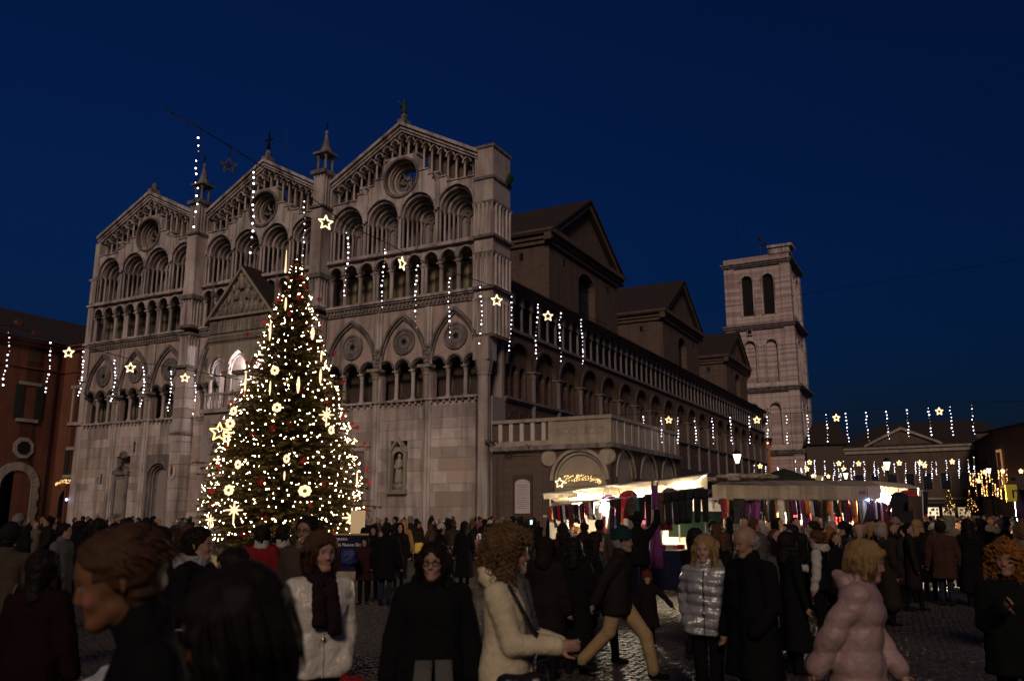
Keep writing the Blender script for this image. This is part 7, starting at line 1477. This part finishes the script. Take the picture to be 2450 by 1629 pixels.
p7, J, f = person('small child in red knitted hat and dark coat holding a grown-up hand', 1543, 11.9, 1.05, 8, coat=(.02, .015, .016), hat='knit_red', hair='bob', hc='brown', arms=('side', 'down'), hem=.48, flare=.05, th=.03, vox=.014, fine=.008, seed=47, wide=1.0)
p8, J, f = person('person with long dark hair in black coat reaching down to the small child', 1652, 11.2, 1.70, 150, hair='long', hc='dark', fem=True, arms=('reach', 'side'), stride=.6, lean=.18, hem=.7, seed=48)
p9, J, f = person('woman with wavy blonde hair in silver puffer jacket, hands in pockets', 1682, 7.9, 1.68, -12, cm=silver, hair='long', hc='blonde', fem=True, arms='pocket', hem=.80, puff=.10, th=.04, zip_=iron, hood=('down', silver), seed=49, stride=.25, tone=(.46, .28, .20))
p10, J, f = person('balding man in long black coat beside the silver puffer jacket', 1786, 7.4, 1.78, -52, hair='bald', hc='grey', arms=('pocket', 'down'), hem=.50, th=.04, flare=.05, wide=1.12, hp=14, seed=50, belly=.03, tone=(.42, .24, .16))
p11, J, f = person('girl with blonde hair in pale pink puffer jacket and white trousers walking right', 2022, 5.9, 1.71, 82, cm=pinkc, hair='bob', hc='blonde', fem=True, arms=('swingf', 'swingb'), stride=.45, lean=.14, hem=.70, puff=.16, th=.055, trous=whitetr, hood=('down', pinkc), hp=10, seed=51, tone=(.45, .26, .17))
bag('tan shopping bag carried by the girl in the pink jacket', wpt(p11, J['wrL']+V(.04, -.12, -.28)), (.30, .08, .34), cloth('tan_paper', (.20, .11, .045), .8))
p12, J, f = person('child with big curly ginger hair in dark jacket raising one hand, at right edge', 2394, 7.3, 1.66, -2, coat=(.012, .015, .014), hair='curly', hc='ginger', fem=True, arms=('down', 'chest'), hem=.7, th=.04, seed=52, tone=(.42, .22, .13), hy=-8)
p13, J, f = person('person in dark vest over white sleeves with pale hood, facing the stall', 1950, 13, 1.64, -100, hair='short', hc='brown', sleeve=vestw, hood=('down', vestw), arms=('down', 'fold'), hem=.8, th=.04, seed=53, vox=.022, fine=.012)
p14, J, f = person('man in black jacket and jeans standing towards the camera before the scarf stall', 2112, 19.5, 1.68, 0, arms='pocket', hair='short', hc='brown', trous=denim, hem=.74, th=.04, seed=54, vox=.024, fine=.014)
p15, J, f = person('person in white knit hat and long dark coat seen from behind', 2230, 20, 1.64, 172, hat='knit_white', hair='bob', hc='brown', arms='down', hem=.6, seed=55, vox=.024, fine=.014, fem=True)
p16, J, f = person('person in beige brown jacket seen from behind at the left picture edge', 30, 10.8, 1.74, 165, coat=(.07, .05, .036), hat='cap_dark', hair='short', hc='dark', arms='down', hem=.75, th=.03, seed=56, vox=.022, fine=.014)
p17, J, f = person('man with short dark hair looking down beside the leaning head', 392, 7.6, 1.76, 4, hair='short', hc='dark', arms='pocket', hp=16, hem=.7, seed=57, tone=(.36, .19, .12))
p18, J, f = person('man in black jacket with pale fur hood looking right towards the tree', 480, 7.2, 1.77, 66, hair='short', hc='dark', hood=('down', cloth('pale_fur', (.32, .30, .29), .95, None, .9, 50)), arms='pocket', hem=.75, th=.05, wide=1.1, seed=58)
p19, J, f = person('woman with dark straight bob in profile looking left before the tree', 566, 6.4, 1.62, -84, hair='bob', hc='dark', fem=True, arms='down', hem=.7, seed=59, tone=(.44, .25, .15))
p20, J, f = person('tall man with tousled dark hair and spectacles in brown parka behind white coat', 738, 8.6, 1.86, -28, cm=parka, hair='short', hc='dark', glasses=True, hood=('down', fur), arms='pocket', hem=.7, th=.05, seed=60, tone=(.34, .19, .12))
p21, J, f = person('dark-haired child in red coat with white collar left of the tall man', 631, 12.2, 1.72, 168, cm=reds, hair='bob', hc='dark', fem=True, scarf=(vestw,), arms='down', hem=.6, th=.03, seed=61, vox=.024, fine=.014)
p22, J, f = person('dark-haired child in red coat nearer the tall man, seen from behind', 680, 12.4, 1.72, 190, cm=reds, hair='bob', hc='dark', fem=True, scarf=(vestw,), arms='down', hem=.6, th=.03, seed=62, vox=.024, fine=.014)
p23, J, f = person('man in dark cap with raised arm, black silhouette against the lit stall', 1524, 16.8, 1.88, 170, hat='hat_black', hair='short', arms=('down', 'up'), hem=.8, th=.04, wide=1.15, seed=63, vox=.024, fine=.014)
p24, J, f = person('person in maroon dark coat with light trousers and brown bag at lower left edge', 118, 6.6, 1.62, 150, coat=(.022, .009, .008), hair='long', hc='dark', fem=True, arms='down', hem=.62, trous=whitetr, th=.04, seed=64, vox=.022, fine=.014)
bag('brown leather shoulder bag at the lower left edge', wpt(p24, V(.30, .02, .78)), (.26, .07, .36), leather, [wpt(p24, V(.30, .02, .92)), wpt(p24, V(.22, .06, 1.2)), wpt(p24, V(.15, .05, 1.42))])
p25, J, f = person('broad person in grey brown coat at the right edge behind the ginger hair', 2440, 12.5, 1.76, -130, coat=(.16, .12, .10), hair='short', hc='lightbrown', arms='pocket', hem=.6, th=.05, wide=1.1, seed=65, vox=.022, fine=.014)
# -- models for the standing crowd in the middle distance, copied with other clothes
def clone(src, label, x, d, yaw, sc_=1.0, coat=None, hairc=None, group=None):
    r = src.copy(); COL.objects.link(r); r.location = at(x, d); r.rotation_euler = (0, 0, math.radians(yaw)-math.atan(bear(x))); r.scale = (sc_,)*3; r['label'] = label
    if 'group' in r: del r['group']
    if group: r['group'] = group
    for ch in src.children:
        c = ch.copy(); COL.objects.link(c); c.parent = r
        if coat and ch.name.split('.')[0] in ('coat', 'hood'): c.color = (*[q*.55 for q in coat], 1)
        if hairc and ch.name.split('.')[0] == 'hair': c.color = (*HAIRC[hairc], 1)
        for g in ch.children: e = g.copy(); COL.objects.link(e); e.parent = c
    return r
LO = dict(vox=.028, fine=.016)
DK = [(.012, .011, .012), (.018, .014, .014), (.025, .018, .015), (.012, .014, .022), (.035, .026, .02), (.02, .02, .02)]
m1_, *_ = person('man in long dark coat and dark beanie with jeans right of the tree', 927, 17.2, 1.66, 165, hat='knit_dark', arms='down', hem=.55, th=.05, trous=denim, seed=71, wide=1.1, **LO)
m2_, *_ = person('man in flat grey cap near the right foot of the tree', 884, 26, 1.76, 150, hat='cap_light', hair='short', hc='grey', arms='pocket', hem=.6, th=.04, seed=72, **LO)
m3_, *_ = person('woman with dark hair facing the camera beside the dark beanie man', 896, 19, 1.64, -10, hair='bob', hc='dark', fem=True, arms='pocket', hem=.6, th=.03, seed=73, **LO)
m4_, *_ = person('woman in tan hooded coat seen from behind right of the beanie man', 966, 24, 1.72, 170, coat=(.17, .10, .05), hood=('up', wear), hair=None, fem=True, arms='down', hem=.55, th=.05, seed=74, **LO)
for c in m4_.children:
    if c.name.startswith('hood'): c.color = (.17, .10, .05, 1)
m5_, *_ = person('person in brown jacket walking right before the cathedral wall', 1033, 30, 1.76, 85, coat=(.06, .035, .025), hair='short', arms=('swingf', 'swingb'), stride=.5, hem=.72, th=.03, seed=75, **LO)
m6_, *_ = person('woman with long dark hair in long black coat near the corner column', 1112, 21, 1.70, 175, hair='long', hc='dark', fem=True, arms='down', hem=.28, flare=.05, seed=76, **LO)
m7_, *_ = person('small child in pink jacket with hood by the corner column', 1147, 30, 1.15, -20, coat=(.40, .20, .22), hood=('up', wear), hair=None, arms='down', hem=.75, th=.04, seed=77, **LO)
m8_, *_ = person('woman in white knit cap and dark coat before the cathedral wall', 1056, 21, 1.60, 60, hat='knit_white', hair='bob', fem=True, arms='fold', hem=.6, seed=78, **LO)
m9_, *_ = person('man with grey hair in dark coat at the scarf stall left end', 1820, 14.5, 1.70, 200, hair='short', hc='grey', arms='pocket', hem=.6, th=.04, seed=79, **LO)
m10_, *_ = person('woman walking with arms swinging in dark jacket beside the silver puffer', 1725, 13, 1.60, -70, hair='long', hc='brown', fem=True, arms=('swingf', 'swingb'), stride=.45, hem=.75, seed=80, **LO)
m11_, *_ = person('person in yellow knit cap at the scarf stall', 1872, 21.5, 1.60, 175, hat='knit_yellow', hair='bob', fem=True, arms='fold', hem=.6, seed=81, **LO)
m12_, *_ = person('man in black peaked cap before the right end of the scarf stall', 2084, 19.5, 1.72, -20, hat='cap_dark', hair='short', arms='pocket', hem=.6, th=.04, seed=82, scarf=(greyw,), **LO)
m13_, *_ = person('person in wide black felt hat before the scarf stall', 2017, 17.5, 1.70, -60, hat='hat_black', hair='short', arms='pocket', hem=.45, th=.04, seed=83, **LO)
m14_, *_ = person('person holding up a lit phone left of the lit stall', 1262, 26, 1.74, 180, hair='short', arms=('down', 'phone'), hem=.7, seed=84, **LO)
tan_, pale, mar, grn = (.12, .07, .035), (.26, .22, .17), (.06, .018, .022), (.03, .035, .03)
A = [(m3_, 'girl beside the woman with dark bob, half hidden by the beanie man', 911, 20.5, 5, .93, DK[1], 'brown'), (m3_, 'boy sized person with red scarf left of the beanie man', 876, 17.5, -15, .86, mar, 'dark'), (m5_, 'man leaning in talk above the tan hooded coat', 946, 31, -60, 1.02, DK[2], 'dark'), (m4_, 'child in dark hooded coat in front of the tan coat', 957, 21.5, 10, .95, DK[0], None), (m2_, 'person in light cap talking beside the tan coat', 982, 33, 200, 1.0, DK[4], None), (m3_, 'woman holding a yellow bag before the cathedral wall', 1001, 29, 30, 1.0, DK[2], 'dark'), (m9_, 'man with dark hair behind the white knit cap', 1072, 31, 170, 1.02, DK[3], 'dark'), (m1_, 'dark man in jeans right of the white knit cap', 1083, 24, 190, 1.02, DK[1], None), (m6_, 'woman in long black coat left of the corner column', 1130, 33, 160, .97, DK[0], 'brown'), (m9_, 'man in dark coat just right of the corner column', 1160, 31, 150, 1.0, DK[5], 'dark'), (m8_, 'person in pale pointed knit cap right of the corner column', 1173, 29, 180, 1.02, DK[4], None), (m2_, 'person in pale cap under the terrace wall', 1203, 30, 140, 1.0, DK[1], None), (m5_, 'man walking left under the inscribed plaque', 1226, 33, -85, 1.02, DK[0], 'dark'), (m9_, 'bareheaded man under the inscribed plaque', 1243, 28, 180, 1.05, DK[2], 'dark'),
 (m4_, 'person in fur edged hood between curly hair and lit stall', 1305, 9.6, 160, .93, DK[2], None), (m9_, 'man with dark hair behind the fur edged hood', 1349, 11.5, 175, .98, DK[0], 'dark'), (m10_, 'woman with black hair and pale scarf walking right', 1424, 10.6, 75, 1.03, DK[0], 'dark'), (m3_, 'woman with dark bob left of the green knit hat', 1396, 12.5, 160, .98, DK[1], 'dark'), (m1_, 'person in round maroon jacket bending at the lit stall', 1346, 16, 165, 1.0, mar, None), (m6_, 'dark long coat standing left of the walking black haired woman', 1372, 9.9, 170, .94, DK[0], 'dark'),
 (m9_, 'customer in beige jacket at the lit stall table, from behind', 1398, 18.5, 172, 1.0, (.24, .19, .13), 'dark'), (m5_, 'customer in brown jacket at the lit stall, from behind', 1434, 18.2, 176, 1.0, (.07, .05, .04), 'dark'), (m9_, 'grey haired customer lit by the bulb at the table', 1386, 23.4, -20, 1.0, DK[2], 'grey'), (m3_, 'curly blonde customer lit warm at the stall table', 1379, 21.8, 20, .98, (.30, .22, .12), 'blonde'), (m9_, 'dark haired customer leaning over the stall table', 1351, 21.2, 40, 1.02, DK[0], 'dark'), (m3_, 'second dark haired customer beside the blonde curls', 1364, 21.6, 50, 1.0, DK[1], 'dark'),
 (m6_, 'person with long brown hair in dark coat before the van', 1712, 15.5, 185, 1.0, (.06, .03, .02), 'brown'), (m1_, 'person in dark beanie passing in front of the white van', 1705, 18, 90, 1.02, DK[0], None), (m4_, 'person in grey hood behind the balding man', 1812, 10.5, 170, .95, (.10, .085, .08), None), (m3_, 'dark haired woman at the scarf stall counter', 1894, 16.5, -40, 1.02, DK[0], 'dark'), (m6_, 'woman in long dark coat left of the vest wearer', 1880, 10.4, 120, .98, DK[0], 'dark'), (m9_, 'man in black jacket behind the vest wearer', 1944, 16.8, -90, 1.03, DK[0], 'dark'), (m6_, 'red haired woman right of the pale vest sleeve', 1981, 15.5, 195, .97, (.05, .018, .014), 'ginger'), (m8_, 'person in pale cap bending over scarves', 2002, 19, 170, .95, (.35, .30, .27), None), (m9_, 'elderly man in pale scarf before the scarf stall', 2050, 17, 10, 1.0, (.09, .08, .075), 'grey'), (m2_, 'person in brown cap right of the black jacket man', 2140, 22, 30, 1.0, (.10, .06, .04), 'brown'), (m3_, 'smiling person with red hair at the stall corner', 2152, 23, -10, 1.02, DK[1], 'ginger'), (m6_, 'woman with long blonde hair at the stall corner', 2192, 21.5, 150, 1.03, DK[0], 'blonde'), (m10_, 'person in dark coat with dark hair left of the white knit hat', 2217, 24, 60, 1.05, DK[2], 'dark'), (m1_, 'person in brown jacket right of the white knit hat', 2246, 19, 175, 1.03, (.09, .04, .03), None), (m4_, 'person in cream fur hood in the crowd at right', 2268, 24, 150, 1.05, pale, None), (m6_, 'broad person in black coat from behind right of the cream hood', 2312, 19, 178, 1.05, DK[0], 'dark'), (m9_, 'man in black jacket beside the broad black coat', 2343, 21, 190, 1.05, DK[1], 'dark'), (m2_, 'man in flat beige cap near the right edge', 2400, 20, 160, 1.0, (.03, .026, .024), None), (m1_, 'person in pink knitted cap near right edge', 2424, 26, 140, 1.0, (.25, .12, .13), None), (m10_, 'woman crossing in front of the far crowd', 2290, 27, -80, 1.02, DK[3], 'brown'), (m5_, 'man walking away towards the far crowd', 2370, 30, 170, 1.0, DK[4], 'brown'),
 (m9_, 'man with white shoulder cloth in the dark left crowd', 158, 15, 60, 1.02, (.16, .145, .13), 'dark'), (m3_, 'woman in dark coat near the palace arch', 196, 22, 120, 1.05, DK[0], 'dark'), (m2_, 'person in cap before the palace arch', 46, 20, 150, 1.05, DK[1], None), (m5_, 'man walking left before the dark palace doorway', 118, 24, -70, 1.04, DK[2], 'dark'), (m6_, 'woman with dark hair left of the leaning head', 240, 17, 150, 1.06, DK[0], 'dark'), (m9_, 'man before the wall monument of the cathedral', 300, 20, 190, 1.05, DK[5], 'dark'), (m1_, 'person in beanie before the side portal at left', 352, 18, 165, 1.06, DK[2], None), (m10_, 'woman walking right before the left pier', 452, 16, 80, 1.05, DK[1], 'brown')]
for s_, lb, x, d_, yw, k_, ct, hcx in A: clone(s_, lb, x, d_, yw, k_, ct, hcx)
bag('yellow shopping bag held by a woman before the cathedral wall', at(1004, 28.5, .75), (.34, .09, .42), cloth('yellow_plastic', (.5, .36, .04), .6)); bag('bright blue balloon bag beside the dark group at the banner', at(838, 17, 1.05), (.26, .11, .34), cloth('blue_foil', (.01, .022, .11), .6)); bag('pink patterned bag carried by the white knit hat', at(2212, 19.6, 1.0), (.26, .08, .34), cloth('rose_cloth', (.30, .12, .11), .9)); bag('white plastic bag on the paving before the far crowd', at(2214, 24, .28), (.34, .14, .5), cloth('white_plastic', (.55, .54, .52), .5)); 
o = MB().box(-.035, .035, -.004, .004, -.065, .065).obj('phone', glow('phone_screen', (.45, .75, 1.0), 3.5)); o.location = px(1271, 1249, 25.5); tag(o, 'lit blue phone screen held up under the terrace wall', 'phone')
# -- far crowd: whole figures, one mesh each, in a dozen builds and many coats
far = []
for i, (ar, hr, hc_, hem_, st, ht) in enumerate((('down', 'short', 'dark', .6, .3, None), ('pocket', 'short', 'brown', .72, 0, None), ('pocket', 'long', 'dark', .55, .2, None), ('fold', 'bob', 'brown', .6, 0, None), ('down', 'cap', 'dark', .6, .3, 'k'), ('pocket', 'cap', 'grey', .45, 0, 'k'), ('chest', 'long', 'blonde', .7, .2, None), ('down', 'hood', 'dark', .6, .25, 'h'))):
    J = pose(1.7, ar, st); f = hframe(J, 0, 0); pr = [('r', f(0, .01, .05), f(0, .02, .03), .09, .09, 0, .02), ('r', f(0, -.03, 0), f(0, -.04, -.08), .06, .045, 0, .02), ('r', J['neck'], f(0, .01, -.05), .05, .05, 0, .02)]+torso(J, 1, .03, hem_, .03)+sleeves(J, 1, .02)+legs(J, 2)+shoes(J, 2)+[('r', J['wrL'], J['wrL']+V(0, -.02, -.08), .04, .03, 0, .01), ('r', J['wrR'], J['wrR']+V(0, -.02, -.08), .04, .03, 0, .01)]
    if ht == 'h': pr += [('r', f(0, .04, .04), f(0, .06, -.02), .125, .12, 1, .03)]
    else: pr += [('r', f(0, .03, .075), f(0, .05, .03), .098, .098, 3, .01)]+([('r', f(0, .05, 0), f(0, .08, -.16), .09, .08, 3, .02)] if hr == 'long' else [])
    P, Q, G = surf(pr, .045); hm = {'dark': black, 'brown': cloth('brown_hair', HAIRC['brown']), 'grey': cloth('grey_hair', HAIRC['grey']), 'blonde': cloth('blonde_hair', HAIRC['blonde'])}[hc_]
    far.append(np_mesh('person', P, Q, [skin2, wear, darktr, hm], G[Q[:, 0]]))
CN = ['black', 'brownish black', 'dark brown', 'navy black', 'dark brown', 'charcoal']*5+['grey brown', 'light brown', 'maroon', 'slate blue', 'pale', 'brown', 'grey', 'pink']
COATS = [tuple(q*.6 for q in c) for c in DK]*5+[(.06, .05, .045), (.10, .075, .055), (.04, .015, .015), (.04, .05, .075), (.20, .18, .16), (.06, .035, .02), (.14, .125, .125), (.18, .07, .08)]
def crowd(n, xr, dr, lb, grp, sd, bias=1.0):
    r = random.Random(sd)
    for i in range(n):
        o = bpy.data.objects.new('person', r.choice(far)); ln(o); d_ = dr[0]+(dr[1]-dr[0])*r.random()**bias; o.location = at(r.uniform(*xr), d_); o.rotation_euler = (0, 0, r.uniform(0, 6.28)); k_ = r.uniform(.92, 1.07); o.scale = (k_*r.uniform(.95, 1.1), k_*r.uniform(.95, 1.1), k_); ci = r.randrange(len(COATS) if grp != 'people before the scarf stall' else 30); o.color = (*COATS[ci], 1); nm = 'hooded person' if o.data == far[7] else 'grey-haired person' if o.data == far[5] else 'blonde person' if o.data == far[6] else 'long-haired person' if o.data == far[2] else 'person'; tag(o, nm+' in '+CN[ci]+' '+lb, 'person', nm+' in '+CN[ci]+', '+grp)
crowd(120, (2195, 2470), (30, 95), 'coat, dense far crowd at right', 'dense crowd at the far right', 1, 1.2)
crowd(26, (170, 480), (38, 52), 'coat below the left facade bays', 'people along the left facade', 2)
crowd(30, (860, 1190), (36, 51), 'coat below the right facade bays', 'people along the right facade', 3)
crowd(20, (1180, 1330), (30, 50), 'coat under the terrace building', 'people under the terrace wall', 4)
crowd(26, (1700, 2180), (14, 22.5), 'coat in the press before the scarf stall', 'people before the scarf stall', 5)
crowd(14, (0, 200), (26, 45), 'coat before the orange palace', 'people before the orange palace', 6)
# ------------------------------------------------------------------ bicycles at lower left
chrome = bpy.data.materials.get('chrome') or mat('chrome', (.6, .58, .55), .2, metal=1.0)
def bicycle(loc_, rz, label, cover=None):
    t = thing('bicycle', label, 'bicycle', loc_, rz); fr = MB()
    for y in (-.53, .53):
        d = MB(); v = []; d.tube([(0, y+.33*math.cos(2*PI*k_/24), .34+.33*math.sin(2*PI*k_/24)) for k_ in range(25)], .018, 5); w = d.obj('wheel', rubber, t)
        d = MB(); d.tube([(0, y+.305*math.cos(2*PI*k_/24), .34+.305*math.sin(2*PI*k_/24)) for k_ in range(25)], .009, 4)
        for k_ in range(14): a = 2*PI*k_/14; d.cone((0, y, .34), (0, y+.3*math.cos(a), .34+.3*math.sin(a)), .002, .002, 3)
        d.cone((-.04, y, .34), (.04, y, .34), .025, .025, 6); d.obj('rim', chrome, w)
    H, S_, BB = (0, -.38, .86), (0, .18, .80), (0, .06, .32)
    for a, b in ((H, BB), (BB, S_), (S_, (0, .53, .34)), (BB, (0, .53, .34)), ((0, -.34, .72), (0, .14, .62)), (H, (0, -.53, .34)), (S_, (0, .205, .95)), (H, (0, -.345, 1.0))): fr.cone(a, b, .016, .016, 6)
    fr.obj('frame', iron, t)
    d = MB(); d.tube([(-.30, -.16, .98), (-.27, -.30, 1.02), (-.1, -.36, 1.02), (0, -.345, 1.0), (.1, -.36, 1.02), (.27, -.30, 1.02), (.30, -.16, .98)], .012, 6); hb = d.obj('handlebar', chrome, t)
    for sx in (-1, 1): d = MB(); d.cone((sx*.297, -.20, .99), (sx*.302, -.08, .965), .017, .017, 6); d.obj('grip', rubber, hb)
    d = MB(); d.lathe([(.02, .0), (.045, -.05), (.05, -.07)], 12, (0, .93), axis='y', o=-.40); d.lathe([(.046, 0), (.02, -.012)], 12, (0, .93), axis='y', o=-.47); d.obj('headlamp', chrome, t, True)
    if cover:
        P, Q, G = grow([('r', V(0, .12, .99), V(0, .30, 1.0), .07, .11, 0, .06), ('r', V(-.05, .30, .99), V(.05, .30, .99), .09, .09, 0, .05)], (np.arange(-.25, .25, .015), np.arange(-.05, .5, .015), np.arange(.8, 1.2, .015)), wrinkle(.008, 26, 2)); addm('saddle_cover', P, Q, [cover], t)
    else: d = MB(); d.ell((0, .22, .98), (.09, .14, .04)); d.obj('saddle', blackl, t, True)
    d = MB(); d.cone((-.09, .06, .32), (.09, .06, .32), .03, .03, 8); d.lathe([(.09, -.006), (.09, .006)], 14, (0, 0)); d.obj('crank', chrome, t); return t
bicycle(at(215, 4.7), -.35, 'bicycle with white plastic cover over its saddle at lower left', cloth('white_saddle_plastic', (.5, .49, .47), .5))
bicycle(at(497, 7.1), .5, 'bicycle with chrome headlamp between the dark figures at left')
bicycle(at(60, 8.5), 1.2, 'bicycle with bare black saddle at the left picture edge')
